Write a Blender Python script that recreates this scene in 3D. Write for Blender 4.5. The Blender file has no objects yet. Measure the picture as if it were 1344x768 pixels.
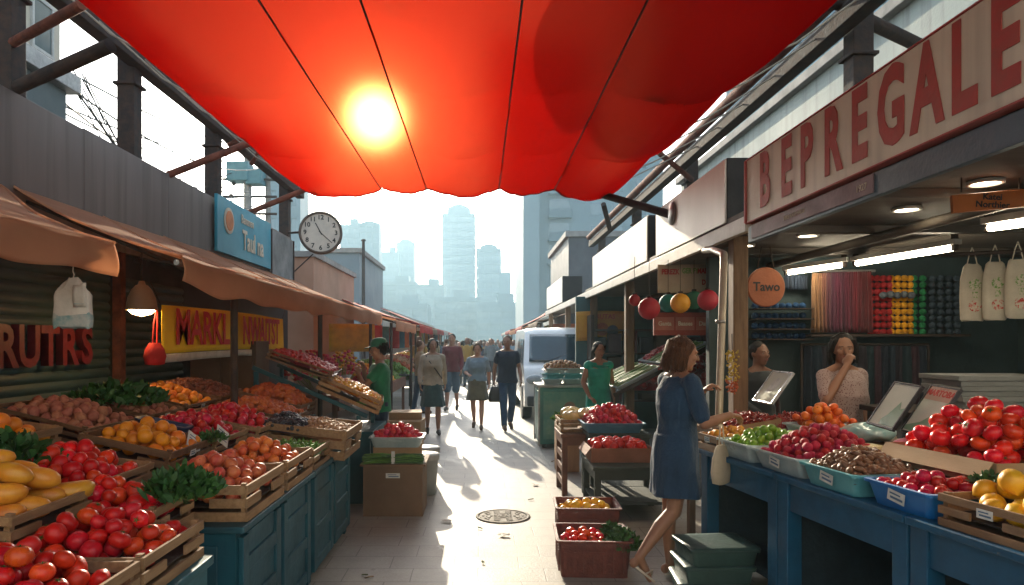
import bpy, math, random
from mathutils import Vector, Matrix, Euler, noise
rnd = random.Random(7)
R = math.radians
SC = bpy.context.scene
COL = SC.collection
F, CX, CY, EYE = 900.0, 630.0, 450.0, 1.6

def at(px, py, d):
    """world point seen at photo pixel (px, py) when it stands d metres down the lane"""
    return Vector(((px - CX) / F * d, d, EYE - (py - CY) / F * d))

def lin(h):
    h = h.lstrip('#')
    c = [int(h[i:i + 2], 16) / 255 for i in (0, 2, 4)]
    return tuple(x / 12.92 if x <= .04045 else ((x + .055) / 1.055) ** 2.4 for x in c)

# ------------------------------------------------------------------ materials
MATS = {}
def nodes_of(m):
    m.use_nodes = True
    nt = m.node_tree
    return nt, nt.nodes, nt.links

def mat(name, col, col2=None, rough=.6, scale=6.0, detail=4.0, bump=.15, bscale=40.0, metal=0.0, var=.0, hue=.0,
        emit=None, estr=0.0, spec=.5, coat=0.0, stretch=None, lo=.35, hi=.65, alpha=1.0, rvar=.12, trans=0.0, sheen=0.0, dirt=0.0, chips=0.0, streak=0.0):
    """principled surface: two colours mixed by noise, bump, per-object variation"""
    if name in MATS: return MATS[name]
    m = bpy.data.materials.new(name); MATS[name] = m
    nt, N, L = nodes_of(m)
    b = N['Principled BSDF']
    if isinstance(col, str): col = lin(col)
    if col2 is None: col2 = tuple(c * .72 for c in col)
    if isinstance(col2, str): col2 = lin(col2)
    tc = N.new('ShaderNodeTexCoord')
    mp = N.new('ShaderNodeMapping')
    L.new(tc.outputs['Object'], mp.inputs[0])
    if stretch: mp.inputs['Scale'].default_value = stretch
    oi = N.new('ShaderNodeObjectInfo')
    mul = N.new('ShaderNodeMath'); mul.operation = 'MULTIPLY'; mul.inputs[1].default_value = 37.0
    L.new(oi.outputs['Random'], mul.inputs[0])
    L.new(mul.outputs[0], mp.inputs['Location'])
    n1 = N.new('ShaderNodeTexNoise'); n1.inputs['Scale'].default_value = scale; n1.inputs['Detail'].default_value = detail
    n1.inputs['Roughness'].default_value = .62
    L.new(mp.outputs[0], n1.inputs['Vector'])
    mr = N.new('ShaderNodeMapRange'); mr.inputs[1].default_value = lo; mr.inputs[2].default_value = hi
    L.new(n1.outputs['Fac'], mr.inputs[0])
    mx = N.new('ShaderNodeMix'); mx.data_type = 'RGBA'
    mx.inputs['A'].default_value = (*col, 1); mx.inputs['B'].default_value = (*col2, 1)
    L.new(mr.outputs[0], mx.inputs['Factor'])
    out = mx.outputs['Result']
    if dirt:
        n3 = N.new('ShaderNodeTexNoise'); n3.inputs['Scale'].default_value = scale * .35; n3.inputs['Detail'].default_value = 8
        L.new(mp.outputs[0], n3.inputs['Vector'])
        m3 = N.new('ShaderNodeMapRange'); m3.inputs[1].default_value = .5; m3.inputs[2].default_value = .75; m3.inputs[4].default_value = dirt
        L.new(n3.outputs['Fac'], m3.inputs[0])
        x3 = N.new('ShaderNodeMix'); x3.data_type = 'RGBA'; x3.inputs['B'].default_value = (.05, .042, .034, 1)
        L.new(m3.outputs[0], x3.inputs['Factor']); L.new(out, x3.inputs['A']); out = x3.outputs['Result']
    if streak:
        ms = N.new('ShaderNodeMapping'); ms.inputs['Scale'].default_value = (5, 5, .22); L.new(tc.outputs['Object'], ms.inputs[0])
        n5 = N.new('ShaderNodeTexNoise'); n5.inputs['Scale'].default_value = 1.6; n5.inputs['Detail'].default_value = 7; L.new(ms.outputs[0], n5.inputs['Vector'])
        m5 = N.new('ShaderNodeMapRange'); m5.inputs[1].default_value = .48; m5.inputs[2].default_value = .72; m5.inputs[4].default_value = streak; L.new(n5.outputs['Fac'], m5.inputs[0])
        x5 = N.new('ShaderNodeMix'); x5.data_type = 'RGBA'; x5.inputs['B'].default_value = (.07, .055, .04, 1)
        L.new(m5.outputs[0], x5.inputs['Factor']); L.new(out, x5.inputs['A']); out = x5.outputs['Result']
    if chips:
        n4 = N.new('ShaderNodeTexNoise'); n4.inputs['Scale'].default_value = 14; n4.inputs['Detail'].default_value = 9; n4.inputs['Roughness'].default_value = .75; L.new(mp.outputs[0], n4.inputs['Vector'])
        m4 = N.new('ShaderNodeMapRange'); m4.inputs[1].default_value = .655; m4.inputs[2].default_value = .68; m4.inputs[4].default_value = chips; L.new(n4.outputs['Fac'], m4.inputs[0])
        x4 = N.new('ShaderNodeMix'); x4.data_type = 'RGBA'; x4.inputs['B'].default_value = (.24, .20, .15, 1)
        L.new(m4.outputs[0], x4.inputs['Factor']); L.new(out, x4.inputs['A']); out = x4.outputs['Result']
    if var or hue:
        hs = N.new('ShaderNodeHueSaturation')
        v = N.new('ShaderNodeMapRange'); v.inputs[3].default_value = 1 - var; v.inputs[4].default_value = 1 + var
        L.new(oi.outputs['Random'], v.inputs[0]); L.new(v.outputs[0], hs.inputs['Value'])
        fr = N.new('ShaderNodeMath'); fr.operation = 'FRACT'
        m7 = N.new('ShaderNodeMath'); m7.operation = 'MULTIPLY'; m7.inputs[1].default_value = 7.13
        L.new(oi.outputs['Random'], m7.inputs[0]); L.new(m7.outputs[0], fr.inputs[0])
        h = N.new('ShaderNodeMapRange'); h.inputs[3].default_value = .5 - hue; h.inputs[4].default_value = .5 + hue
        L.new(fr.outputs[0], h.inputs[0]); L.new(h.outputs[0], hs.inputs['Hue'])
        L.new(out, hs.inputs['Color']); out = hs.outputs['Color']
    L.new(out, b.inputs['Base Color'])
    b.inputs['Metallic'].default_value = metal
    b.inputs['Specular IOR Level'].default_value = spec
    b.inputs['Coat Weight'].default_value = coat
    b.inputs['Transmission Weight'].default_value = trans
    b.inputs['Sheen Weight'].default_value = sheen
    b.inputs['Alpha'].default_value = alpha
    rr = N.new('ShaderNodeMapRange'); rr.inputs[3].default_value = max(.03, rough - rvar); rr.inputs[4].default_value = min(1, rough + rvar)
    L.new(n1.outputs['Fac'], rr.inputs[0]); L.new(rr.outputs[0], b.inputs['Roughness'])
    if bump:
        n2 = N.new('ShaderNodeTexNoise'); n2.inputs['Scale'].default_value = bscale; n2.inputs['Detail'].default_value = 3
        L.new(mp.outputs[0], n2.inputs['Vector'])
        bp = N.new('ShaderNodeBump'); bp.inputs['Strength'].default_value = bump; bp.inputs['Distance'].default_value = .02
        L.new(n2.outputs['Fac'], bp.inputs['Height']); L.new(bp.outputs[0], b.inputs['Normal'])
    if emit is not None:
        b.inputs['Emission Color'].default_value = (*emit, 1); b.inputs['Emission Strength'].default_value = estr
    return m

# ------------------------------------------------------------------ mesh builder
class MB:
    def __init__(s): s.v = []; s.f = []; s.m = []; s.sm = []
    def add(s, vs, fs, mi=0, smooth=False, M=None):
        o = len(s.v)
        s.v += [tuple(M @ Vector(p)) for p in vs] if M is not None else [tuple(p) for p in vs]
        for f in fs:
            s.f.append([i + o for i in f]); s.m.append(mi); s.sm.append(smooth)
        return s
    def box(s, c, size, rot=(0, 0, 0), mi=0, M=None):
        hx, hy, hz = size[0] / 2, size[1] / 2, size[2] / 2
        T = Matrix.Translation(c) @ Euler(rot).to_matrix().to_4x4()
        if M is not None: T = M @ T
        vs = [(x, y, z) for x in (-hx, hx) for y in (-hy, hy) for z in (-hz, hz)]
        fs = [(0, 1, 3, 2), (4, 6, 7, 5), (0, 4, 5, 1), (2, 3, 7, 6), (0, 2, 6, 4), (1, 5, 7, 3)]
        return s.add(vs, fs, mi, False, T)
    def span(s, lo, hi, mi=0, M=None):
        return s.box([(a + b) / 2 for a, b in zip(lo, hi)], [abs(b - a) for a, b in zip(lo, hi)], mi=mi, M=M)
    def beam(s, a, b, w, h, mi=0, M=None):
        a, b = Vector(a), Vector(b); d = b - a; L_ = d.length
        q = d.to_track_quat('Y', 'Z').to_matrix().to_4x4()
        T = Matrix.Translation((a + b) / 2) @ q
        return s.box((0, 0, 0), (w, L_, h), mi=mi, M=(M @ T if M is not None else T))
    def tube(s, pts, r, n=8, mi=0, cap=True, M=None, smooth=True):
        pts = [Vector(p) for p in pts]; k = len(pts)
        rs = r if isinstance(r, (list, tuple)) else [r] * k
        vs = []; fs = []
        t0 = (pts[1] - pts[0]).normalized()
        up = Vector((0, 0, 1)) if abs(t0.z) < .9 else Vector((1, 0, 0))
        a = t0.cross(up).normalized()
        for i, p in enumerate(pts):
            t = (pts[min(i + 1, k - 1)] - pts[max(i - 1, 0)]).normalized()
            a = (a - t * a.dot(t)).normalized(); b = t.cross(a)
            for j in range(n):
                an = 2 * math.pi * j / n
                vs.append(p + (a * math.cos(an) + b * math.sin(an)) * rs[i])
        for i in range(k - 1):
            for j in range(n):
                j2 = (j + 1) % n
                fs.append((i * n + j, i * n + j2, (i + 1) * n + j2, (i + 1) * n + j))
        s.add(vs, fs, mi, smooth, M)
        if cap:
            s.add(vs[:n], [tuple(range(n - 1, -1, -1))], mi, False, M)
            s.add(vs[-n:], [tuple(range(n))], mi, False, M)
        return s
    def lathe(s, prof, n=16, mi=0, M=None, smooth=True, lobes=0, la=0.0):
        vs = []; fs = []; k = len(prof)
        for (r, z) in prof:
            for j in range(n):
                an = 2 * math.pi * j / n
                rr = r * (1 + la * math.cos(lobes * an)) if lobes else r
                vs.append((rr * math.cos(an), rr * math.sin(an), z))
        for i in range(k - 1):
            for j in range(n):
                j2 = (j + 1) % n
                fs.append((i * n + j, i * n + j2, (i + 1) * n + j2, (i + 1) * n + j))
        if prof[0][0] > 1e-6: fs.append(tuple(range(n - 1, -1, -1)))
        if prof[-1][0] > 1e-6: fs.append(tuple((k - 1) * n + j for j in range(n)))
        return s.add(vs, fs, mi, smooth, M)
    def ball(s, c, r, n=12, k=8, mi=0, M=None):
        rx, ry, rz = r if isinstance(r, (tuple, list)) else (r, r, r)
        T = Matrix.Translation(c) @ Matrix.Diagonal((rx, ry, rz, 1))
        if M is not None: T = M @ T
        return s.lathe([(math.sin(math.pi * i / k), -math.cos(math.pi * i / k)) for i in range(k + 1)], n, mi, T)
    def capsule(s, p0, r0, p1, r1, n=12, mi=0, k=4):
        p0, p1 = Vector(p0), Vector(p1); d = p1 - p0; L_ = max(d.length, 1e-5)
        T = Matrix.Translation(p0) @ d.to_track_quat('Z', 'Y').to_matrix().to_4x4()
        pr = [(r0 * math.sin(a), -r0 * math.cos(a)) for a in [math.pi / 2 * i / k for i in range(k + 1)]]
        pr += [(r1 * math.cos(a), L_ + r1 * math.sin(a)) for a in [math.pi / 2 * i / k for i in range(k + 1)]]
        return s.lathe(pr, n, mi, T)
    def loft(s, rings, mi=0, cap=True, smooth=True, M=None):
        n = len(rings[0]); vs = [p for r in rings for p in r]; fs = []
        for i in range(len(rings) - 1):
            for j in range(n):
                j2 = (j + 1) % n
                fs.append((i * n + j, i * n + j2, (i + 1) * n + j2, (i + 1) * n + j))
        s.add(vs, fs, mi, smooth, M)
        if cap:
            s.add(rings[0], [tuple(range(n - 1, -1, -1))], mi, False, M)
            s.add(rings[-1], [tuple(range(n))], mi, False, M)
        return s
    def prism(s, poly, d0, d1, M=None, mi=0):
        """2-D outline (x, z) extruded along y from d0 to d1"""
        n = len(poly)
        vs = [(x, d0, z) for x, z in poly] + [(x, d1, z) for x, z in poly]
        fs = [tuple(range(n)), tuple(range(2 * n - 1, n - 1, -1))]
        fs += [(i, i + n, (i + 1) % n + n, (i + 1) % n) for i in range(n)]
        return s.add(vs, fs, mi, False, M)
    def grid(s, fn, nu, nv, mi=0, smooth=True, M=None):
        vs = [fn(i / nu, j / nv) for j in range(nv + 1) for i in range(nu + 1)]
        fs = [(j * (nu + 1) + i, j * (nu + 1) + i + 1, (j + 1) * (nu + 1) + i + 1, (j + 1) * (nu + 1) + i) for j in range(nv) for i in range(nu)]
        return s.add(vs, fs, mi, smooth, M)
    def mesh(s, name, mats):
        me = bpy.data.meshes.new(name)
        me.from_pydata(s.v, [], s.f)
        for m in (mats if isinstance(mats, (list, tuple)) else [mats]): me.materials.append(m)
        me.polygons.foreach_set('material_index', s.m)
        me.polygons.foreach_set('use_smooth', s.sm)
        me.update()
        return me
    def build(s, name, mats, parent=None, loc=(0, 0, 0), rot=(0, 0, 0), bevel=0.0, solid=0.0):
        return link(name, s.mesh(name, mats), parent, loc, rot, bevel, solid)

def link(name, data, parent=None, loc=(0, 0, 0), rot=(0, 0, 0), bevel=0.0, solid=0.0):
    o = bpy.data.objects.new(name, data); COL.objects.link(o)
    o.location = loc; o.rotation_euler = rot
    if parent is not None: o.parent = parent
    if solid:
        m = o.modifiers.new('thick', 'SOLIDIFY'); m.thickness = solid; m.offset = 0
    if bevel:
        m = o.modifiers.new('edge', 'BEVEL'); m.width = bevel; m.segments = 2; m.limit_method = 'ANGLE'; m.angle_limit = R(40)
    return o

def tag(o, label=None, cat=None, group=None, kind=None):
    if label: o['label'] = label
    if cat: o['category'] = cat
    if group: o['group'] = group
    if kind: o['kind'] = kind
    return o

def thing(name, label, cat, loc=(0, 0, 0), rot=(0, 0, 0), group=None):
    o = bpy.data.objects.new(name, None); COL.objects.link(o)
    o.location = loc; o.rotation_euler = rot
    return tag(o, label, cat, group)

KIDS = {}
def copy_tree(o, parent=None):
    c = o.copy(); COL.objects.link(c)
    if parent is not None: c.parent = parent
    for ch in list(o.children): copy_tree(ch, c)
    return c

TMP = bpy.data.scenes.new('workbench')
def evaluated(o):
    TMP.collection.objects.link(o)
    vl = TMP.view_layers[0]; vl.update()
    me = bpy.data.meshes.new_from_object(o.evaluated_get(vl.depsgraph))
    return me

def text_mesh(s, size, mats, extrude=.004, bold=0.0, sx=1.0, align='CENTER', spacing=1.0):
    cu = bpy.data.curves.new('lettering', 'FONT')
    cu.body = s; cu.size = size; cu.extrude = extrude; cu.offset = bold; cu.align_x = align; cu.align_y = 'CENTER'
    cu.space_character = spacing; cu.resolution_u = 3
    o = bpy.data.objects.new('tmp_text', cu)
    me = evaluated(o)
    bpy.data.objects.remove(o); bpy.data.curves.remove(cu)
    me.transform(Matrix.Diagonal((sx, 1, 1, 1)))
    me.materials.clear(); me.materials.append(mats)
    return me

FACE_LANE_FROM_LEFT = (R(90), 0, R(90))     # lettering on a wall at the left, read from the lane
FACE_LANE_FROM_RIGHT = (R(90), 0, R(-90))
FACE_US = (R(90), 0, 0)

def baked(mb, voxel, smooth=3, name='body', mats=None, fold=0.0, fscale=6.0, fz=.4, seed=0, mats_fn=None):
    """one continuous skin over overlapping volumes"""
    me = mb.mesh(name, mats)
    o = bpy.data.objects.new('tmp_body', me)
    r = o.modifiers.new('skin', 'REMESH'); r.mode = 'VOXEL'; r.voxel_size = voxel; r.use_smooth_shade = True
    if smooth:
        q = o.modifiers.new('soft', 'SMOOTH'); q.iterations = smooth; q.factor = .5
    out = evaluated(o)
    bpy.data.objects.remove(o); bpy.data.meshes.remove(me)
    if fold:
        nrm = [v.normal.copy() for v in out.vertices]
        for v, vn in zip(out.vertices, nrm):
            p = v.co
            n = noise.noise(Vector((p.x * fscale + seed, p.y * fscale, p.z * fscale * fz)))
            n += .5 * noise.noise(Vector((p.x * fscale * 2.3, p.y * fscale * 2.3 + seed, p.z * fscale * fz * 2.6)))
            v.co = p + vn * (n * fold)
    if not out.materials:
        for m in (mats if isinstance(mats, (list, tuple)) else [mats]): out.materials.append(m)
    for p in out.polygons: p.use_smooth = True
    out.update()
    return out
# ------------------------------------------------------------------ camera, light, air
cam = bpy.data.cameras.new('camera'); co = bpy.data.objects.new('camera', cam); COL.objects.link(co)
co.location = (0, 0, EYE); co.rotation_euler = (R(90), 0, 0)
cam.sensor_width = 36; cam.lens = F / 1344 * 36
cam.shift_x = (672 - CX) / 1344; cam.shift_y = (CY - 384) / 1344
cam.clip_start = .05; cam.clip_end = 4000
SC.camera = co
SUN_EL, SUN_AZ = R(18.0), R(-8.7)          # azimuth from straight down the lane, negative = to the left
sd = Vector((math.sin(SUN_AZ) * math.cos(SUN_EL), math.cos(SUN_AZ) * math.cos(SUN_EL), math.sin(SUN_EL)))
sl = bpy.data.lights.new('sun', 'SUN'); sl.energy = 2.9; sl.angle = R(.6); sl.color = (1, .86, .64)
so = bpy.data.objects.new('sun', sl); COL.objects.link(so)
so.rotation_euler = (-sd).to_track_quat('-Z', 'Y').to_euler()
so.location = (0, 0, 30)
W = bpy.data.worlds.new('World'); SC.world = W; W.use_nodes = True
nt = W.node_tree; bg = nt.nodes['Background']
sky = nt.nodes.new('ShaderNodeTexSky'); sky.sky_type = 'NISHITA'; sky.sun_disc = False
sky.sun_elevation = SUN_EL; sky.sun_rotation = SUN_AZ
sky.air_density = 1.0; sky.dust_density = 2.8; sky.ozone_density = 2.5
hsk = nt.nodes.new('ShaderNodeHueSaturation'); hsk.inputs['Saturation'].default_value = .6
nt.links.new(sky.outputs[0], hsk.inputs['Color']); nt.links.new(hsk.outputs[0], bg.inputs[0]); bg.inputs[1].default_value = .15
SC.view_settings.view_transform = 'Standard'; SC.view_settings.look = 'None'
SC.view_settings.exposure = 1.85; SC.view_settings.gamma = 1.0
cy = SC.cycles
cy.use_denoising = True
try: cy.denoiser = 'OPENIMAGEDENOISE'
except Exception: pass
cy.max_bounces = 7; cy.diffuse_bounces = 4; cy.glossy_bounces = 3; cy.transmission_bounces = 5; cy.volume_bounces = 1; cy.transparent_max_bounces = 12
cy.caustics_reflective = False; cy.caustics_refractive = False
cy.sample_clamp_indirect = 4.0
cy.use_adaptive_sampling = True; cy.adaptive_threshold = .015
cy.volume_step_rate = 8.0; cy.volume_max_steps = 32

hz = bpy.data.materials.new('air')
nt, N, L = nodes_of(hz); N.remove(N['Principled BSDF'])
pv = N.new('ShaderNodeVolumePrincipled'); pv.inputs['Color'].default_value = (.62, .87, .96, 1)
pv.inputs['Density'].default_value = .0021; pv.inputs['Anisotropy'].default_value = .15
L.new(pv.outputs[0], N['Material Output'].inputs['Volume'])
haze = MB().span((-560, -60, -1), (560, 760, 66)).build('haze', hz)
tag(haze, kind='stuff')

# ------------------------------------------------------------------ ground
g = mat('far_ground', (.26, .25, .23), rough=.9, scale=.3)
tag(MB().span((-540, -50, -.3), (540, 745, -.002)).build('ground', g), kind='structure')

pav = bpy.data.materials.new('paving'); MATS['paving'] = pav
nt, N, L = nodes_of(pav); b = N['Principled BSDF']
tc = N.new('ShaderNodeTexCoord')
br = N.new('ShaderNodeTexBrick'); br.inputs['Scale'].default_value = 1.0
br.inputs['Brick Width'].default_value = .46; br.inputs['Row Height'].default_value = .27
br.inputs['Mortar Size'].default_value = .004; br.inputs['Mortar Smooth'].default_value = .3; br.inputs['Bias'].default_value = 0
br.inputs['Color1'].default_value = (.385, .36, .315, 1); br.inputs['Color2'].default_value = (.355, .333, .295, 1)
br.inputs['Mortar'].default_value = (.20, .19, .17, 1)
br.offset = .37
wob = N.new('ShaderNodeTexNoise'); wob.inputs['Scale'].default_value = 1.3
L.new(tc.outputs['Object'], wob.inputs[0])
vm = N.new('ShaderNodeVectorMath'); vm.operation = 'MULTIPLY_ADD'; vm.inputs[1].default_value = (.02, .02, 0)
L.new(wob.outputs['Color'], vm.inputs[0]); L.new(tc.outputs['Object'], vm.inputs[2])
L.new(vm.outputs[0], br.inputs['Vector'])
n1 = N.new('ShaderNodeTexNoise'); n1.inputs['Scale'].default_value = .9; n1.inputs['Detail'].default_value = 9; n1.inputs['Roughness'].default_value = .68
L.new(tc.outputs['Object'], n1.inputs[0])
n2 = N.new('ShaderNodeTexNoise'); n2.inputs['Scale'].default_value = 60; n2.inputs['Detail'].default_value = 4
L.new(tc.outputs['Object'], n2.inputs[0])
mr = N.new('ShaderNodeMapRange'); mr.inputs[1].default_value = .3; mr.inputs[2].default_value = .72; mr.inputs[3].default_value = .62; mr.inputs[4].default_value = 1.16
L.new(n1.outputs[0], mr.inputs[0])
mr2 = N.new('ShaderNodeMapRange'); mr2.inputs[3].default_value = .8; mr2.inputs[4].default_value = 1.2
L.new(n2.outputs[0], mr2.inputs[0])
mm = N.new('ShaderNodeMath'); mm.operation = 'MULTIPLY'; L.new(mr.outputs[0], mm.inputs[0]); L.new(mr2.outputs[0], mm.inputs[1])
vs = N.new('ShaderNodeVectorMath'); vs.operation = 'SCALE'; L.new(br.outputs['Color'], vs.inputs[0]); L.new(mm.outputs[0], vs.inputs['Scale'])
# dark spots of old gum and drips
vo = N.new('ShaderNodeTexVoronoi'); vo.inputs['Scale'].default_value = 2.6; L.new(tc.outputs['Object'], vo.inputs['Vector'])
lt = N.new('ShaderNodeMapRange'); lt.inputs[1].default_value = .035; lt.inputs[2].default_value = .06; lt.inputs[3].default_value = .75; lt.inputs[4].default_value = 1
L.new(vo.outputs['Distance'], lt.inputs[0])
v2 = N.new('ShaderNodeVectorMath'); v2.operation = 'SCALE'; L.new(vs.outputs[0], v2.inputs[0]); L.new(lt.outputs[0], v2.inputs['Scale'])
L.new(v2.outputs[0], b.inputs['Base Color'])
rr = N.new('ShaderNodeMapRange'); rr.inputs[3].default_value = .42; rr.inputs[4].default_value = .8; L.new(n1.outputs[0], rr.inputs[0]); L.new(rr.outputs[0], b.inputs['Roughness'])
ad = N.new('ShaderNodeMath'); ad.operation = 'MULTIPLY_ADD'; ad.inputs[1].default_value = -1.2; L.new(br.outputs['Fac'], ad.inputs[0]); L.new(n2.outputs[0], ad.inputs[2])
bp = N.new('ShaderNodeBump'); bp.inputs['Strength'].default_value = .35; bp.inputs['Distance'].default_value = .006
L.new(ad.outputs[0], bp.inputs['Height']); L.new(bp.outputs[0], b.inputs['Normal'])
tag(MB().span((-7, -3, -.05), (9, 140, .004)).build('paved_lane', pav), kind='structure')

# manhole: ring, cover with raised studs
iron = mat('cast_iron', (.27, .25, .22), (.20, .185, .165), rough=.75, metal=.0, spec=.25, scale=30, bump=.3)
mh = thing('manhole_cover', 'round cast iron manhole cover set in the pale paving', 'manhole cover', (at(660, 679, 1).x * 6.3, 6.3, .004))
ring = MB().lathe([(.25, 0), (.25, .008), (.225, .010), (.225, .0)], 40)
ring.build('rim', iron, mh)
cv = MB().lathe([(.215, 0), (.215, .006), (.205, .008), (0, .008)], 40, smooth=False)
for k in range(5):
    rr_ = .03 + .038 * k
    m_ = max(6, int(rr_ * 60))
    for j in range(m_):
        a0 = 2 * math.pi * (j + .5 * (k % 2)) / m_
        cv.box((rr_ * math.cos(a0), rr_ * math.sin(a0), .010), (.022, .05 if rr_ > .05 else .03, .006), (0, 0, a0))
cv.build('cover', iron, mh)

# ------------------------------------------------------------------ red canopy
XC = [-2.49, -1.36, -.735, .26, 1.03, 2.2]
YB = [.6, 2.2, 3.9, 5.7, 7.55, 9.5]
ZC = 3.74
fab = bpy.data.materials.new('red_fabric'); MATS['red_fabric'] = fab
nt, N, L = nodes_of(fab); N.remove(N['Principled BSDF'])
tc = N.new('ShaderNodeTexCoord')
nz = N.new('ShaderNodeTexNoise'); nz.inputs['Scale'].default_value = 1.6; nz.inputs['Detail'].default_value = 6; nz.inputs['Roughness'].default_value = .6
mp = N.new('ShaderNodeMapping'); mp.inputs['Scale'].default_value = (2.2, .5, 1)
L.new(tc.outputs['Object'], mp.inputs[0]); L.new(mp.outputs[0], nz.inputs[0])
ra = N.new('ShaderNodeMix'); ra.data_type = 'RGBA'; sn = N.new('ShaderNodeTexNoise'); sn.inputs['Scale'].default_value = 2.4; sn.inputs['Detail'].default_value = 9; sn.inputs['Roughness'].default_value = .7; L.new(tc.outputs['Object'], sn.inputs[0])
st_ = N.new('ShaderNodeMapRange'); st_.inputs[1].default_value = .56; st_.inputs[2].default_value = .72; st_.inputs[3].default_value = 1.0; st_.inputs[4].default_value = .80; L.new(sn.outputs[0], st_.inputs[0])
ra.inputs['A'].default_value = (.085, .0003, .0002, 1); ra.inputs['B'].default_value = (.06, .0002, .00015, 1)
L.new(nz.outputs[0], ra.inputs['Factor'])
vk = N.new('ShaderNodeVectorMath'); vk.operation = 'SCALE'; L.new(ra.outputs['Result'], vk.inputs[0]); L.new(st_.outputs[0], vk.inputs['Scale'])
tr = N.new('ShaderNodeBsdfTranslucent'); L.new(vk.outputs[0], tr.inputs[0])
df = N.new('ShaderNodeBsdfDiffuse'); df.inputs[0].default_value = (.34, .004, .003, 1)
m1 = N.new('ShaderNodeMixShader'); m1.inputs[0].default_value = .30
L.new(tr.outputs[0], m1.inputs[1]); L.new(df.outputs[0], m1.inputs[2])
# light that passes almost straight on through the open weave, scattered a little
nv = N.new('ShaderNodeCombineXYZ'); nv.inputs[0].default_value = -sd.x; nv.inputs[1].default_value = -sd.y; nv.inputs[2].default_value = -sd.z
fw = N.new('ShaderNodeBsdfRefraction'); fw.distribution = 'BECKMANN'; fw.inputs['Color'].default_value = (1, .34, .13, 1); fw.inputs['Roughness'].default_value = .35; fw.inputs['IOR'].default_value = 1.3
fw2 = N.new('ShaderNodeBsdfRefraction'); fw2.distribution = 'GGX'; fw2.inputs['Color'].default_value = (1, .004, .002, 1); fw2.inputs['Roughness'].default_value = .95; fw2.inputs['IOR'].default_value = 1.45
fw3 = N.new('ShaderNodeBsdfRefraction'); fw3.distribution = 'BECKMANN'; fw3.inputs['Color'].default_value = (1, .10, .025, 1); fw3.inputs['Roughness'].default_value = .55; fw3.inputs['IOR'].default_value = 1.3
for q in (fw, fw2, fw3): L.new(nv.outputs[0], q.inputs['Normal'])
m2 = N.new('ShaderNodeMixShader'); m2.inputs[0].default_value = .015
L.new(m1.outputs[0], m2.inputs[1]); L.new(fw.outputs[0], m2.inputs[2])
cs = N.new('ShaderNodeVectorMath'); cs.operation = 'SCALE'; cs.inputs[0].default_value = (1, .004, .002); L.new(st_.outputs[0], cs.inputs['Scale']); L.new(cs.outputs[0], fw2.inputs['Color'])
m3 = N.new('ShaderNodeMixShader'); m3.inputs[0].default_value = .044
L.new(m2.outputs[0], m3.inputs[1]); L.new(fw2.outputs[0], m3.inputs[2])
m4 = N.new('ShaderNodeMixShader'); m4.inputs[0].default_value = .008; L.new(m3.outputs[0], m4.inputs[1]); L.new(fw3.outputs[0], m4.inputs[2])
L.new(m4.outputs[0], N['Material Output'].inputs['Surface'])

def canopy_z(x, y):
    i = max(0, min(len(XC) - 2, sum(1 for c in XC[1:-1] if x > c)))
    j = max(0, min(len(YB) - 2, sum(1 for c in YB[1:-1] if y > c)))
    u = (x - XC[i]) / (XC[i + 1] - XC[i]); v = (y - YB[j]) / (YB[j + 1] - YB[j])
    w = XC[i + 1] - XC[i]
    su = 4 * u * (1 - u); sv = 4 * v * (1 - v)
    A = .165 * w + (.05 if i == 4 else 0)
    z = ZC - .02 * sv - A * su ** .85 * (.62 + .62 * sv) - .012 * math.sin(9 * x + 3 * y)
    z += .012 * noise.noise(Vector((x * 3, y * 1.1, 2))) + .007 * noise.noise(Vector((x * 7 + y * .8, y * 1.3, 5))) + .0035 * noise.noise(Vector((x * 15 + y * 2, y * 2.5, 9)))
    z += .010 * math.exp(-((v - .5) / .5) ** 2 * 0) * math.sin(6.283 * 4 * u) * (1 - sv) * .6
    return z
def canopy_pt(s, t):
    y = YB[0] + (YB[-1] - YB[0]) * t
    x = XC[0] + (XC[-1] - XC[0]) * s
    z = canopy_z(x, y)
    k = (y - 4.2) / 5.3                          # the right hand hem draws in towards the far end
    if x > 1.03: x = 1.03 + (x - 1.03) * (1 - .30 * max(0, min(1.1, k)))
    y2 = y - (.16 * 4 * ((s * 5) % 1) * (1 - (s * 5) % 1) * 0 if t > .98 else 0)
    return (x, y2, z)
can = thing('market_canopy', 'large sagging red fabric canopy stretched over the lane with sun glowing through', 'canopy', (0, 0, 0))
MB().grid(canopy_pt, 170, 190).build('fabric', fab, can)
cab = mat('dark_cable', (.03, .022, .02), rough=.6)
for xc in XC[1:-1]:
    pts = []
    for k in range(46):
        y = YB[0] + (YB[-1] + .02 - YB[0]) * k / 45
        xx = xc
        pts.append((xx, y, sum(canopy_z(xc, max(YB[0], min(YB[-1], y + (q_ - 5) * .2))) for q_ in range(11)) / 11 - .02))
    MB().tube(pts, .008, 6).build('cable', cab, can)
hem = []
for k in range(111):
    p = canopy_pt(k / 110, 1.0); hem.append((p[0], p[1] + .004, p[2] - .004))
MB().tube(hem, .011, 6).build('hem', fab, can)
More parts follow.
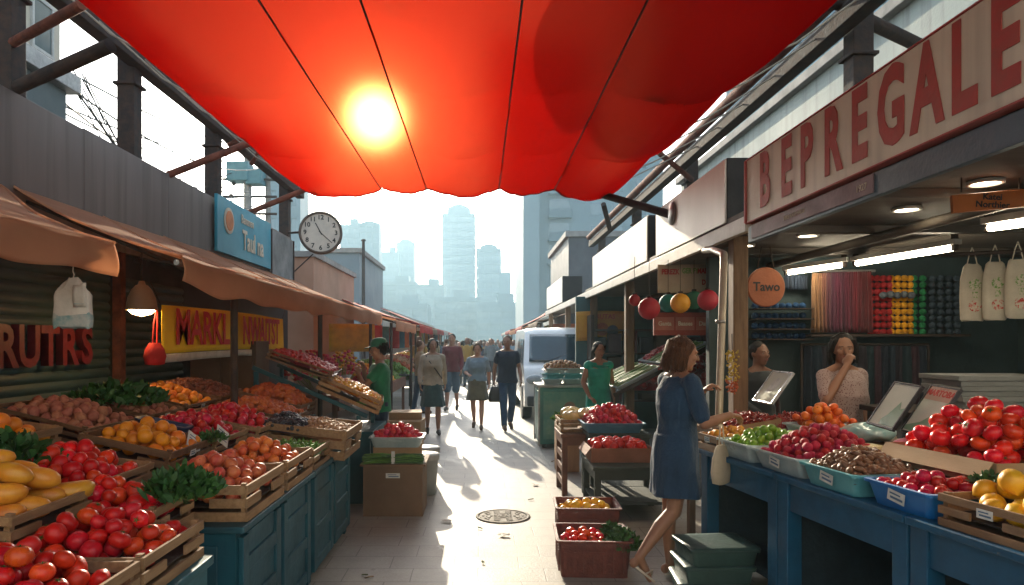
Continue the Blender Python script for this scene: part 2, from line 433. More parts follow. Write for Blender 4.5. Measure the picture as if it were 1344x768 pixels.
# added cloth layer standing in for a wide round shadow on the canopy
def shade_patch_pt(s, t):
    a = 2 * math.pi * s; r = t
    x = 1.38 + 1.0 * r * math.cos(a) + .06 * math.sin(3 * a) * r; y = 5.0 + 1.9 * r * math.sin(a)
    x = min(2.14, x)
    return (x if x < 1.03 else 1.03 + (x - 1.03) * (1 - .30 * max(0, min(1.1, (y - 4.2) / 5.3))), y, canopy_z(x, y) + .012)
scr = bpy.data.materials.new('canopy_shade'); nt, N, L = nodes_of(scr); N.remove(N['Principled BSDF'])
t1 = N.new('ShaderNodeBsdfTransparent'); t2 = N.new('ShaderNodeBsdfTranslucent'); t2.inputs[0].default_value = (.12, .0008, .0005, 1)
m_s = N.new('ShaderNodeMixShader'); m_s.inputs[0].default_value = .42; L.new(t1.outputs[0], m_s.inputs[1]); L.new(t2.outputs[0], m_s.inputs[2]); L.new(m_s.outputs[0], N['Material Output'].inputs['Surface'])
MB().grid(shade_patch_pt, 90, 20).build('shade_patch', scr, can)

# ------------------------------------------------------------------ steel frames either side
rust = mat('rusty_steel', (.22, .075, .045), (.10, .04, .03), rough=.85, scale=9, bump=.35, bscale=60, dirt=.4, spec=.2)
dark = mat('dark_steel', (.040, .036, .034), (.075, .05, .04), rough=.85, scale=12, bump=.2, dirt=.2, spec=.15)
galv = mat('galvanised', (.34, .34, .33), (.24, .24, .24), rough=.42, metal=.6, scale=14, dirt=.2)
def steel_frame(label, xp, xb, zb, posts, arms, y0, y1, zbot, w=.17):
    fr = thing('steel_frame', label, 'steel frame', (xp, posts[0], 0))
    o = Vector((xp, posts[0], 0))
    for y in posts:
        p = MB().span((xp - w / 2 - o.x, y - w / 2 - o.y, zbot), (xp + w / 2 - o.x, y + w / 2 - o.y, zb + .35))
        p.span((xp - w / 2 - .03 - o.x, y - w / 2 - .03 - o.y, zb - .3), (xp + w / 2 + .03 - o.x, y + w / 2 + .03 - o.y, zb - .27))
        p.build('post', dark, fr, bevel=.008)
    MB().span((xb - .07 - o.x, y0 - o.y, zb - .12), (xb + .07 - o.x, y1 - o.y, zb + .02)).build('beam', dark, fr, bevel=.008)
    MB().span((xb - .055 - o.x, y0 - o.y, zb + .022), (xb - .02 - o.x, y1 - o.y, zb + .05)).build('gutter_lip', mat('lip_steel', (.22, .21, .2), (.12, .1, .09), rough=.6, metal=.3, dirt=.3), fr)
    MB().tube([(xb + (.07 if xp < 0 else -.07) - o.x, y0 - o.y, zb + .14), (xb + (.07 if xp < 0 else -.07) - o.x, y1 - o.y, zb + .14)], .065, 12).build('pipe', rust, fr)
    for a, b_, r in arms:
        MB().tube([Vector(a) - o, Vector(b_) - o], r, 10).build('arm', dark if r > .04 else rust, fr)
    return fr
steel_frame('dark steel frame with rusty pipe standing above the grey wall beside the clock', -3.5, -3.4, 4.45, [5.08, 6.85, 9.0, 12.3],
            [(( -3.5, 5.08, 3.46), at(145, 60, 4.75), .05), ((-3.5, 5.08, 3.80), at(108, 6, 4.4), .035),
             (at(220, 230, 7.46), at(347, 180, 7.9), .04), (at(325, 280, 10.1), at(427, 238, 10.3), .04),
             (at(300, 190, 8.9), at(338, 172, 8.6), .03), (at(330, 215, 9.4), at(352, 182, 9.0), .03)], 2.5, 13.0, 2.4)
steel_frame('dark steel frame with rusty pipe rising behind the long lettered sign board', 3.2, 3.0, 4.30, [5.8, 10.4, 14.0, 18.0],
            [((3.2, 5.8, 4.43), at(1035, -8, 5.2), .05), ((3.2, 5.8, 4.36), at(1240, 76, 6.4), .06),
             (at(778, 252, 8.9), at(892, 285, 7.05), .045), (at(864, 200, 9.6), at(908, 236, 10.2), .04),
             (at(792, 268, 13), at(800, 300, 13.6), .05)], 3.0, 18.5, 2.5)

# ------------------------------------------------------------------ walls, roofs
grey = mat('grey_panel', (.22, .19, .17), (.18, .155, .14), rough=.62, scale=1.2, bump=.06, bscale=6, dirt=.25, stretch=(1, 1, .3), streak=.55)
dk = mat('dark_wall', (.032, .036, .037), (.024, .028, .03), rough=.8, scale=3, dirt=.3)
teal_sh = mat('teal_shutter', (.035, .075, .08), (.024, .055, .06), rough=.55, scale=2.5, stretch=(1, 1, 4), bump=.08, dirt=.35)
wl = thing('stall_building', 'long grey panelled building with rolled down teal shutters behind the fruit stalls', 'building', (-3.42, 1, 0))
o = Vector((-3.42, 1, 0))
MB().span((-.9, -1.5, 0), (0, 11.2, 2.45)).build('wall', dk, wl)
pm = MB()
for k in range(8):
    ya = -1.5 + k * 1.585
    pm.span((-.9, ya, 2.452), (.05, ya + 1.579, 3.38 + .012 * k))
pm.build('upper_panel', grey, wl, bevel=.004)
for (ya, yb) in ((1.4, 3.35), (3.55, 5.25), (5.45, 6.8)):
    s_ = MB()
    n_ = 26
    prof = []
    for k in range(n_):
        z = .02 + 2.2 * k / n_
        s_.grid(lambda u, v, z=z: (.03 + .022 * math.sin(math.pi * v), ya + (yb - ya) * u, z + v * 2.2 / n_), 1, 4)
    sh = s_.build('shutter', teal_sh, wl)
    MB().span((.01, ya - .09, 0), (.09, ya - .005, 2.44)).build('shutter_rail', rust, wl)

# second, lower block further on at left
pe = mat('peach_render', (.42, .24, .16), (.36, .2, .13), rough=.85, scale=2, dirt=.25)
bl = thing('corner_building', 'low peach rendered building behind the clock post', 'building', (-4.2, 15, 0))
MB().span((-2.5, -1.0, 0), (.8, 3.5, 3.35)).build('wall', pe, bl)
MB().span((-2.55, -1.06, 3.352), (.86, 3.56, 3.47)).build('coping', mat('concrete', (.30, .29, .27), rough=.85, scale=4, dirt=.3), bl)

gb = mat('bluegrey_cladding', (.17, .22, .25), (.14, .19, .22), rough=.6, scale=1, bump=.05)
def block_building(name, label, lo, hi, m, win=None, nz_=3, ny=3, roof=None, side='x'):
    """rendered block with real window openings set into lane side and near side"""
    c = ((lo[0] + hi[0]) / 2, (lo[1] + hi[1]) / 2, 0)
    t = thing(name, label, 'building', c)
    hx, hy, H_ = (hi[0] - lo[0]) / 2, (hi[1] - lo[1]) / 2, hi[2]
    MB().span((-hx, -hy, 0), (hx, hy, H_)).build('wall', m, t)
    MB().span((-hx - .12, -hy - .12, H_ + .002), (hx + .12, hy + .12, H_ + .2)).build('roof', roof or MATS['concrete'], t, bevel=.01)
    if win:
        gl, frm = MATS['window_glass'], MATS['pale_trim']
        inner = 1 if lo[0] < 0 else -1
        for k in range(nz_):
            zc = H_ * (k + .6) / (nz_ + .2)
            for j in range(ny):
                yc = -hy + 2 * hy * (j + .5) / ny
                w_, h_ = 2 * hy / ny * .5, H_ / nz_ * .45
                f = MB()
                for a in (-1, 1):
                    f.box((inner * hx, yc + a * w_ / 2, zc), (.12, .07, h_)); f.box((inner * hx, yc, zc + a * h_ / 2), (.13, w_ + .1, .07))
                wi = f.build('window', frm, t)
                MB().box((inner * (hx + .02), yc, zc), (.03, w_ - .08, h_ - .08)).build('pane', gl, wi)
            for j in range(max(2, ny - 1)):
                xc = -hx + 2 * hx * (j + .5) / max(2, ny - 1)
                w_, h_ = 2 * hx / max(2, ny - 1) * .5, H_ / nz_ * .45
                f = MB()
                for a in (-1, 1):
                    f.box((xc + a * w_ / 2, -hy, zc), (.07, .12, h_)); f.box((xc, -hy, zc + a * h_ / 2), (w_ + .1, .13, .07))
                wi = f.build('window', frm, t)
                MB().box((xc, -hy - .02, zc), (w_ - .08, .03, h_ - .08)).build('pane', gl, wi)
    return t
mat('window_glass', (.03, .05, .06), (.05, .08, .09), rough=.08, scale=.6, bump=0, spec=.8, rvar=.03)
mat('pale_trim', (.45, .44, .42), rough=.6)
beige = mat('beige_render', (.50, .44, .35), (.44, .38, .3), rough=.85, scale=2, dirt=.15)
block_building('office_block', 'blue grey box building behind the lane clock', (-6.9, 29, 0), (-5.1, 36, 5.4), gb)
block_building('town_house', 'grey green two storey house under a pale roof slab behind the grey wall', (-8.6, 3.0, 0), (-4.95, 8.2, 4.6), mat('greygreen_render', (.13, .16, .16), (.1, .13, .13), rough=.8, scale=2), True, 2, 3, galv)
block_building('apartment_house', 'tall beige building rising behind the grey green house', (-17, 10.5, 0), (-9.8, 16, 12.5), beige, True, 5, 4)
pw = mat('grey_green_wall', (.34, .38, .35), (.29, .33, .31), rough=.8, scale=.8, dirt=.2, streak=.35)
rb = thing('parapet_building', 'plain grey green building wall rising above the lettered sign board', 'building', (5.0, 9, 0))
MB().span((-.75, -8.5, 2.62), (1.6, 5.5, 4.95)).build('wall', pw, rb)
MB().span((-.85, -8.5, 4.952), (1.6, 5.6, 5.08)).build('coping', MATS['concrete'], rb, bevel=.01)
block_building('shop_block', 'dark grey shop block beyond the white fascia boxes', (3.1, 24, 0), (6.6, 30, 5.3), mat('charcoal_cladding', (.085, .09, .1), rough=.6, scale=2))

# ------------------------------------------------------------------ skyline
tw = mat('tower_cladding', (.10, .155, .185), (.08, .13, .16), rough=.5, scale=.1, bump=0)
tg = mat('tower_glass', (.05, .10, .13), (.07, .13, .16), rough=.12, scale=.06, bump=0, spec=.9, rvar=.04)
def tower(label, x0, x1, ytop, d, name='tower', fl=3.6, crown=0, taper=0, step=None, ribs=0, depth=None):
    a, b_ = at(x0, ytop, d), at(x1, ytop, d)
    w = b_.x - a.x; dp = depth or w * .9; h = a.z
    t = thing(name, label, 'tower', ((a.x + b_.x) / 2, d + dp / 2, 0))
    body = MB(); n_ = int(h / fl)
    body.span((-w / 2 + .3, -dp / 2 + .3, 0), (w / 2 - .3, dp / 2 - .3, h), mi=1)
    for k in range(n_ + 1):
        body.span((-w / 2, -dp / 2, k * fl), (w / 2, dp / 2, k * fl + fl * .42))
    m_ = ribs or max(3, int(w / 3.2))
    for k in range(m_ + 1):
        xx = -w / 2 + w * k / m_
        body.box((xx, 0, h / 2), (.5, dp + .3, h))
    body.build('facade', [tw, tg], t)
    MB().span((-w / 2 - .2, -dp / 2 - .2, h + .01), (w / 2 + .2, dp / 2 + .2, h + 1.2)).build('parapet', tw, t)
    if crown:
        MB().prism([(-w * .36, h), (w * .36, h), (w * .36, h + crown * .7), (w * .12, h + crown), (-w * .12, h + crown), (-w * .36, h + crown * .72)], -dp * .36, dp * .36).build('crown', tw, t)
    else:
        MB().box((w * .1, 0, h + 2.6), (w * .35, dp * .4, 2.8)).build('plant_room', tw, t)
    if step:
        q, hh = step
        MB().span((w / 2 + .02, -dp / 2, 0), (w / 2 + q, dp / 2 - 1, h * hh)).build('lower_wing', tw, t)
    return t
tower('broad hazy tower nearest the clock with a flat top', 447, 474, 300, 250)
tower('hazy tower second from the clock with slight roof setback', 471, 497, 297, 236, crown=2)
tower('slim hazy tower with stepped shoulder left of the tall one', 501, 523, 334, 330)
tower('slender round shouldered hazy tower just before the tall one', 521, 543, 321, 345, crown=3)
tower('tallest hazy tower with angled crown at the end of the lane', 581, 623, 284, 300, crown=5.5)
tower('stepped hazy tower standing beside the tallest one', 626, 657, 330, 270, crown=3, step=(4, .78))
tower('low wide hazy block in front of the slim towers', 494, 546, 374, 260, name='city_block', depth=20)
tower('low hazy block between the slim towers and the tallest', 545, 582, 378, 255, name='city_block', depth=20)
tower('low hazy block at the foot of the tallest tower', 570, 628, 396, 215, name='city_block', depth=15)
tower('low hazy block at the foot of the stepped tower', 626, 690, 402, 200, name='city_block', depth=15)
tower('low hazy block behind the far awnings', 500, 560, 404, 190, name='city_block', depth=15)
# balcony tower at right, nearer
rt = thing('apartment_tower', 'pale blue high apartment tower with stacked balconies above the white fascia boxes', 'tower', (14, 96, 0))
ap = mat('apartment_render', (.20, .27, .30), (.17, .235, .265), rough=.7, scale=.2, bump=0)
MB().span((-8.4, -8, 0), (9.5, 12, 44)).build('wall', ap, rt)
for k in range(14):
    z = 2.5 + k * 3
    MB().span((-5.3, -9.2, z), (-2.3, -8.01, z + .22)).span((-5.3, -9.2, z + .222), (-2.3, -9.1, z + 1.1)).build('balcony', tw, rt)
    for xx in (0.2, 3.0, 6.0):
        MB().span((xx, -8.06, z + .5), (xx + 1.3, -7.99, z + 2.1)).build('window', tg, rt)
    MB().span((-5.1, -8.06, z + .3), (-2.5, -7.99, z + 2.5)).build('window', tg, rt)
MB().span((-8.6, -10.5, 0), (-6.6, -8.01, 44)).build('corner_shaft', ap, rt)
bt = tower('blue glass high rise seen between the right hand frame and the grey green wall', 1040, 1330, -260, 62, name='glass_tower', depth=16)
tower('thin blue grey high rise behind the utility pole', 352, 392, 190, 90, name='glass_tower', depth=4)

# unseen building added behind us to bounce sunlight onto the stall fronts
lf = thing('bounce_building', 'unseen pale building added behind the viewer to bounce sunlight into the lane', 'building', (0, -7.5, 0))
lm = mat('pale_render', (.80, .73, .60), (.74, .67, .55), rough=.85, scale=1.2, dirt=.1)
MB().span((-11, -3, 0), (11, 0, 7.0)).build('wall', lm, lf)
MB().span((-11.2, -3, 7.002), (11.2, .25, 7.2)).build('cornice', MATS['pale_trim'], lf)
for k in range(6):
    for z in (1.0, 3.9):
        w_ = MB().span((-9.4 + 3.4 * k, .001, z), (-7.9 + 3.4 * k, .06, z + 1.7)).build('window', MATS['pale_trim'], lf)
        MB().span((-9.3 + 3.4 * k, .061, z + .1), (-8.0 + 3.4 * k, .075, z + 1.6)).build('pane', MATS['window_glass'], w_)

rope = mat('pale_rope', (.34, .30, .24), (.25, .21, .16), rough=.9)
for k in range(9):
    y = 2.6 + .82 * k; t_ = (y - YB[0]) / (YB[-1] - YB[0])
    p = Vector(canopy_pt(0, t_)); MB().tube([p + Vector((.03, 0, .0)), p + Vector((-.25, .03, .16)), Vector((-3.34, y + .12, 4.42))], .009, 6).build('lashing_rope', rope, can)
    p = Vector(canopy_pt(1, t_)); MB().tube([p - Vector((.03, 0, 0)), p + Vector((.2, .03, .1)), Vector((2.94, y + .12, 4.26))], .009, 6).build('lashing_rope', rope, can)
# ------------------------------------------------------------------ left: awnings, signs, lamp
can_tan = mat('tan_canvas', (.84, .53, .34), (.74, .43, .27), rough=.85, scale=2.2, bump=.12, bscale=180, dirt=.18, stretch=(1, .6, 1))
def add_translucency(m, w=.35, col=None):
    nt, N, L = nodes_of(m)
    b = N['Principled BSDF']; o_ = N['Material Output']
    t = N.new('ShaderNodeBsdfTranslucent')
    src = b.inputs['Base Color'].links[0].from_socket
    L.new(src, t.inputs[0])
    x = N.new('ShaderNodeMixShader'); x.inputs[0].default_value = w
    L.new(b.outputs[0], x.inputs[1]); L.new(t.outputs[0], x.inputs[2]); L.new(x.outputs[0], o_.inputs['Surface'])
add_translucency(can_tan, .7)
def awning(name, label, y0f, y1f, y0w, y1w, xf, xw, zf, zw, m, posts=(), seams=3, val=.16, group=None, seed=0, nu=70, curl=.0):
    t = thing(name, label, 'awning', (xf, (y0f + y1f) / 2, 0), group=group)
    o = t.location.copy()
    def pt(u, v):                                   # u along the lane, v wall -> front
        yf = y0f + (y1f - y0f) * u; yw = y0w + (y1w - y0w) * u
        x = xw + (xf - xw) * v; y = yw + (yf - yw) * v
        z = zw + (zf - zw) * v
        z -= .06 * math.sin(math.pi * v) * (.8 + .2 * math.cos(2 * math.pi * seams * u))
        z += .014 * noise.noise(Vector((x * 2 + seed, y * 1.5, 0))) + .005 * math.cos(2 * math.pi * seams * u) * v
        return (x - o.x, y - o.y, z)
    MB().grid(pt, nu, 16).build('roof_cloth', m, t, solid=.006)
    sg = 1 if xf > xw else -1
    def vp(u, v):
        p = pt(u, 1.0)
        dz = -val * v * (1 + .05 * math.sin(2 * math.pi * seams * u * 1.5 + seed))
        w_ = .022 * math.sin(u * 31 + seed) * v + .03 * noise.noise(Vector((u * 9, v, seed))) * v
        e = curl * max(0, 1 - u * 14) * v
        return (p[0] + sg * (.012 * math.sin(v * 3) + w_), p[1] + e, p[2] + dz + e)
    MB().grid(vp, nu * 2, 8).build('valance', m, t, solid=.005)
    for k in range(seams + 1):
        u = k / seams
        MB().tube([Vector(pt(u, v / 10)) + Vector((0, 0, .006)) for v in range(11)], .009, 6).build('seam', m, t)
    MB().tube([Vector(pt(0.0, 1)) + Vector((-.03 * sg, 0, -.03)), Vector(pt(1, 1)) + Vector((-.03 * sg, 0, -.03))], .018, 8).build('front_bar', galv, t)
    for u in (0.02, .5, .98):
        MB().tube([Vector(pt(u, 0)) + Vector((0, 0, -.08)), Vector(pt(u, 1)) + Vector((-.04 * sg, 0, -.05))], .014, 6).build('rafter', dark, t)
    for (px_, py_, top) in posts:
        MB().tube([(px_ - o.x, py_ - o.y, 0), (px_ - o.x, py_ - o.y, top)], .028, 10).build('post', dark, t)
    return t
awning('stall_awning', 'nearest tan canvas awning with drooping valance and hanging white paper bag', .9, 3.28, .7, 4.85, -1.75, -3.40, 2.07, 2.72, can_tan, [(-2.9, 3.45, 2.4)], 2, .15, seed=1)
awning('stall_awning', 'long tan canvas awning running from the paper bag to the clock post', 3.95, 12.0, 4.98, 12.0, -1.72, -3.40, 2.09, 2.74, can_tan, [(-1.9, 5.3, 2.05), (-1.9, 8.15, 2.05), (-1.9, 11.9, 2.05)], 6, .19, seed=4, nu=130, curl=.05)

paper = mat('white_paper', (.60, .57, .52), (.46, .43, .38), rough=.8, scale=9, bump=.2, bscale=30)
teal_p = mat('teal_print', (.07, .26, .29), (.40, .42, .40), rough=.8, scale=16)
def hanging_bag():
    c = at(96, 398, 3.1)
    t = thing('paper_bag', 'crumpled white and teal paper bag hanging from the tan valance', 'bag', c)
    w, h, dpt = .165, .22, .05
    def rings(z0, z1, n, s=1.0):
        rs = []
        for k in range(n + 1):
            z = z0 + (z1 - z0) * k / n
            q = (z + h / 2) / h
            sx = w / 2 * (1 - .74 * max(0, q - .66) / .34 + .05 * math.sin(9 * q) * (1 - q)) * s; sy = dpt / 2 * (1 - .8 * max(0, q - .6) / .4) * s
            rs.append([(sx * (abs(math.cos(a)) ** .35) * (1 if math.cos(a) > 0 else -1), sy * (abs(math.sin(a)) ** .5) * (1 if math.sin(a) > 0 else -1),
                        z + .006 * math.sin(a * 3 + z * 60) + .004 * math.sin(a * 7 + z * 33)) for a in [2 * math.pi * j / 28 for j in range(28)]])
        return rs
    MB().loft(rings(-h / 2 + .06, h / 2, 12)).build('body', paper, t)
    MB().loft(rings(-h / 2, -h / 2 + .06, 4, 1.004)).build('printed_base', teal_p, t)
    MB().tube([(0, 0, h / 2), (.004, 0, h / 2 + .02), (-.002, 0, h / 2 + .035), (0, .002, h / 2 + .06)], .0022, 6).build('cord', paper, t)
    lab = MB().grid(lambda u, v: (.018 + .058 * u, -.030 - .006 * math.sin(3 * v), -.02 + .10 * v + .01 * (u > .5) * v), 4, 6).build('tag_sheet', MATS['white_paper'], t, solid=.002)
    for k in range(5):
        MB().box((.046, -.0345, -.005 + .015 * k), (.045, .001, .003)).build('print_line', teal_p, lab)
hanging_bag()

lampm = mat('cream_enamel', (.33, .24, .15), (.27, .19, .12), rough=.4, bump=.03)
lt_ = thing('pendant_lamp', 'lit cream bell pendant lamp hanging under the tan awning', 'lamp', at(186, 395, 5.5))
MB().lathe([(.02, .16), (.03, .13), (.045, .125), (.075, .09), (.105, .02), (.118, -.06), (.122, -.075), (.116, -.075), (.10, .02), (.07, .085), (.02, .12)], 28).build('shade', lampm, lt_)
MB().tube([(0, 0, .15), (0, 0, .42)], .006, 6).build('cord', dark, lt_)
glow = mat('warm_bulb', (1, .8, .5), rough=.4, bump=0, emit=(1.0, .60, .24), estr=14)
MB().lathe([(0, -.125), (.07, -.105), (.1, -.078), (.08, -.05), (0, -.04)], 20).build('bulb', glow, lt_)

redp = mat('red_letter', (.15, .010, .016), (.11, .008, .012), rough=.5, scale=20, bump=.1)
ls = thing('letter_sign', 'dark red letters URUTRS fixed on the teal shutter', 'sign', (-3.36, 5.02, 1.56))
for k, ch in enumerate('URUTRS'):
    y = 4.47 + .245 * k
    me = text_mesh(ch, .42, redp, extrude=.03, bold=.012, sx=.86)
    link('letter', me, ls, (.03, y - 4.95, 0), FACE_LANE_FROM_LEFT)

yel = mat('yellow_banner', (.93, .64, .025), (.86, .56, .02), rough=.7, scale=3, bump=.1, dirt=.1)
redl = mat('bright_red_letter', (.55, .022, .014), (.5, .02, .01), rough=.6)
bn = thing('banner', 'yellow banner with red hand lettering MARKL NWAITST under the tan awning', 'banner', (-2.6, 7.3, 1.67))
MB().grid(lambda u, v: (.012 * math.sin(u * 20) + .02 * math.sin(u * 7) * (1 - v), -1.7 + 3.4 * u, -.16 + .40 * v + .02 * math.sin(3.14 * u)), 60, 8).build('cloth', yel, bn, solid=.004)
MB().grid(lambda u, v: (.012 * math.sin(u * 20) + .004, -1.66 + 3.35 * u, -.235 + .07 * v + .02 * math.sin(3.14 * u)), 40, 2).build('white_strip', paper, bn, solid=.004)
for s_, y in (('MARKL', -.90), ('NWAITST', .79)):
    link('lettering', text_mesh(s_, .43, redl, extrude=.003, bold=.008, sx=.92 if len(s_) == 5 else .72, spacing=.98), bn, (.036, y, .05), FACE_LANE_FROM_LEFT)
MB().tube([(-.0, -1.72, .24), (0, -1.9, .42)], .004, 5).build('cord', dark, bn)
MB().tube([(-.0, 1.72, .24), (0, 1.9, .42)], .004, 5).build('cord', dark, bn)
rbg = mat('red_cloth', (.50, .018, .018), (.36, .012, .012), rough=.8, scale=8, bump=.2)
rbag = thing('cloth_bag', 'limp red cloth bag hanging beside the yellow banner', 'bag', (-2.62, 5.52, 1.55))
MB().loft([[(rx * math.cos(a), rx * 1.1 * math.sin(a) * (1 + .15 * math.sin(3 * a)), z) for a in [2 * math.pi * j / 20 for j in range(20)]] for rx, z in ((.02, -.13), (.07, -.125), (.085, -.06), (.07, .0), (.04, .05))]).build('body', rbg, rbag)
MB().tube([(0, -.03, .04), (0, -.01, .2), (0, .04, .33)], .007, 6).build('handle', rbg, rbag)
MB().tube([(0, .04, .04), (0, .05, .2), (0, .05, .33)], .007, 6).build('handle', rbg, rbag)

tealb = mat('teal_sign', (.035, .30, .40), (.03, .24, .33), rough=.5, scale=2, bump=.02, dirt=.12)
cream = mat('cream_paint', (.66, .58, .44), rough=.6)
orng = mat('orange_paint', (.62, .20, .05), rough=.6)
ts = thing('sign_board', 'turquoise painted sign board with round emblem fixed on the grey wall top', 'sign', (-3.34, 9.72, 3.12))
MB().span((0, -1.1, -.36), (.04, 1.1, .36)).build('board', tealb, ts, bevel=.004)
MB().lathe([(.0, 0), (.17, 0), (.17, .012), (0, .012)], 26, smooth=False).build('emblem', cream, ts, (.041, -.72, .08), (0, R(90), 0))
MB().lathe([(.0, 0), (.13, 0), (.13, .006), (0, .006)], 26, smooth=False).build('emblem_disc', orng, ts, (.054, -.72, .08), (0, R(90), 0))
link('lettering', text_mesh('Taul na', .38, cream, .003, .008, .82), ts, (.048, .25, -.10), FACE_LANE_FROM_LEFT)
link('lettering', text_mesh('Bananen', .17, cream, .003, .002, .9), ts, (.048, .0, .19), FACE_LANE_FROM_LEFT)
wb = MATS['wood_board'] if 'wood_board' in MATS else mat('grey_board', (.22, .23, .23), (.12, .13, .13), rough=.7, scale=3, dirt=.5)
nb = thing('notice_board', 'weathered grey notice board next to the turquoise sign', 'board', (-3.34, 11.5, 3.06))
MB().span((0, -.66, -.38), (.035, .66, .34)).build('board', wb, nb, bevel=.004)
MB().span((.036, -.66, -.38), (.05, -.62, .34)).build('batten', dark, nb); MB().span((.036, .62, -.38), (.05, .66, .34)).build('batten', dark, nb)

# clock on a bracket
ck = thing('lane_clock', 'round cream faced clock on a bracket beside the dark post', 'clock', at(421, 306, 12.0))
MB().lathe([(.0, -.06), (.34, -.06), (.375, -.03), (.375, .05), (.345, .075), (.33, .06), (.33, .04)], 48).build('case', mat('brown_case', (.14, .10, .075), (.09, .07, .055), rough=.45, metal=.4, dirt=.3), ck, rot=(R(90), 0, R(10)))
face = MB().lathe([(0, .045), (.335, .045), (.335, .03)], 48, smooth=False).build('face', mat('clock_face', (.62, .56, .46), (.5, .45, .37), rough=.6, scale=3, dirt=.25), ck, rot=(R(90), 0, R(10)))
ink = mat('black_ink', (.02, .02, .02), rough=.6)
for k, nmr in enumerate(['12', '1', '2', '3', '4', '5', '6', '7', '8', '9', '10', '11']):
    a = R(90 - 30 * k)
    link('numeral', text_mesh(nmr, .11, ink, .001, .003), face, (.265 * math.cos(a), .265 * math.sin(a), .0475), (0, 0, 0))
for ang, ln, wd in ((118, .19, .016), (-42, .26, .012)):
    a = R(ang)
    MB().beam((-.04 * math.cos(a), -.04 * math.sin(a), .052), (ln * math.cos(a), ln * math.sin(a), .052), wd, .004).build('hand', ink, ck, rot=(R(90), 0, R(10)))
MB().tube([(-.36, .03, .02), (-.62, .18, .03)], .02, 8).build('bracket', dark, ck)
MB().tube([(-.15, .06, -.36), (-.62, .2, -.75)], .011, 6).build('brace', dark, ck)

# utility pole and wires behind the left wall
up = thing('utility_pole', 'concrete utility pole with teal transformer boxes behind the grey wall', 'pole', (-7.45, 22, 0))
MB().tube([(0, 0, 0), (0, 0, 8.6)], [.16, .11], 10).build('pole', MATS['concrete'], up)
MB().tube([(.55, .3, 0), (.55, .3, 7.2)], .09, 8).build('second_pole', MATS['concrete'], up)
tfm = mat('teal_box', (.10, .26, .30), (.08, .2, .24), rough=.5)
MB().span((-.6, -.3, 6.75), (.1, .3, 7.35)).build('transformer', tfm, up, bevel=.03)
MB().span((.0, -.25, 6.65), (.5, .25, 7.15)).build('transformer', tfm, up, bevel=.03)
for k in range(4):
    z = 5.2 + .55 * k
    MB().beam((-.8, 0, z), (.9, .1, z), .07, .07).build('cross_arm', dark, up)
for k in range(9):
    MB().ball((rnd.uniform(-.6, .7), rnd.uniform(-.1, .2), 5.3 + .2 * k), .07, 8, 6).build('insulator', dark, up)
wire = mat('cable_black', (.025, .025, .03), rough=.5)
wr = random.Random(3)
for k in range(26):
    if k < 8:
        a = Vector((-5.0 + wr.uniform(-.15, .15), 8.3 + wr.uniform(0, .3), 4.85 + wr.uniform(-.1, .15))); b_ = Vector((-4.9 - .35 * k + wr.uniform(0, .8), 12 + k * .5, 2.6 + .1 * k))
        sag = .1
    else:
        a = Vector((-7.45 + wr.uniform(-.7, .8), 22, 4.6 + .19 * (k - 8))); b_ = Vector((-5.6 - wr.uniform(0, 1.2), 7.0 + wr.uniform(-1, 4), 3.6 + .11 * (k - 8))); sag = .55
    pts = [a.lerp(b_, t / 14) - Vector((0, 0, sag * 4 * (t / 14) * (1 - t / 14))) for t in range(15)]
    o = MB().tube(pts, .009 if k < 8 else .015, 5).build('overhead_wire', wire)
    tag(o, 'thin black overhead wire fanning down from the grey green house' if k < 8 else 'thin black overhead wire sagging towards the utility pole', 'wire', 'wires dropping from the house' if k < 8 else 'wires strung to the utility pole')
lp = thing('lamp_post', 'thin bare dark metal pole standing before the hazy towers', 'pole', at(477, 450, 28) * 1); lp.location.z = 0
MB().tube([(0, 0, 0), (0, 0, 5.75)], [.09, .06], 8).build('shaft', dark, lp)
MB().ball((0, 0, 5.78), (.1, .1, .06), 8, 6).build('cap', dark, lp)

# ------------------------------------------------------------------ blue counters on the left
blue = mat('blue_paint', (.007, .085, .12), (.005, .062, .09), rough=.5, scale=5, bump=.1, bscale=30, dirt=.35, chips=.6)
blue2 = mat('bright_blue_paint', (.008, .095, .20), (.006, .07, .15), rough=.42, scale=6, bump=.08, bscale=25, dirt=.3, chips=.6)
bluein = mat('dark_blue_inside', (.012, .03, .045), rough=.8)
def cabinet(label, x0, x1, y0, y1, h, ndoor=1, m=blue):
    t = thing('counter_cabinet', label, 'counter', ((x0 + x1) / 2, (y0 + y1) / 2, 0), group='blue counters of the fruit stall')
    hx, hy = (x1 - x0) / 2, (y1 - y0) / 2
    MB().span((-hx, -hy, .06), (hx - .02, hy, h - .035)).build('body', m, t)
    MB().span((-hx - .01, -hy - .015, h - .033), (hx + .025, hy + .015, h)).build('top', m, t, bevel=.006)
    for k in range(ndoor):
        ya = -hy + 2 * hy * k / ndoor; yb = ya + 2 * hy / ndoor
        d = MB()
        d.span((hx - .019, ya + .03, .08), (hx + .008, ya + .11, h - .06)).span((hx - .019, yb - .11, .08), (hx + .008, yb - .03, h - .06))
        for zz in (.08, .30, .52):
            d.span((hx - .019, ya + .111, zz), (hx + .006, yb - .111, zz + .07))
        d.span((hx - .019, ya + .111, .08), (hx - .008, yb - .111, h - .06))
        d.build('door', m, t, bevel=.004)
    for yy in (-hy + .04, hy - .04):
        MB().span((hx - .10, yy - .035, 0), (hx - .03, yy + .035, .058)).build('foot', m, t)
    f = MB()
    f.span((-hx + .05, -hy - .012, .1), (hx - .1, -hy - .001, h - .09)); f.build('end_panel', m, t, bevel=.004)
    return t
cabinet('blue panelled counter under the peach and apricot crates', -1.60, -1.10, 3.14, 4.46, .76, 2)
cabinet('blue panelled counter under the nut and pea crates', -1.60, -1.10, 4.50, 5.80, .76, 2)
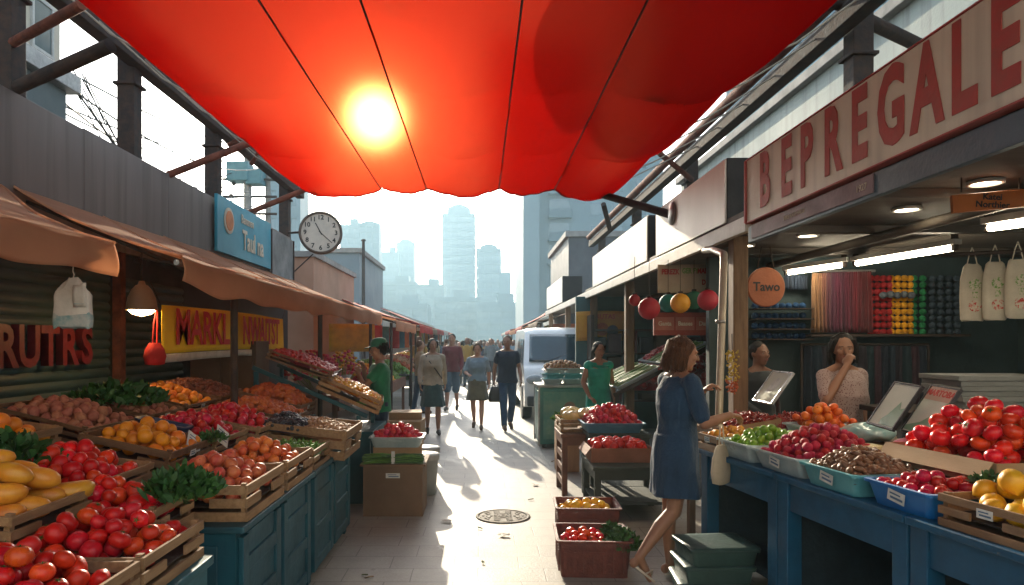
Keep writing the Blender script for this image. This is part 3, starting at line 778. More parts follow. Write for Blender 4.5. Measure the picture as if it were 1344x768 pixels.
tt = thing('display_table', 'teal wooden table carrying the nearest tomato crates', 'table', (-1.35, 1.45, 0))
tealw = mat('teal_wood', (.02, .135, .17), (.016, .10, .13), rough=.55, scale=4, bump=.12, dirt=.25, stretch=(4, 1, 4))
MB().span((-.28, -1.3, .728), (.30, 1.26, .765)).build('top', tealw, tt, bevel=.005)
MB().span((.25, -1.28, .60), (.28, 1.24, .727)).build('apron', tealw, tt)
for yy in (-1.2, 1.16):
    for xx in (-.24, .23):
        MB().span((xx - .035, yy - .035, 0), (xx + .035, yy + .035, .727)).build('leg', tealw, tt)
MB().span((-.26, -1.2, .25), (.22, 1.16, .28)).build('shelf', tealw, tt)
def tier(label, x0, x1, y0, y1, z, m=blue):
    t = thing('display_shelf', label, 'shelf', ((x0 + x1) / 2, (y0 + y1) / 2, 0), group='stepped shelves of the fruit stall')
    hx, hy = (x1 - x0) / 2, (y1 - y0) / 2
    MB().span((-hx, -hy, z - .03), (hx, hy, z)).build('board', m, t, bevel=.004)
    MB().span((hx - .02, -hy, z - .14), (hx + .0, hy, z - .031)).build('front_rail', m, t)
    for yy in (-hy + .04, 0, hy - .04):
        MB().span((-hx + .02, yy - .025, 0), (hx - .03, yy + .025, z - .031)).build('support', m, t)
tier('blue middle shelf carrying mango orange and plum crates', -2.16, -1.62, 1.5, 6.75, .90)
tier('blue back shelf along the teal shutters carrying tilted crates', -2.80, -2.18, 2.6, 6.75, 1.04, blue2)
tier('small blue shelf under the tomato crate by the herb bunch', -1.88, -1.28, 2.735, 3.11, .80)
tier('blue stand under the tilted cherry and yellow fruit trays', -2.2, -1.06, 6.78, 7.75, .72)

# ------------------------------------------------------------------ right: roof, sign, lights, partition
soff = mat('soffit', (.10, .085, .07), (.075, .062, .05), rough=.7, scale=1.5, dirt=.25, stretch=(.4, 3, 1))
edge = mat('pale_roof_edge', (.55, .52, .47), (.46, .44, .4), rough=.55, scale=4, dirt=.2)
dkr = mat('dark_teal_wall', (.03, .055, .06), (.022, .04, .045), rough=.75, scale=2)
rs = thing('stall_hall', 'long open fronted market hall with flat roof along the lane', 'building', (2.0, 7, 0))
o = Vector((2.0, 7, 0))
MB().span((0, -6.0, 2.46), (3.4, 6.0, 2.60)).build('roof', soff, rs)
MB().span((-.05, -1.96, 2.42), (-.002, 13.5, 2.535)).build('roof_edge', edge, rs, bevel=.004)
MB().span((-.002, 6.02, 2.47), (2.2, 13.5, 2.56)).build('roof', soff, rs)
MB().span((3.4, -6.0, 0), (3.55, 6.0, 2.6)).build('back_wall', dkr, rs)
MB().span((.30, -.12, 0), (3.4, -.02, 2.458)).build('partition', dkr, rs)
MB().span((-.22, 5.72, 0), (3.4, 5.82, 2.458)).build('partition', mat('teal_partition', (.05, .13, .14), (.04, .10, .11), rough=.8, scale=2, dirt=.2), rs)
wood = mat('post_wood', (.20, .12, .065), (.13, .075, .04), rough=.7, scale=6, stretch=(6, 6, .7), dirt=.3)
for (xx, yy) in ((.09, -1.45), (.09, 2.6), (.09, 5.6), (.09, 9.3), (.09, 13.2)):
    MB().span((xx - .06, yy - .06, 0), (xx + .06, yy + .06, 2.458)).build('post', wood, rs, bevel=.008)
for k in range(5):
    MB().span((.1, -5.6 + 1.2 * k, 2.405), (3.38, -5.52 + 1.2 * k, 2.457)).build('rafter', soff, rs)
MB().tube([(.9, -5.8, 2.37), (.9, 5.5, 2.37)], .035, 10).build('conduit', soff, rs)
lamp_w = mat('cool_tube', (1, 1, 1), rough=.4, bump=0, emit=(1.0, .86, .62), estr=14)
lamp_d = mat('warm_disc', (1, 1, 1), rough=.4, bump=0, emit=(1.0, .84, .58), estr=14)
for k, (x, y, l_) in enumerate(((2.67, 3.62, 'nearest the lettered sign board'), (2.70, 4.34, 'second along the soffit'), (2.58, 5.4, 'third along the soffit above the scarves'), (2.30, 5.95, 'closest to the brown disc sign'))):
    t = thing('downlight', 'round lit ceiling downlight ' + l_, 'ceiling light', (x, y, 2.455), group='downlights in the hall soffit')
    MB().lathe([(.085, 0), (.085, -.018), (.07, -.02), (.07, -.006)], 24).build('trim', MATS['pale_trim'], t)
    MB().lathe([(0, -.010), (.069, -.010), (.069, -.004)], 24, smooth=False).build('lens', lamp_d, t)
for a, b_, l_ in ((at(1125, 346, 6.2), at(1250, 326, 5.2), 'longer lit tube lamp above the coloured yarn'), (at(1035, 358, 6.65), at(1105, 348, 6.3), 'shorter lit tube lamp above the brown disc sign'), (at(1300, 299, 4.2), at(1372, 289, 3.6), 'lit tube lamp behind the orange hanging sign')):
    c = (a + b_) / 2
    t = thing('tube_lamp', l_, 'lamp', c)
    MB().tube([a - c, b_ - c], .022, 10).build('tube', lamp_w, t)
    d = (b_ - a).normalized()
    MB().beam(a - c - d * .05 + Vector((0, 0, .045)), b_ - c + d * .05 + Vector((0, 0, .045)), .07, .04).build('housing', MATS['pale_trim'], t)
    for e in (a - c - d * .02, b_ - c + d * .02):
        MB().beam(e + Vector((0, 0, -.02)), e + Vector((0, 0, .14)), .035, .035).build('end_bracket', dark, t)

# big lettered sign
sgn = mat('sign_cream', (.80, .74, .60), (.72, .66, .53), rough=.55, scale=1.5, bump=.04, dirt=.25, streak=.3)
sgl = mat('sign_red_letter', (.46, .075, .065), (.40, .09, .075), rough=.6, scale=14, lo=.4, hi=.6)
sb = thing('shop_sign', 'long cream sign board with faded red letters BEPREGALE on the hall roof edge', 'sign', (1.99, 3.4, 2.70))
MB().span((-.045, -2.2, -.225), (.04, 1.60, .225)).build('board', sgn, sb, bevel=.004)
fr_ = MB().span((-.052, -2.2, .2252), (.045, 1.62, .232)).span((-.052, -2.2, -.232), (.045, 1.62, -.2252)).span((-.058, 1.601, -.2250), (.045, 1.62, .2250))
fr_.build('border', sgl, sb)
for ch, px_, py_, ph in (('B', 1013, 236, 0), ('E', 1042, 229, 0), ('P', 1069, 214, 0), ('R', 1104, 205, 0), ('E', 1140, 190, 0), ('G', 1183, 168, 0), ('A', 1231, 145, 0), ('L', 1280, 120, 0), ('E', 1336, 96, 0)):
    d = 1.99 * 900 / (px_ - CX)
    link('letter', text_mesh(ch, .50, sgl, .002, .018, .60), sb, (-.050, d - 3.4, 0), FACE_LANE_FROM_RIGHT)
bf = mat('blue_fascia', (.05, .11, .15), (.04, .09, .12), rough=.5, scale=2, dirt=.2)
fs = thing('fascia_board', 'dark blue fascia strip under the cream lettered sign', 'fascia', (1.975, 3.3, 2.39))
MB().span((-.02, -2.2, -.065), (.02, 1.70, .055)).build('strip', bf, fs, bevel=.004)
MB().span((-.028, .1, -.045), (-.0205, 1.62, .05)).build('mauve_panel', mat('mauve_paint', (.20, .13, .15), rough=.6), fs)
link('lettering', text_mesh('1927', .05, cream, .001), fs, (-.030, .2, .0), FACE_LANE_FROM_RIGHT)
link('lettering', text_mesh('KELE KAUF HALLE', .035, cream, .001), fs, (-.030, .95, .005), FACE_LANE_FROM_RIGHT)
os_ = thing('hanging_sign', 'orange hanging sign with dark lettering under the hall soffit', 'sign', at(1300, 264, 3.55))
MB().span((-.19, -.012, -.046), (.19, .012, .046)).build('board', mat('orange_board', (.50, .14, .02), (.42, .11, .015), rough=.5, dirt=.15), os_, rot=(0, R(-4), R(-6)), bevel=.003)
link('lettering', text_mesh('Katei', .045, ink, .001, .001), os_, (-.0, -.0145, .018), (R(90), R(4), R(-6)))
link('lettering', text_mesh('Northier', .045, ink, .001, .001), os_, (.0, -.0145, -.022), (R(90), R(4), R(-6)))
for xx in (-.15, .15): MB().tube([(xx, 0, .045), (xx, 0, .12)], .004, 5).build('hanger', dark, os_)

# white fascia boxes above the roof edge
wbx = mat('white_box', (.84, .80, .72), (.76, .72, .64), rough=.5, scale=1.5, bump=.03, dirt=.18, stretch=(1, 1, .35))
blk = mat('black_end', (.012, .013, .015), rough=.5)
for (y0, y1, z0, z1, l_) in ((5.55, 7.75, 2.56, 3.10, 'largest white fascia box with black end next to the lettered sign'), (8.15, 12.1, 2.57, 3.12, 'middle white fascia box on the roof edge'), (16.6, 20.4, 2.58, 3.22, 'farthest white fascia box on the roof edge')):
    t = thing('fascia_box', l_, 'light box', (2.2, (y0 + y1) / 2, z0))
    hy = (y1 - y0) / 2
    MB().span((-.2, -hy, 0), (.28, hy, z1 - z0)).build('case', blk, t, bevel=.006)
    MB().span((-.215, -hy + .012, .012), (-.201, hy - .012, z1 - z0 - .012)).build('front_sheet', wbx, t)
MB().lathe([(0, 0), (.12, 0), (.12, .015), (.03, .03), (0, .03)], 20).build('bracket_plate', galv, None, (1.98, 7.05, 2.93), (0, R(-90), 0))
pl = bpy.data.objects['bracket_plate']; tag(pl, 'round metal bracket plate on the largest white box', 'bracket')
st = MB().tube([at(899, 288, 7.0), at(930, 322, 6.3)], .008, 6).build('stay_wire', dark); tag(st, 'thin dark stay wire running down across the largest white box', 'wire')

# downpipe
dp = thing('downpipe', 'pale metal downpipe bending down from the roof edge beside the woman', 'pipe', (1.66, 4.86, 0))
MB().tube([Vector(p) - Vector((1.66, 4.86, 0)) for p in ((1.99, 6.1, 2.42), (1.90, 5.6, 2.36), (1.76, 4.95, 2.24), (1.73, 4.87, 2.12), (1.66, 4.86, 0))], .026, 12).build('pipe', mat('pale_pipe', (.46, .40, .32), (.36, .31, .24), rough=.4, metal=.25, dirt=.2), dp)
for z in (1.0, 1.75): MB().lathe([(.034, -.012), (.034, .012)], 14).build('clip', galv, dp, (.015 + .033 * (z - .9), 0, z))

# textile wall at Y = 6.85
YW = 6.85
def tx(px): return (px - CX) / F * YW
def tz(py): return EYE - (py - CY) / F * YW
sh_ = thing('wall_shelf', 'dark wall shelf under the hanging scarves and yarn', 'shelf', (tx(1150), YW - .12, 0))
MB().span((tx(1050) - tx(1150), -.12, tz(442)), (tx(1252) - tx(1150), .1, tz(439))).build('board', dark, sh_)
MB().tube([(tx(1050) - tx(1150), -.06, tz(358)), (tx(1135) - tx(1150), -.06, tz(358))], .012, 8).build('rail', galv, sh_)
sc_cols = ['#c08a55', '#b57d52', '#a8644f', '#8a4557', '#7b3158', '#8d2c55', '#6d1f45', '#8e1c47', '#7a1335', '#a31232', '#8e0f26', '#7d0d1d', '#9b1420']
names = ['light tan', 'tan', 'terracotta', 'dusty rose', 'plum', 'berry', 'dark plum', 'magenta', 'maroon', 'crimson', 'dark red', 'wine', 'bright red']
for k, (c, nme) in enumerate(zip(sc_cols, names)):
    x = tx(1058 + 5.7 * k); z1, z0 = tz(361 - .2 * k), tz(437)
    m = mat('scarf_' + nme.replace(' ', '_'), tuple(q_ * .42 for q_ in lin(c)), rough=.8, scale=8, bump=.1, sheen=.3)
    w = .034
    def sp(u, v, k=k): return ((u - .5) * w * 2 * (1 - .45 * v) + .003 * math.sin(v * 6 + k), .028 * math.sin(u * 12.5 + k) * (1 - .3 * v), (z0 - z1) / 2 * (1 - 2 * v))
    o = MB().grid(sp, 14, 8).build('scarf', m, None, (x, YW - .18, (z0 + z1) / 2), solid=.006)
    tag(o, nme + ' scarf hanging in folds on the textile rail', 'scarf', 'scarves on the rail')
ym = {}
for nme, c in (('red', '#b3282c'), ('yellow', '#e3a51a'), ('green', '#2a8a55'), ('dark', '#3a4a58'), ('grey', '#5d6670'), ('blue', '#1d4570')):
    m = mat('yarn_' + nme, lin(c), rough=.9, scale=40, bump=.5, bscale=90, var=.15)
    b_ = MB()
    b_.ball((0, 0, 0), (.034, .030, .031), 14, 10)
    for q in range(4):
        a = R(25 + 40 * q)
        b_.tube([(.0345 * math.cos(t_) * math.cos(a), -.0305 * abs(math.sin(t_)) * 1.0, .0315 * math.cos(t_) * math.sin(a)) for t_ in [math.pi * j / 8 for j in range(9)]], .0022, 4)
    ym[nme] = b_.mesh('yarn_ball', m)
def yarn(colr, x0, nx, dx, z0, nz_, dz, label, group):
    for i in range(nx):
        for j in range(nz_):
            o = link('yarn_ball', ym[colr], None, (x0 + dx * i + rnd.uniform(-.003, .003), YW - .09, z0 + dz * j + rnd.uniform(-.002, .002)), (rnd.uniform(-.3, .3), rnd.uniform(-.4, .4), rnd.uniform(-.4, .4)))
            tag(o, label, 'yarn ball', group)
yarn('red', tx(1136), 4, .062, tz(436), 9, .066, 'red yarn ball stacked on the wall shelf', 'red yarn balls')
yarn('yellow', tx(1163), 4, .062, tz(436), 9, .066, 'yellow yarn ball stacked on the wall shelf', 'yellow yarn balls')
yarn('green', tx(1192), 2, .085, tz(436), 9, .066, 'green yarn ball stacked on the wall shelf', 'green yarn balls')
yarn('dark', tx(1216), 4, .080, tz(436), 9, .066, 'dark navy yarn ball stacked on the wall shelf', 'dark yarn balls')
for k in range(5):
    o = link('yarn_ball', ym['grey'], None, (tx(1147 + 9 * k), YW - .16, tz(389 - k % 2)), (0, 0, k)); o.scale = (1.05, 1.3, 1.05)
    tag(o, 'grey yarn ball in the row across the red and yellow yarn', 'yarn ball', 'grey yarn balls')
sh2 = thing('wall_shelf', 'dark low shelf rack holding blue yarn below the brown disc sign', 'shelf', (tx(1018), YW - .12, 0))
for j in range(4): MB().span((-.28, -.1, tz(441 - 13 * j) - .04), (.28, .1, tz(441 - 13 * j) - .03)).build('board', dark, sh2)
yarn('blue', tx(986), 8, .067, tz(441), 4, .099, 'blue yarn ball on the low shelf rack', 'blue yarn balls')
dn = mat('dark_denim', (.02, .035, .06), (.015, .025, .045), rough=.9, scale=10, var=.4)
for k in range(7):
    x = tx(1030 + 4 * k)
    o = MB().grid(lambda u, v: ((u - .5) * .05, .02 * math.sin(u * 9 + k), -.14 * v + .12), 8, 4).build('hanging_strip', dn, None, (x, YW - .06, tz(378)), solid=.004)
    tag(o, 'navy cloth strip hanging between blue yarn and scarves', 'cloth strip', 'navy cloth strips')
for k in range(16):
    x = tx(1052 + 9.6 * k)
    c = ['#1d2735', '#22303d', '#2b2730', '#182c33', '#3a2630'][k % 5]
    m = mat('garment_%d' % (k % 5), lin(c), rough=.9, scale=10)
    o = MB().grid(lambda u, v, k=k: ((u - .5) * .07 * (.5 + .5 * min(1, v * 4)), .05 * math.sin(u * 10 + k), .3 - .66 * v), 10, 8).build('garment', m, None, (x, YW - .14, 1.27), (0, 0, .3), solid=.006)
    tag(o, ('dark blue', 'slate', 'charcoal', 'dark teal', 'dark plum')[k % 5] + ' garment hanging on the rail below the yarn shelf', 'garment', 'dark garments on the rail')
gr = thing('clothes_rail', 'metal clothes rail under the yarn shelf carrying dark garments', 'rail', (tx(1125), YW - .14, 0))
MB().tube([(-.62, 0, 1.585), (.62, 0, 1.585)], .012, 8).build('rail', dark, gr)
for s_ in (-.62, .62): MB().tube([(s_, 0, 0), (s_, 0, 1.585)], .012, 8).build('upright', dark, gr)

ds = thing('disc_sign', 'round orange brown disc sign with dark script hanging by the wooden post', 'sign', at(1005, 377, 5.6))
MB().lathe([(0, -.015), (.155, -.015), (.162, -.006), (.162, .006), (.155, .015), (0, .015)], 40, smooth=False).build('disc', mat('rust_disc', (.33, .10, .04), (.27, .08, .03), rough=.6, dirt=.15), ds, rot=(R(90), 0, R(6)))
link('lettering', text_mesh('Tawo', .10, ink, .001, .002), ds, (0, -.0175, .0), (R(90), 0, R(6)))
for xx in (-.07, .07): MB().tube([(xx, 0, .14), (xx * .5, 0, .33)], .004, 5).build('cord', dark, ds)

tote = mat('calico', (.62, .57, .47), (.54, .49, .4), rough=.85, scale=10, bump=.12, bscale=120)
tgm = mat('green_print', (.16, .34, .08), (.62, .57, .47), rough=.85, scale=60, lo=.42, hi=.52); trm = mat('red_print', (.55, .05, .04), (.62, .57, .47), rough=.85, scale=60, lo=.42, hi=.52)
for k, (px_, py_) in enumerate(((1276, 384), (1306, 382), (1336, 379))):
    t = thing('tote_bag', ('calico tote bag with green and red print, nearest the yarn wall', 'calico tote bag with green and red print, between two others', 'calico tote bag with green and red print, farthest from the yarn wall')[k], 'bag', at(px_, py_, 5.0 - .1 * k), (0, 0, R(-8)), group='tote bags on hooks')
    rg = [[(w_ * (abs(math.cos(a)) ** .4) * (1 if math.cos(a) > 0 else -1), d_ * math.sin(a), z + .006 * math.sin(2 * a + k)) for a in [2 * math.pi * j / 24 for j in range(24)]] for w_, d_, z in ((.07, .02, -.205), (.078, .033, -.19), (.082, .035, -.05), (.080, .03, .1), (.06, .02, .19), (.045, .012, .205))]
    MB().loft(rg).build('body', tote, t)
    MB().lathe([(0, 0), (.042, 0), (.042, .003), (0, .003)], 20, smooth=False).build('green_emblem', tgm, t, (0, -.0365, .055), (R(90), 0, 0))
    MB().lathe([(0, 0), (.042, 0), (.042, .003), (0, .003)], 20, smooth=False).build('red_emblem', trm, t, (0, -.0365, -.10), (R(90), 0, 0))
    MB().box((0, -.037, -.02), (.035, .003, .045)).build('stem_print', tgm, t)
    for s_ in (-1, 1): MB().tube([(s_ * .035, 0, .2), (s_ * .02, 0, .27), (0, 0, .33)], .004, 5).build('handle', tote, t)
hk = thing('hook_rail', 'dark hook rail under the soffit carrying the tote bags', 'rail', at(1306, 336, 4.9))
MB().tube([(-.32, .1, .02), (.45, -.25, .02)], .014, 8).build('bar', dark, hk)

# back counter with stacked white boxes
bc = thing('back_counter', 'dark back counter carrying a stack of flat grey boxes', 'counter', (3.5, 4.75, 0))
MB().span((-.62, -.35, 0), (.8, .35, 1.10)).build('body', dkr, bc)
MB().span((-.66, -.39, 1.102), (.84, .39, 1.14)).build('top', dark, bc, bevel=.004)
for k in range(7):
    o = MB().box((0, 0, .017), (.66 + rnd.uniform(-.02, .02), .42, .033)).build('flat_box', mat('grey_carton', (.24, .25, .245), (.19, .2, .2), rough=.75, scale=3, dirt=.2), None, (3.5 + rnd.uniform(-.02, .02), 4.72 + rnd.uniform(-.02, .02), 1.141 + .0345 * k), (0, 0, rnd.uniform(-.03, .03)), bevel=.003)
    tag(o, 'flat pale grey box in the stack on the dark back counter', 'box', 'stacked flat grey boxes')
# ------------------------------------------------------------------ containers
cw = mat('crate_wood', (.36, .215, .105), (.25, .14, .065), rough=.75, scale=5, bump=.25, bscale=60, stretch=(9, 1.2, 9), var=.2, dirt=.3)
cwx = mat('crate_wood_end', (.36, .215, .105), (.25, .14, .065), rough=.75, scale=5, bump=.25, bscale=60, stretch=(1.2, 9, 9), var=.2, dirt=.3)
brownw = mat('brown_crate_wood', (.20, .105, .05), (.13, .065, .03), rough=.7, scale=5, bump=.2, stretch=(1.5, 6, 6), var=.15, dirt=.3)
cardb = mat('cardboard', (.36, .235, .13), (.31, .20, .11), rough=.85, scale=3, bump=.06, stretch=(1, 1, 3), var=.15, dirt=.2)
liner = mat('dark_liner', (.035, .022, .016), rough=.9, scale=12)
blt = mat('blue_tub', (.012, .16, .46), (.01, .13, .40), rough=.35, scale=5, bump=.03, dirt=.1)
clr = mat('cloudy_tray', (.42, .50, .52), (.30, .40, .44), rough=.3, scale=8, bump=.15, bscale=22, dirt=.1)
aqt = mat('aqua_tray', (.10, .36, .42), (.07, .28, .34), rough=.35, scale=8, bump=.12, bscale=22, dirt=.1)
bask = mat('oxblood_basket', (.16, .035, .022), (.10, .022, .016), rough=.6, scale=18, bump=.4, bscale=70, var=.1)
grnbox = mat('green_plastic', (.035, .085, .075), (.025, .065, .06), rough=.45, scale=6, dirt=.2)
pcard = mat('price_card', (.68, .68, .64), (.55, .57, .56), rough=.6, scale=30)
pink = mat('price_ink', (.10, .18, .30), rough=.7)

def label_card(parent, loc, rot, w=.07, h=.035):
    c = MB().box((0, 0, 0), (w, .0015, h)).build('price_card', pcard, parent, loc, rot)
    MB().box((-.06 * w, -.0016, .2 * h), (w * .62, .001, h * .14)).box((.05 * w, -.0016, -.16 * h), (w * .72, .001, h * .2)).build('print_line', pink, c)

def wood_crate(name, label, M, w, l, h, group=None, m=None, card=None, slats=3):
    """slatted crate: w across the lane, l along it; origin under its centre"""
    t = thing(name, label, 'crate', M.to_translation(), M.to_euler(), group)
    m = m or cw; th = .012
    def side(x, L_, horizontal):
        b = MB(); gap = .018; sh = (h - gap * (slats - 1)) / slats
        for k in range(slats):
            z0 = k * (sh + gap)
            if k == slats - 2 and L_ > .3:              # the middle board has a hand slot
                for (a, c) in ((-L_ / 2, -L_ * .16), (L_ * .16, L_ / 2)):
                    if horizontal: b.span((a, x - th / 2, z0), (c, x + th / 2, z0 + sh))
                    else: b.span((x - th / 2, a, z0), (x + th / 2, c, z0 + sh))
            elif horizontal: b.span((-L_ / 2, x - th / 2, z0), (L_ / 2, x + th / 2, z0 + sh))
            else: b.span((x - th / 2, -L_ / 2, z0), (x + th / 2, L_ / 2, z0 + sh))
        return b
    for sx in (-1, 1): side(sx * (w / 2 - th / 2), l, False).build('side', m, t, bevel=.0015)
    for sy in (-1, 1): side(sy * (l / 2 - th / 2 - .0005), w - 2 * th - .001, True).build('side', m, t, bevel=.0015)
    for sx in (-1, 1):
        for sy in (-1, 1):
            MB().box((sx * (w / 2 - th - .0125), sy * (l / 2 - th - .0125), h / 2 + .004), (.022, .022, h + .006)).build('corner_post', m, t)
    MB().span((-w / 2 + th + .001, -l / 2 + th + .001, .003), (w / 2 - th - .001, l / 2 - th - .001, .012)).build('base', m, t)
    if card == 'lane+': label_card(t, (w / 2 + .002, 0, h * .72), (0, 0, R(90)))
    if card == 'lane-': label_card(t, (-w / 2 - .002, 0, h * .72), (0, 0, R(-90)))
    return t

def rrect(hx, hy, z, r=.03, n=4):
    p = []
    for cx_, cy_, a0 in ((hx - r, hy - r, 0), (-hx + r, hy - r, 90), (-hx + r, -hy + r, 180), (hx - r, -hy + r, 270)):
        for k in range(n + 1):
            a = R(a0 + 90 * k / n); p.append((cx_ + r * math.cos(a), cy_ + r * math.sin(a), z))
    return p
def tub(name, label, M, w, l, h, m, cat='tub', group=None, taper=.86, th=.008, ribs=0, card=None, rim=.012, handle=True):
    t = thing(name, label, cat, M.to_translation(), M.to_euler(), group)
    a, c = w / 2, l / 2
    b = MB()
    lev = [(taper + (1 - taper) * k / 5, h * k / 5) for k in range(6)]
    rings = [rrect(a * s - (.004 if ribs and k % 2 else 0), c * s - (.004 if ribs and k % 2 else 0), z) for k, (s, z) in enumerate(lev)]
    rings += [rrect(a * s - th, c * s - th, max(z, .012)) for s, z in reversed(lev)]
    b.loft(rings); b.build('body', m, t)
    MB().loft([rrect(a + rim * .2, c + rim * .2, h - .014), rrect(a + rim, c + rim, h - .012), rrect(a + rim, c + rim, h), rrect(a - th, c - th, h + .001)], cap=False, smooth=False).build('rim', m, t)
    if handle:
        for sy in (-1, 1): MB().box((0, sy * (c * .97 + .006), h * .68), (w * .3, .012, .02)).build('handle', m, t, bevel=.004)
    if card == 'lane-': label_card(t, (-a * .965 - .004, .0, h * .55), (0, R(8), R(-90)), .1, .05)
    if card == 'lane+': label_card(t, (a * .965 + .004, .0, h * .55), (0, R(-8), R(90)), .1, .05)
    return t
def carton(name, label, M, w, l, h, m=None, open_=True, group=None, text=None, tape=False):
    t = thing(name, label, 'box', M.to_translation(), M.to_euler(), group)
    m = m or cardb; th = .006
    for sx in (-1, 1): MB().span((sx * w / 2 - th / 2, -l / 2, 0), (sx * w / 2 + th / 2, l / 2, h)).build('side', m, t)
    for sy in (-1, 1): MB().span((-w / 2 + th / 2 + .0005, sy * (l / 2 - th / 2) - th / 2, 0), (w / 2 - th / 2 - .0005, sy * (l / 2 - th / 2) + th / 2, h)).build('side', m, t)
    MB().span((-w / 2 + th, -l / 2 + th, .002), (w / 2 - th, l / 2 - th, .008)).build('base', m, t)
    if not open_:
        for sy in (-1, 1): MB().span((-w / 2 - .002, min(0, sy * l / 2) + (.001 if sy > 0 else 0), h + .001), (w / 2 + .002, max(0, sy * l / 2) - (.001 if sy < 0 else 0), h + .006)).build('flap', m, t)
        if tape: MB().span((-w / 2 - .003, -.025, h + .0065), (w / 2 + .003, .025, h + .0075)).build('tape', mat('tape', (.5, .4, .25), rough=.3), t)
    else:
        for sx in (-1, 1):
            MB().box((sx * (w / 2 + .03), 0, h - .03), (.004, l * .96, .085), (0, sx * R(-38), 0)).build('flap', m, t)
    if text: link('lettering', text_mesh(text, h * .28, mat('stamp_ink', (.08, .05, .035), rough=.9), .0004), t, (0, -l / 2 - .0012, h * .45), FACE_US)
    return t

# ------------------------------------------------------------------ fruit shapes, radius 1
def fruit_mesh(name, m, prof=None, n=20, k=14, lobes=0, la=0.0, squash=1.0, dim=0.0, stem=None, bumpy=0.0, curve=0.0, seed=0):
    b = MB()
    if prof is None:
        prof = []
        for i in range(k + 1):
            a = math.pi * i / k
            r, z = math.sin(a), -math.cos(a) * squash
            if dim: z -= dim * math.exp(-(r / .28) ** 2) * (1 if z > 0 else -.35)
            prof.append((r if 0 < i < k else 0, z))
    b.lathe(prof, n, 0, None, True, lobes, la)
    if bumpy or curve:
        nv = []
        for p in b.v:
            q = Vector(p)
            if bumpy: q *= 1 + bumpy * noise.noise(q * 3.1 + Vector((seed * 7.3, 0, 0)))
            if curve: q.x += curve * (q.z ** 2)
            nv.append(tuple(q))
        b.v = nv
    mats = [m]
    if stem == 'calyx':
        mats.append(mat('calyx_green', (.06, .14, .02), (.04, .1, .015), rough=.7))
        zt = squash - dim
        for j in range(5):
            a = 2 * math.pi * j / 5 + .3
            b.add([(0, 0, zt + .03), (.16 * math.cos(a - .5), .16 * math.sin(a - .5), zt + .09), (.46 * math.cos(a), .46 * math.sin(a), zt + .14), (.16 * math.cos(a + .5), .16 * math.sin(a + .5), zt + .09)], [(0, 1, 2, 3)], 1)
        b.tube([(0, 0, zt), (.03, 0, zt + .2)], .05, 6, 1)
    elif stem:
        mats.append(mat('stem_brown', (.07, .045, .02), rough=.8))
        b.lathe([(0, squash - dim + .035), (.09, squash - dim + .02), (.11, squash - dim - .05)], 8, 1)
    return b.mesh(name, mats)
def fm(name, c1, c2, rough=.32, scale=1.1, var=.14, hue=.012, bump=.04, bs=9, spec=.5, coat=0.0, lo=.4, hi=.68):
    return mat(name, c1, c2, rough=rough, scale=scale, var=var, hue=hue, bump=bump, bscale=bs, spec=spec, coat=coat, rvar=.1, lo=lo, hi=hi)
tom = fm('tomato_skin', (.58, .016, .008), (.44, .009, .007), .36, spec=.35, hue=.006)
tomo = fm('tomato_skin_orange', (.68, .06, .014), (.62, .02, .010), .28, spec=.4)
pch = fm('peach_skin', (.62, .16, .06), (.52, .06, .035), .5, bump=.03)
apr = fm('apricot_skin', (.70, .17, .028), (.60, .09, .02), .45)
orn = fm('orange_skin', (.74, .26, .012), (.66, .19, .008), .42, bump=.12, bs=26)
mng = fm('mango_skin', (.70, .31, .03), (.62, .20, .02), .38, scale=.7)
plm = fm('plum_skin', (.56, .012, .024), (.42, .008, .024), .3, spec=.4)
ptt = fm('potato_skin', (.42, .17, .10), (.33, .11, .07), .7)
lmn = fm('lemon_skin', (.78, .46, .018), (.72, .36, .012), .4, bump=.10, bs=24)
lch = fm('lychee_skin', (.58, .012, .05), (.42, .008, .035), .5, bump=.5, bs=10)
lim = fm('lime_skin', (.20, .38, .02), (.12, .28, .015), .38, bump=.1, bs=20)
mand = fm('mandarin_skin', (.78, .17, .008), (.72, .12, .006), .4, bump=.12, bs=24)
apy = fm('yellow_apricot_skin', (.72, .36, .04), (.66, .26, .03), .5)
tmh = fm('hot_red_tomato', (.76, .040, .012), (.66, .022, .010), .27, spec=.4)
crm = fm('crimson_fruit', (.60, .02, .05), (.50, .012, .035), .4)
kq = fm('kumquat_skin', (.80, .36, .01), (.72, .28, .01), .4)
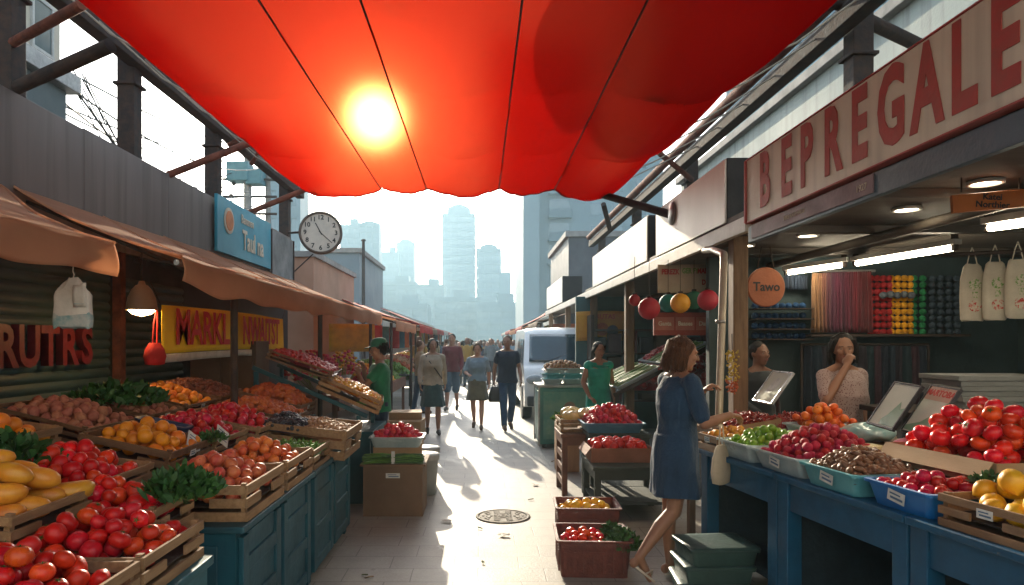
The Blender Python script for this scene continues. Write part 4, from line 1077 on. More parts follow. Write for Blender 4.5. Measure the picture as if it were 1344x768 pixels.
FR = {
    'tomato': [fruit_mesh('tomato', tom, lobes=5, la=.035, squash=.82, dim=.14, stem='calyx', n=24), fruit_mesh('tomato', tom, lobes=4, la=.045, squash=.86, dim=.16, n=24, bumpy=.05), fruit_mesh('tomato', tom, squash=.9, dim=.12, n=22, bumpy=.06, seed=3), fruit_mesh('tomato', tomo, lobes=6, la=.03, squash=.84, dim=.14, stem='calyx', n=24)],
    'hot_tomato': [fruit_mesh('tomato', tmh, lobes=5, la=.03, squash=.84, dim=.14, stem='calyx', n=24), fruit_mesh('tomato', tmh, squash=.88, dim=.12, n=22, bumpy=.05)],
    'plum_tomato': [fruit_mesh('plum_tomato', tom, squash=1.18, dim=.05, bumpy=.04, n=16, k=11), fruit_mesh('plum_tomato', tmh, squash=1.1, dim=.08, bumpy=.05, seed=4, n=16, k=11)],
    'peach': [fruit_mesh('peach', pch, dim=.14, squash=.95, bumpy=.04, stem='nub'), fruit_mesh('peach', pch, squash=.93, dim=.05, bumpy=.05, seed=2)],
    'apricot': [fruit_mesh('apricot', apr, dim=.1, squash=.95, bumpy=.05), fruit_mesh('apricot', apr, squash=1.05, bumpy=.07, seed=4)],
    'orange': [fruit_mesh('orange', orn, squash=.95, dim=.06, stem='nub'), fruit_mesh('orange', orn, squash=.97, dim=.03, bumpy=.03)],
    'mandarin': [fruit_mesh('mandarin', mand, squash=.82, dim=.08, stem='nub')],
    'plum': [fruit_mesh('plum', plm, squash=1.08, dim=.06, bumpy=.04), fruit_mesh('plum', plm, squash=1.0, dim=.05, bumpy=.05, seed=5)],
    'potato': [fruit_mesh('potato', ptt, squash=1.15, bumpy=.16), fruit_mesh('potato', ptt, squash=1.2, bumpy=.2, seed=6)],
    'lemon': [fruit_mesh('lemon', lmn, prof=[(0, -1.22), (.09, -1.18), (.20, -1.08), (.52, -.88), (.82, -.55), (.97, -.15), (.97, .2), (.80, .58), (.50, .90), (.18, 1.07), (.08, 1.12), (0, 1.14)], n=20, bumpy=.04), fruit_mesh('lemon', lmn, squash=1.02, dim=.02, stem='nub', bumpy=.03)],
    'lychee': [fruit_mesh('lychee', lch, squash=1.05, bumpy=.10, n=14, k=10)],
    'lime': [fruit_mesh('lime', lim, squash=1.15, n=14, k=10, bumpy=.05), fruit_mesh('lime', lim, squash=1.25, n=14, k=10, lobes=4, la=.07, bumpy=.06)],
    'yellow_apricot': [fruit_mesh('apricot', apy, squash=.96, dim=.1, n=14, k=10, bumpy=.05)],
    'red_fruit': [fruit_mesh('red_pepper', crm, squash=1.1, n=14, k=10, bumpy=.14, lobes=4, la=.05)],
    'kumquat': [fruit_mesh('kumquat', kq, squash=1.1, n=12, k=8)],
}
mango_prof = [(0, -1.55), (.25, -1.5), (.55, -1.25), (.80, -.85), (.94, -.35), (1.0, .15), (.94, .7), (.74, 1.15), (.45, 1.42), (.2, 1.52), (0, 1.55)]
mango_prof = [(r_, z_ * 1.32) for r_, z_ in mango_prof]
FR['mango'] = [fruit_mesh('mango', mng, prof=mango_prof, n=20, curve=.10, bumpy=.03), fruit_mesh('mango', mng, prof=mango_prof, n=20, curve=.16, bumpy=.04, seed=2)]

def pack(hx, hy, r, n, fill=.02, dome=.1, seed=0, jit=.15, tri=.8, k=16, ov=.93):
    """drop spheres one by one, each into the lowest of k tried spots, under a domed limit"""
    g_ = random.Random(seed); P = []
    for _ in range(n):
        best = None; ri = r * (1 + g_.uniform(-jit, jit))
        for _k in range(k):
            if g_.random() < tri:
                x = (g_.random() + g_.random() - 1) * (hx - ri); y = (g_.random() + g_.random() - 1) * (hy - ri)
            else:
                x = g_.uniform(-1, 1) * (hx - ri); y = g_.uniform(-1, 1) * (hy - ri)
            z = fill + ri
            for (a, b, c, q) in P:
                d2 = (a - x) ** 2 + (b - y) ** 2; s = (q + ri) * ov
                if d2 < s * s: z = max(z, c + math.sqrt(s * s - d2))
            lim_ = fill + ri + dome * (1 - (x / hx) ** 2) * (1 - (y / hy) ** 2)
            if z > lim_ + ri * .25: continue
            if best is None or z < best[2]: best = (x, y, z, ri)
        if best: P.append(best)
    out = []
    for (x, y, z, ri) in P:                             # leave out what lies wholly under others
        seen = False
        for i in range(-2, 3):
            for j in range(-2, 3):
                sx, sy = x + i * ri * .42, y + j * ri * .42
                d0 = (sx - x) ** 2 + (sy - y) ** 2
                if d0 > ri * ri: continue
                top = z + math.sqrt(ri * ri - d0)
                if all((sx - a) ** 2 + (sy - b) ** 2 >= q * q or c + math.sqrt(max(0, q * q - (sx - a) ** 2 - (sy - b) ** 2)) <= top + 1e-6 for (a, b, c, q) in P):
                    seen = True
        if seen: out.append((x, y, z, ri))
    return out

def fill_fruit(kind, label, group, M, hx, hy, r, n, fill=.02, dome=.1, seed=0, cat=None, flat=False, lin_=True, **kw):
    P = pack(hx, hy, r, n, fill, dome, seed, **kw)
    g_ = random.Random(seed + 99)
    q = M.to_quaternion()
    for (x, y, z, ri) in P:
        me = g_.choice(FR[kind])
        e = Euler((g_.gauss(0, .55), g_.gauss(0, .55), g_.uniform(0, 6.28))) if not flat else Euler((R(90) + g_.gauss(0, .1), g_.gauss(0, .5), R(97) + g_.gauss(0, .22)))
        o = link(me.name.split('.')[0], me, None, M @ Vector((x, y, z)), (q @ e.to_quaternion()).to_euler())
        o.scale = (ri, ri, ri)
        tag(o, label, cat or me.name.split('.')[0].replace('_', ' '), group)
    return len(P)

def heap(name, label, M, hx, hy, r, n, m, fill=.02, dome=.06, seed=0, asp=(1, 1, 1), nn=7, kk=5):
    """a loose mass of small goods nobody could count"""
    g_ = random.Random(seed); b = MB()
    def hgt(x, y): return fill + dome * max(0, 1 - (x / hx) ** 2) * max(0, 1 - (y / hy) ** 2) + .01 * noise.noise(Vector((x * 14, y * 14, seed)))
    b.grid(lambda u, v: ((2 * u - 1) * hx, (2 * v - 1) * hy, hgt((2 * u - 1) * hx, (2 * v - 1) * hy) - r * 1.3), 16, 16)
    for _ in range(n):
        x, y = g_.uniform(-1, 1) * (hx - r), g_.uniform(-1, 1) * (hy - r)
        s = r * g_.uniform(.8, 1.2)
        T = Matrix.Translation((x, y, hgt(x, y) + g_.uniform(-.4, 1.0) * r)) @ Euler((g_.uniform(0, 3), g_.uniform(0, 3), g_.uniform(0, 6))).to_matrix().to_4x4() @ Matrix.Diagonal((s * asp[0], s * asp[1], s * asp[2], 1))
        b.ball((0, 0, 0), 1, nn, kk, g_.randrange(len(m)) if isinstance(m, list) else 0, T)
    o = b.build(name, m, None, M.to_translation(), M.to_euler())
    return tag(o, label, 'produce heap', None, 'stuff')

leafm = [mat('herb_leaf', (.022, .075, .014), (.035, .11, .02), rough=.55, scale=20), mat('herb_leaf_light', (.05, .15, .025), (.03, .10, .02), rough=.55, scale=20)]
leafd = [mat('dark_leaf', (.018, .075, .016), (.03, .10, .02), rough=.55, scale=20), mat('dark_leaf_b', (.03, .11, .02), (.045, .14, .03), rough=.55, scale=20)]
stalk = mat('green_stalk', (.13, .25, .05), (.2, .34, .09), rough=.5)
def leaf_bunch(name, label, loc, rad, h, n=260, m=None, ll=.06, lw=.018, seed=0, up=.5, cat='herbs', group=None, rot=(0, 0, 0), sx=1.0, sy=1.0):
    t = thing(name, label, cat, loc, rot, group)
    g_ = random.Random(seed); b = MB(); s = MB()
    for k in range(n):
        a = g_.uniform(0, 6.283); rr_ = rad * math.sqrt(g_.random()); 
        el = up + (1 - up) * g_.random() * (1 - rr_ / rad * .5)
        base = Vector((rr_ * math.cos(a) * sx, rr_ * math.sin(a) * sy, h * (1 - .75 * (rr_ / rad) ** 2) * g_.uniform(.25, 1.0)))
        d = Vector((math.cos(a) * (1 - el) + g_.gauss(0, .35), math.sin(a) * (1 - el) + g_.gauss(0, .35), el * 1.1)).normalized()
        sd_ = d.cross(Vector((g_.gauss(0, 1), g_.gauss(0, 1), g_.gauss(0, .6)))).normalized()
        L_ = ll * g_.uniform(.6, 1.3); w = lw * g_.uniform(.7, 1.3); dn_ = Vector((0, 0, -L_ * .35 * g_.random()))
        p0, p1, p2, p3 = base, base + d * L_ * .4, base + d * L_ * .75 + dn_ * .5, base + d * L_ + dn_
        b.add([p0, p1 - sd_ * w, p1 + sd_ * w, p2 - sd_ * w * .8, p2 + sd_ * w * .8, p3], [(0, 1, 2), (1, 3, 4, 2), (3, 5, 4)], 0 if g_.random() < .62 else 1)
        if k % 6 == 0: s.tube([Vector((base.x * .25, base.y * .25, 0)), base * .6 + Vector((0, 0, .01)), base], .0022, 4)
    b.build('foliage', m or leafm, t)
    s.build('stems', stalk, t)
    return t
def stalk_bundle(name, label, M, w, l, h, n, m, r=.006, seed=0, cat='vegetables', group=None):
    """long green stalks laid side by side"""
    g_ = random.Random(seed); b = MB()
    for k in range(n):
        x = g_.uniform(-w / 2, w / 2); z = h * (1 - (2 * x / w) ** 2) * g_.uniform(.2, 1) + .008
        L_ = l / 2 * g_.uniform(.8, 1.05); dx = g_.gauss(0, .018)
        b.tube([(x - dx, -L_, z), (x, -L_ * .3, z + g_.uniform(0, .01)), (x + dx * .5, L_ * .4, z + g_.uniform(0, .01)), (x + dx * 1.5, L_, z)], [r * .7, r, r, r * .4], 5, g_.randrange(len(m)))
    o = b.build(name, m, None, M.to_translation(), M.to_euler())
    return tag(o, label, cat, group)

def TR(x, y, z, ty=0, tz=0, tx=0):
    return Matrix.Translation((x, y, z)) @ Euler((R(tx), R(ty), R(tz))).to_matrix().to_4x4()

# ------------------------------------------------------------------ left stall goods
GL = 'wooden crates of the left stall'
def crate_of(kind, clabel, flabel, fgroup, M, w, l, h, r, n, dome=.09, fill=None, seed=0, m=None, card='lane+', slats=3, **kw):
    f = h * .45 if fill is None else fill
    c = wood_crate('wooden_crate', clabel, M, w, l, h, None, m, card, slats)
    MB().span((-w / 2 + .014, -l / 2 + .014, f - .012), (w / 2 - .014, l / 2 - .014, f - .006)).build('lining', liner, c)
    k = fill_fruit(kind, flabel, fgroup, M, w / 2 - .013, l / 2 - .013, r, n, f, dome, seed, **kw)
    return c
X1, X2, X3 = -1.345, -1.885, -2.48
crate_of('tomato', 'pale slatted crate nearest the camera holding large red tomatoes', 'large red tomato in the slatted crate nearest the camera', 'tomatoes of the nearest crate', TR(X1, 1.93, .767), .53, .50, .14, .034, 170, .15, seed=1, card=None)
crate_of('tomato', 'second pale slatted crate of large tomatoes on the teal table', 'large red tomato in the second crate on the teal table', 'tomatoes of the second crate', TR(X1, 2.445, .767), .53, .48, .14, .034, 165, .14, seed=2, card=None)
crate_of('tomato', 'slatted crate nearest the camera on the middle shelf full of tomatoes', 'red tomato in the crate left of the nearest slatted crate', 'tomatoes at the frame edge', TR(X2, 1.95, .90, 6), .5, .5, .14, .039, 50, .05, seed=31, card=None)
crate_of('mango', 'wooden crate of long yellow mangoes behind the nearest tomatoes', 'long yellow mango in the crate behind the nearest tomatoes', 'yellow mangoes', TR(X2 + .06, 2.52, .91, 5), .52, .48, .13, .041, 34, .15, seed=3, flat=True, card=None, ov=1.12)
crate_of('plum_tomato', 'wooden crate of small plum tomatoes next to the dark herb bunch', 'small plum tomato in the crate by the dark herb bunch', 'plum tomatoes by the herb bunch', TR(-1.575, 2.925, .803), .56, .37, .13, .033, 110, .11, seed=4, card=None)
crate_of('plum_tomato', 'wooden crate of small plum tomatoes on the middle shelf behind the mangoes', 'small plum tomato in the crate behind the mangoes', 'plum tomatoes behind the mangoes', TR(X2 - .02, 3.14, .90, 7), .50, .64, .13, .033, 150, .12, seed=5, card=None)
crate_of('peach', 'stamped wooden crate of heaped peaches on the panelled counter', 'pink orange peach heaped in the stamped crate', 'peaches in the stamped crate', TR(X1, 3.50, .763), .52, .60, .17, .031, 190, .15, seed=6, card=None)
crate_of('apricot', 'slatted wooden crate of orange apricots between peaches and peas', 'orange apricot in the slatted crate beyond the peaches', 'apricots on the panelled counter', TR(X1, 4.16, .763), .52, .56, .16, .028, 190, .14, seed=7, card=None)
crate_of('orange', 'tilted dark wooden crate of large oranges on the middle shelf', 'large orange in the tilted crate on the middle shelf', 'oranges on the middle shelf', TR(X2, 3.86, .93, 12), .50, .55, .15, .037, 85, .10, seed=8, m=brownw)
crate_of('plum', 'tilted wooden crate of red plums beyond the large oranges', 'red plum in the tilted crate beyond the oranges', 'plums beyond the oranges', TR(X2, 4.48, .93, 12), .52, .56, .13, .030, 140, .11, seed=9, card=None)
crate_of('plum', 'tilted wooden crate of red plums facing the pea crate', 'red plum in the tilted crate facing the peas', 'plums facing the peas', TR(X2 + .05, 5.08, .93, 12), .56, .56, .13, .029, 140, .11, seed=10)
crate_of('orange', 'pale slatted crate with two price cards and oranges on the back shelf', 'orange in the pale crate on the back shelf', 'oranges at the near end of the back shelf', TR(X3 + .02, 3.35, 1.05, 8), .52, .48, .15, .040, 40, .08, seed=11)
crate_of('potato', 'tilted tray of pinkish potatoes on the blue back shelf', 'pinkish potato in the tray on the blue back shelf', 'pinkish potatoes', TR(X3, 4.12, 1.09, 14), .56, .62, .10, .029, 150, .07, seed=12, m=brownw)
crate_of('potato', 'tilted tray of small pinkish potatoes under the leafy greens', 'small pinkish potato under the leafy greens', 'potatoes under the greens', TR(X3, 4.80, 1.09, 14), .56, .55, .10, .028, 110, .05, seed=13, m=brownw)
crate_of('orange', 'tilted tray of small yellow oranges near the pendant lamp', 'small yellow orange in the tray near the pendant lamp', 'yellow oranges near the lamp', TR(X3, 5.42, 1.10, 14), .56, .58, .10, .030, 130, .08, seed=14, m=brownw)
def stuff_tray(clabel, hname, hlabel, M, w, l, h, r, n, m, dome=.05, seed=0, cm=None, asp=(1, 1, 1), card='lane+', fill=None, nn=7, kk=5):
    c = wood_crate('wooden_crate', clabel, M, w, l, h, None, cm or brownw, card)
    heap(hname, hlabel, M, w / 2 - .014, l / 2 - .014, r, n, m, fill or h * .75, dome, seed, asp, nn, kk)
dates = [mat('date_skin', (.17, .05, .03), (.11, .03, .02), rough=.45, scale=20), mat('date_skin_b', (.24, .09, .05), (.16, .05, .03), rough=.45, scale=20)]
rustf = [mat('rust_fruit', (.42, .085, .018), (.32, .055, .012), rough=.5, scale=20), mat('rust_fruit_b', (.52, .13, .02), rough=.5, scale=20)]
cher = [mat('cherry_skin', (.42, .014, .022), (.30, .01, .016), rough=.3, scale=20), mat('cherry_skin_b', (.50, .03, .025), rough=.3, scale=20)]
nut = [mat('hazelnut', (.36, .19, .09), (.26, .13, .06), rough=.6, scale=20), mat('hazelnut_b', (.44, .26, .14), rough=.6, scale=20)]
olive = [mat('black_olive', (.016, .018, .028), (.03, .03, .05), rough=.3, scale=20)]
yelb = [mat('yellow_pepper', (.78, .36, .01), (.70, .26, .008), rough=.4, scale=20), mat('yellow_pepper_b', (.80, .46, .03), rough=.4, scale=20)]
peas = [mat('pea_pod', (.10, .26, .03), (.06, .18, .02), rough=.5, scale=20), mat('pea_pod_b', (.16, .34, .05), rough=.5, scale=20)]
chil = [mat('dried_chili', (.36, .014, .010), (.22, .01, .008), rough=.4, scale=20), mat('dried_chili_b', (.26, .02, .012), rough=.4, scale=20)]
datem = [mat('dried_date', (.12, .045, .02), (.20, .09, .04), rough=.38, scale=14), mat('dried_date_b', (.26, .12, .055), (.16, .07, .03), rough=.4, scale=14)]
stuff_tray('tilted tray of dark brown dates on the back shelf by the lamp post', 'date_heap', 'dark brown dates heaped in the tilted back tray', TR(X3, 6.12, 1.11, 14), .56, .66, .10, .019, 420, dates, seed=15, asp=(1, 1, 1.4))
stuff_tray('tilted tray of tiny orange fruit at the end of the middle shelf', 'orange_fruit_heap', 'tiny orange fruit heaped beyond the red plums', TR(X2 + .06, 5.72, .95, 12), .60, .60, .12, .022, 380, rustf, .07, seed=16)
stuff_tray('tilted tray of rust coloured fruit below the cherry tray', 'rust_fruit_heap', 'rust coloured fruit heaped below the cherry tray', TR(X2 - .02, 6.40, .99, 14), .58, .60, .12, .030, 240, rustf, .10, seed=17)
stuff_tray('slatted wooden crate of pea pods between apricots and hazelnuts', 'pea_heap', 'green pea pods lying in the slatted crate', TR(X1 + .02, 4.73, .763), .48, .46, .13, .012, 420, peas, .04, seed=18, cm=cw, asp=(.6, .6, 3.2), nn=6, card=None)
stuff_tray('deep slatted crate of hazelnuts at the end of the panelled counter', 'nut_heap', 'pale brown hazelnuts heaped in the deep slatted crate', TR(X1 + .05, 5.36, .763, 6), .60, .66, .22, .016, 700, nut, .06, seed=19, cm=cw, card=None)
heap('olive_heap', 'black olives heaped on top of the hazelnut crate', TR(X1 - .12, 5.22, .965, 6), .17, .2, .017, 240, olive, .0, .085, 20)
stuff_tray('tilted tray of bright red cherries beside the yellow banner', 'cherry_heap', 'bright red cherries filling the tilted tray by the yellow banner', TR(-1.80, 7.05, 1.34, 20, 6), .66, .86, .09, .020, 560, cher, .04, seed=21, cm=brownw, card=None)
stuff_tray('tilted slatted crate of yellow peppers facing the man in green', 'pepper_heap', 'small yellow peppers filling the tilted crate by the man in green', TR(-1.36, 7.12, 1.02, 24, 8), .66, .80, .14, .020, 560, yelb, .05, seed=22, cm=cw, card=None)
sp_ = thing('tray_rack', 'dark blue slanted rack carrying the cherry and yellow pepper trays', 'rack', (-1.6, 7.1, 0))
MB().beam((-.62, -.40, 1.36), (.50, -.40, .88), .03, .04).build('rail', blue, sp_)
MB().beam((-.62, .42, 1.36), (.50, .42, .88), .03, .04).build('rail', blue, sp_)
for xx, zt in ((-.58, 1.32), (.42, .89)):
    for yy in (-.42, .44): MB().span((xx - .02, yy - .02, .722), (xx + .02, yy + .02, zt)).build('upright', blue, sp_)
for k in range(10):
    stalk_bundle('green_bean', 'thin green bean row along the lane edge of the yellow peppers', TR(-1.16 + .012 * (k % 3), 6.80 + .062 * k, .985, 24, 90), .05, .12, .015, 5, [peas[0]], .006, k, 'beans', 'green beans by the yellow peppers') if k % 2 == 0 else None
leaf_bunch('herb_bunch', 'dark leafy herb bunch standing between the second tomato crate and peaches', (-1.27, 2.93, .93), .14, .11, 380, leafd, .075, .013, 1)
leaf_bunch('leafy_greens', 'dark green leafy pile spilling over the potatoes on the back shelf', (-2.50, 4.72, 1.16), .34, .15, 700, leafd, .08, .02, 2, sx=.8)
leaf_bunch('leafy_greens', 'dark green leaves hanging at the edge beside the pale crate', (-2.06, 3.02, 1.02), .16, .16, 300, leafd, .08, .02, 3)
leaf_bunch('herb_bunch', 'small green sprig tucked beside the large oranges', (-1.62, 4.14, 1.0), .075, .05, 140, leafm, .045, .009, 4)
for k, (x, y, z) in enumerate(((-1.66, 3.98, 1.02), (-1.60, 4.26, 1.02))):
    t = thing('price_sheet', ('white printed sheet leaning on the large oranges', 'white printed sheet leaning on the red plums')[k], 'price card', (x, y, z), (R(-30), R(38), R(60)))
    MB().box((0, 0, 0), (.11, .0015, .12)).build('sheet', pcard, t)
    for q in range(4): MB().box((0, -.0016, .035 - .02 * q), (.08, .001, .006)).build('print_line', pink, t)
t = thing('price_sheet', 'white curled label strip lying on the nearest large tomatoes', 'price card', (-1.44, 1.80, 1.02), (R(-14), R(12), R(20)))
MB().grid(lambda u, v: (-.026 + .052 * u, -.045 + .09 * v, .012 * math.sin(3.1 * v)), 4, 8).build('sheet', pcard, t, solid=.001)
MB().grid(lambda u, v: (-.006 + .010 * u, -.04 + .08 * v, .0022 + .012 * math.sin(3.1 * v)), 2, 8).build('print_line', pink, t)
fp = thing('fruit_packet', 'green and white plastic packet lying on the mangoes', 'packet', (-1.96, 2.42, 1.135), (0, R(14), R(25)))
MB().grid(lambda u, v: ((u - .5) * .15, (v - .5) * .1, .02 * math.sin(3.14 * u) * math.sin(3.14 * v) + .004 * math.sin(22 * u)), 14, 8).build('body', mat('packet_green', (.12, .32, .06), (.6, .64, .55), rough=.25, scale=18), fp, solid=.004)
bbk = tub('blue_basket', 'small dark blue basket between the large oranges and plums', TR(-1.95, 4.20, 1.03, 12), .3, .12, .09, mat('navy_plastic', (.03, .06, .14), rough=.5), 'basket', handle=False)

# ------------------------------------------------------------------ boxes standing in the lane at left
gb_ = carton('brown_box', 'large brown box stand on the paving topped with green beans', TR(-.80, 6.55, .0), .54, .50, .46, mat('brown_board', (.21, .125, .07), (.16, .095, .055), rough=.8, scale=3, dirt=.25), False)
MB().span((-.30, -.28, .468), (.30, .28, .485)).build('tray_top', MATS['brown_board'], gb_)
label_card(gb_, (0, -.256, .38), (0, 0, 0), .13, .045)
for k in range(2):
    stalk_bundle('green_bean_bundle', ('bundle of long green beans on the brown box, seller side', 'bundle of long green beans on the brown box, lane side')[k], TR(-.95 + .29 * k, 6.38, .487, 0, 90 + 4 * k), .20, .27, .07, 95, [peas[0], mat('bean_green', (.045, .14, .025), (.03, .10, .02), rough=.5)], .006, 50 + k, 'beans')
MB().span((-.815, 6.30, .487), (-.785, 6.32, .60)).build('price_tag', pcard); tag(bpy.data.objects['price_tag'], 'small white price tag standing between the green bean bundles', 'price tag')
tub('clear_tray', 'cloudy tray of crimson peppers on the brown box', TR(-.80, 6.70, .60), .50, .36, .10, clr, 'tray', card=None)
sb2 = carton('brown_box', 'brown box carrying the crimson pepper tray behind the beans', TR(-.80, 6.72, .486), .44, .30, .11, None, False)
fill_fruit('red_fruit', 'crimson pepper heaped in the tray on the brown box', 'crimson peppers on the brown box', TR(-.80, 6.70, .60), .24, .17, .026, 150, .06, .12, 23)
for k in range(2):
    bk = thing('bucket', ('pale bucket standing behind the bean box', 'pale bucket with lid farther behind the bean box')[k], 'bucket', (-.60 - .02 * k, 7.25 + .45 * k, 0))
    MB().lathe([(.0, .0), (.13, .0), (.16, .40), (.165, .40), (.165, .42), (.15, .42), (.14, .2), (0, .2)], 24).build('body', mat('pale_plastic', (.40, .42, .42), (.33, .36, .37), rough=.45, dirt=.2), bk)
    MB().lathe([(.168, .37), (.172, .38), (.172, .42), (.168, .43)], 24).build('rim', MATS['pale_plastic'], bk)
carton('cardboard_box', 'large plain cardboard box behind the seller, on the ground', TR(-.98, 9.0, 0, 0, 6), .48, .50, .30, None, False, tape=True)
carton('cardboard_box', 'plain cardboard box resting on the larger one by the walking woman', TR(-.97, 9.0, .307, 0, -3), .44, .46, .28, None, False, tape=True)
carton('cardboard_box', 'flat cardboard box topmost of the stack by the walking woman', TR(-.99, 9.15, .594, 0, 5), .42, .40, .09, None, False)

# ------------------------------------------------------------------ right: long blue table
MR = Matrix.Translation((1.95, 2.1, 0)) @ Euler((0, 0, R(8.58))).to_matrix().to_4x4()
def blue_table(y0, y1, label):
    t = thing('stall_table', label, 'table', MR @ Vector((.5, (y0 + y1) / 2, 0)), (0, 0, R(8.58)), 'blue tables of the right stall')
    hy = (y1 - y0) / 2 - .003
    MB().span((-.5, -hy, .822), (.55, hy, .858)).build('top', blue2, t, bevel=.006)
    MB().span((-.46, -hy + .02, .66), (-.43, hy - .02, .8215)).build('apron', blue2, t)
    for yy in (-hy + .05, hy - .05):
        MB().span((-.475, yy - .045, 0), (-.385, yy + .045, .8215)).build('leg', blue2, t, bevel=.005)
        MB().span((.43, yy - .045, 0), (.52, yy + .045, .8215)).build('leg', blue2, t)
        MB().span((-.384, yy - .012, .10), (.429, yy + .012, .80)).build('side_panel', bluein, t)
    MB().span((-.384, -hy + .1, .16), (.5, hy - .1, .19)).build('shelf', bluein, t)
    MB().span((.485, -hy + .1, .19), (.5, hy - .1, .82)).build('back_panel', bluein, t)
    return t
blue_table(-.75, .86, 'blue painted table nearest the camera under the lemon crate')
blue_table(.86, 1.84, 'middle blue painted table under the date and lychee trays')
blue_table(1.84, 2.78, 'blue painted table farthest along, beside the woman in navy')
rz = thing('display_step', 'long raised wooden step at the back of the blue tables', 'shelf', MR @ Vector((.80, 1.2, .858)), (0, 0, R(8.58)))
MB().span((-.22, -1.5, .09), (.42, 2.0, .115)).build('board', wood, rz)
MB().span((-.2, -1.49, .002), (-.17, 1.99, .089)).build('front_rail', wood, rz)
def TRr(t, s, z, ty=0, tz=0, tx=0):
    return MR @ TR(t, s, z, ty, tz, tx)
def rtray(kind, name, clabel, flabel, fgroup, M, w, l, h, m, r, n, dome, seed, fill=None, card=None, **kw):
    c = tub(name, clabel, M, w, l, h, m, 'tray', card=card)
    f = fill or h * .6
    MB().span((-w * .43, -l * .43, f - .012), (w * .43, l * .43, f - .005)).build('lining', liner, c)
    fill_fruit(kind, flabel, fgroup, M, w * .48, l * .48, r, n, f, dome, seed, **kw)
c = wood_crate('wooden_crate', 'dark brown wooden crate of lemons at the near corner of the blue table', TRr(.30, .48, .86), .56, .44, .13, None, mat('crate_tan', (.27, .15, .07), (.19, .10, .05), rough=.7, scale=5, bump=.2, stretch=(7, 1.5, 7), dirt=.3), 'lane-')
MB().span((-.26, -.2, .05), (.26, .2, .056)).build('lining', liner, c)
fill_fruit('lemon', 'large yellow lemon in the brown crate at the table corner', 'lemons at the table corner', TRr(.30, .48, .86), .265, .205, .045, 62, .06, .13, 40)
rtray('plum', 'blue_tub', 'bright blue plastic tub of dark red plums', 'dark red plum in the bright blue tub', 'plums in the blue tub', TRr(.20, .93, .86), .36, .38, .11, blt, .027, 75, .05, 41, card='lane-')
leaf_bunch('herb_sprig', 'small green sprig at the back of the blue tub', TRr(.36, .80, .99).to_translation(), .06, .04, 90, leafm, .035, .008, 9)
tub('aqua_tray', 'cloudy aqua tray of brown dates on the blue table', TRr(.20, 1.37, .86), .41, .42, .11, aqt, 'tray', card='lane-')
heap('date_pile', 'glossy brown dates heaped in the cloudy aqua tray', TRr(.20, 1.37, .86), .19, .195, .017, 330, datem, .085, .10, 42, (1, .8, 1.7), 8, 6)
rtray('lychee', 'clear_tray', 'cloudy white tray of heaped crimson lychees', 'crimson lychee in the cloudy white tray', 'crimson lychees', TRr(.30, 1.84, .86), .60, .46, .11, clr, .024, 300, .17, 43, card='lane-')
rtray('lime', 'clear_tray', 'pale tray of green limes between lychees and yellow apricots', 'green lime in the pale tray', 'green limes', TRr(.25, 2.30, .86), .50, .38, .11, clr, .024, 170, .09, 44)
crate_of('yellow_apricot', 'slatted crate of yellow apricots at the far end of the blue table', 'small yellow apricot at the far end of the blue table', 'yellow apricots', TRr(.20, 2.63, .86), .40, .28, .11, .023, 110, .08, seed=45, card='lane-', slats=2)
carton('cardboard_carton', 'open cardboard carton of bright red tomatoes on the raised step', TRr(.68, 1.14, .976), .54, .66, .10, None, True)
fill_fruit('hot_tomato', 'bright red tomato heaped in the open carton', 'tomatoes in the open carton', TRr(.68, 1.14, .976), .27, .33, .042, 120, .05, .24, 46)
rtray('mandarin', 'clear_tray', 'pale tray of bright orange mandarins on the raised step', 'bright orange mandarin on the raised step', 'mandarins on the step', TRr(.74, 2.45, .976), .36, .36, .07, clr, .030, 75, .13, 48)
bg_ = thing('bagged_produce', 'pale aqua plastic bag of produce beyond the lychees', 'bag', TRr(.86, 2.16, .976).to_translation(), (0, 0, .3))
MB().grid(lambda u, v: (.17 * math.cos(6.283 * u) * math.sin(3.1416 * v) * (1 + .08 * math.sin(20 * u)), .15 * math.sin(6.283 * u) * math.sin(3.1416 * v), .055 - .055 * math.cos(3.1416 * v) + .008 * math.sin(26 * u + 9 * v)), 40, 14).build('body', mat('aqua_film', (.25, .48, .50), (.5, .62, .62), rough=.18, scale=10, bump=.4, bscale=14), bg_)
for k, (t_, s_, nm) in enumerate(((.50, 2.02, 'pale yellow corn bag lying near the limes'), (.54, 1.75, 'pale yellow corn bag lying behind the lychees'))):
    o = MB().grid(lambda u, v: (.10 * math.cos(6.283 * u) * math.sin(3.1416 * v) * (1 + .05 * math.sin(18 * u)), .14 * math.sin(6.283 * u) * math.sin(3.1416 * v), .05 - .045 * math.cos(3.1416 * v)), 32, 12).build('corn_bag', mat('corn_film', (.66, .55, .28), (.56, .45, .2), rough=.3, scale=24, bump=.5, bscale=30), None, TRr(t_, s_, .93).to_translation(), (0, 0, .5 * k))
    tag(o, nm, 'bag')
o = MB().grid(lambda u, v: (.08 * math.cos(6.283 * u) * math.sin(3.1416 * v), .08 * math.sin(6.283 * u) * math.sin(3.1416 * v), .04 - .04 * math.cos(3.1416 * v)), 20, 10).build('pink_packet', mat('pink_film', (.62, .06, .16), (.7, .2, .3), rough=.3, scale=14, bump=.3), None, TRr(.76, 1.72, .976).to_translation()); tag(o, 'small pink packet beside the first framed sign', 'packet')
for k, (t_, s_, l_) in enumerate(((.44, 2.98, 'shallow tray of dark dried chilies near the wooden post'), (.78, 2.86, 'shallow tray of bright dried chilies beside the mandarins'))):
    M = TRr(t_, s_, .976, -8)
    carton('shallow_carton', l_, M, .40, .42, .05, None, True)
    heap('chili_heap', ('dark dried chilies filling the shallow tray by the wooden post', 'bright dried chilies filling the shallow tray by the mandarins')[k], M, .19, .2, .010, 420, chil, .045, .04, 60 + k, (.7, .7, 3.0), 6, 5)
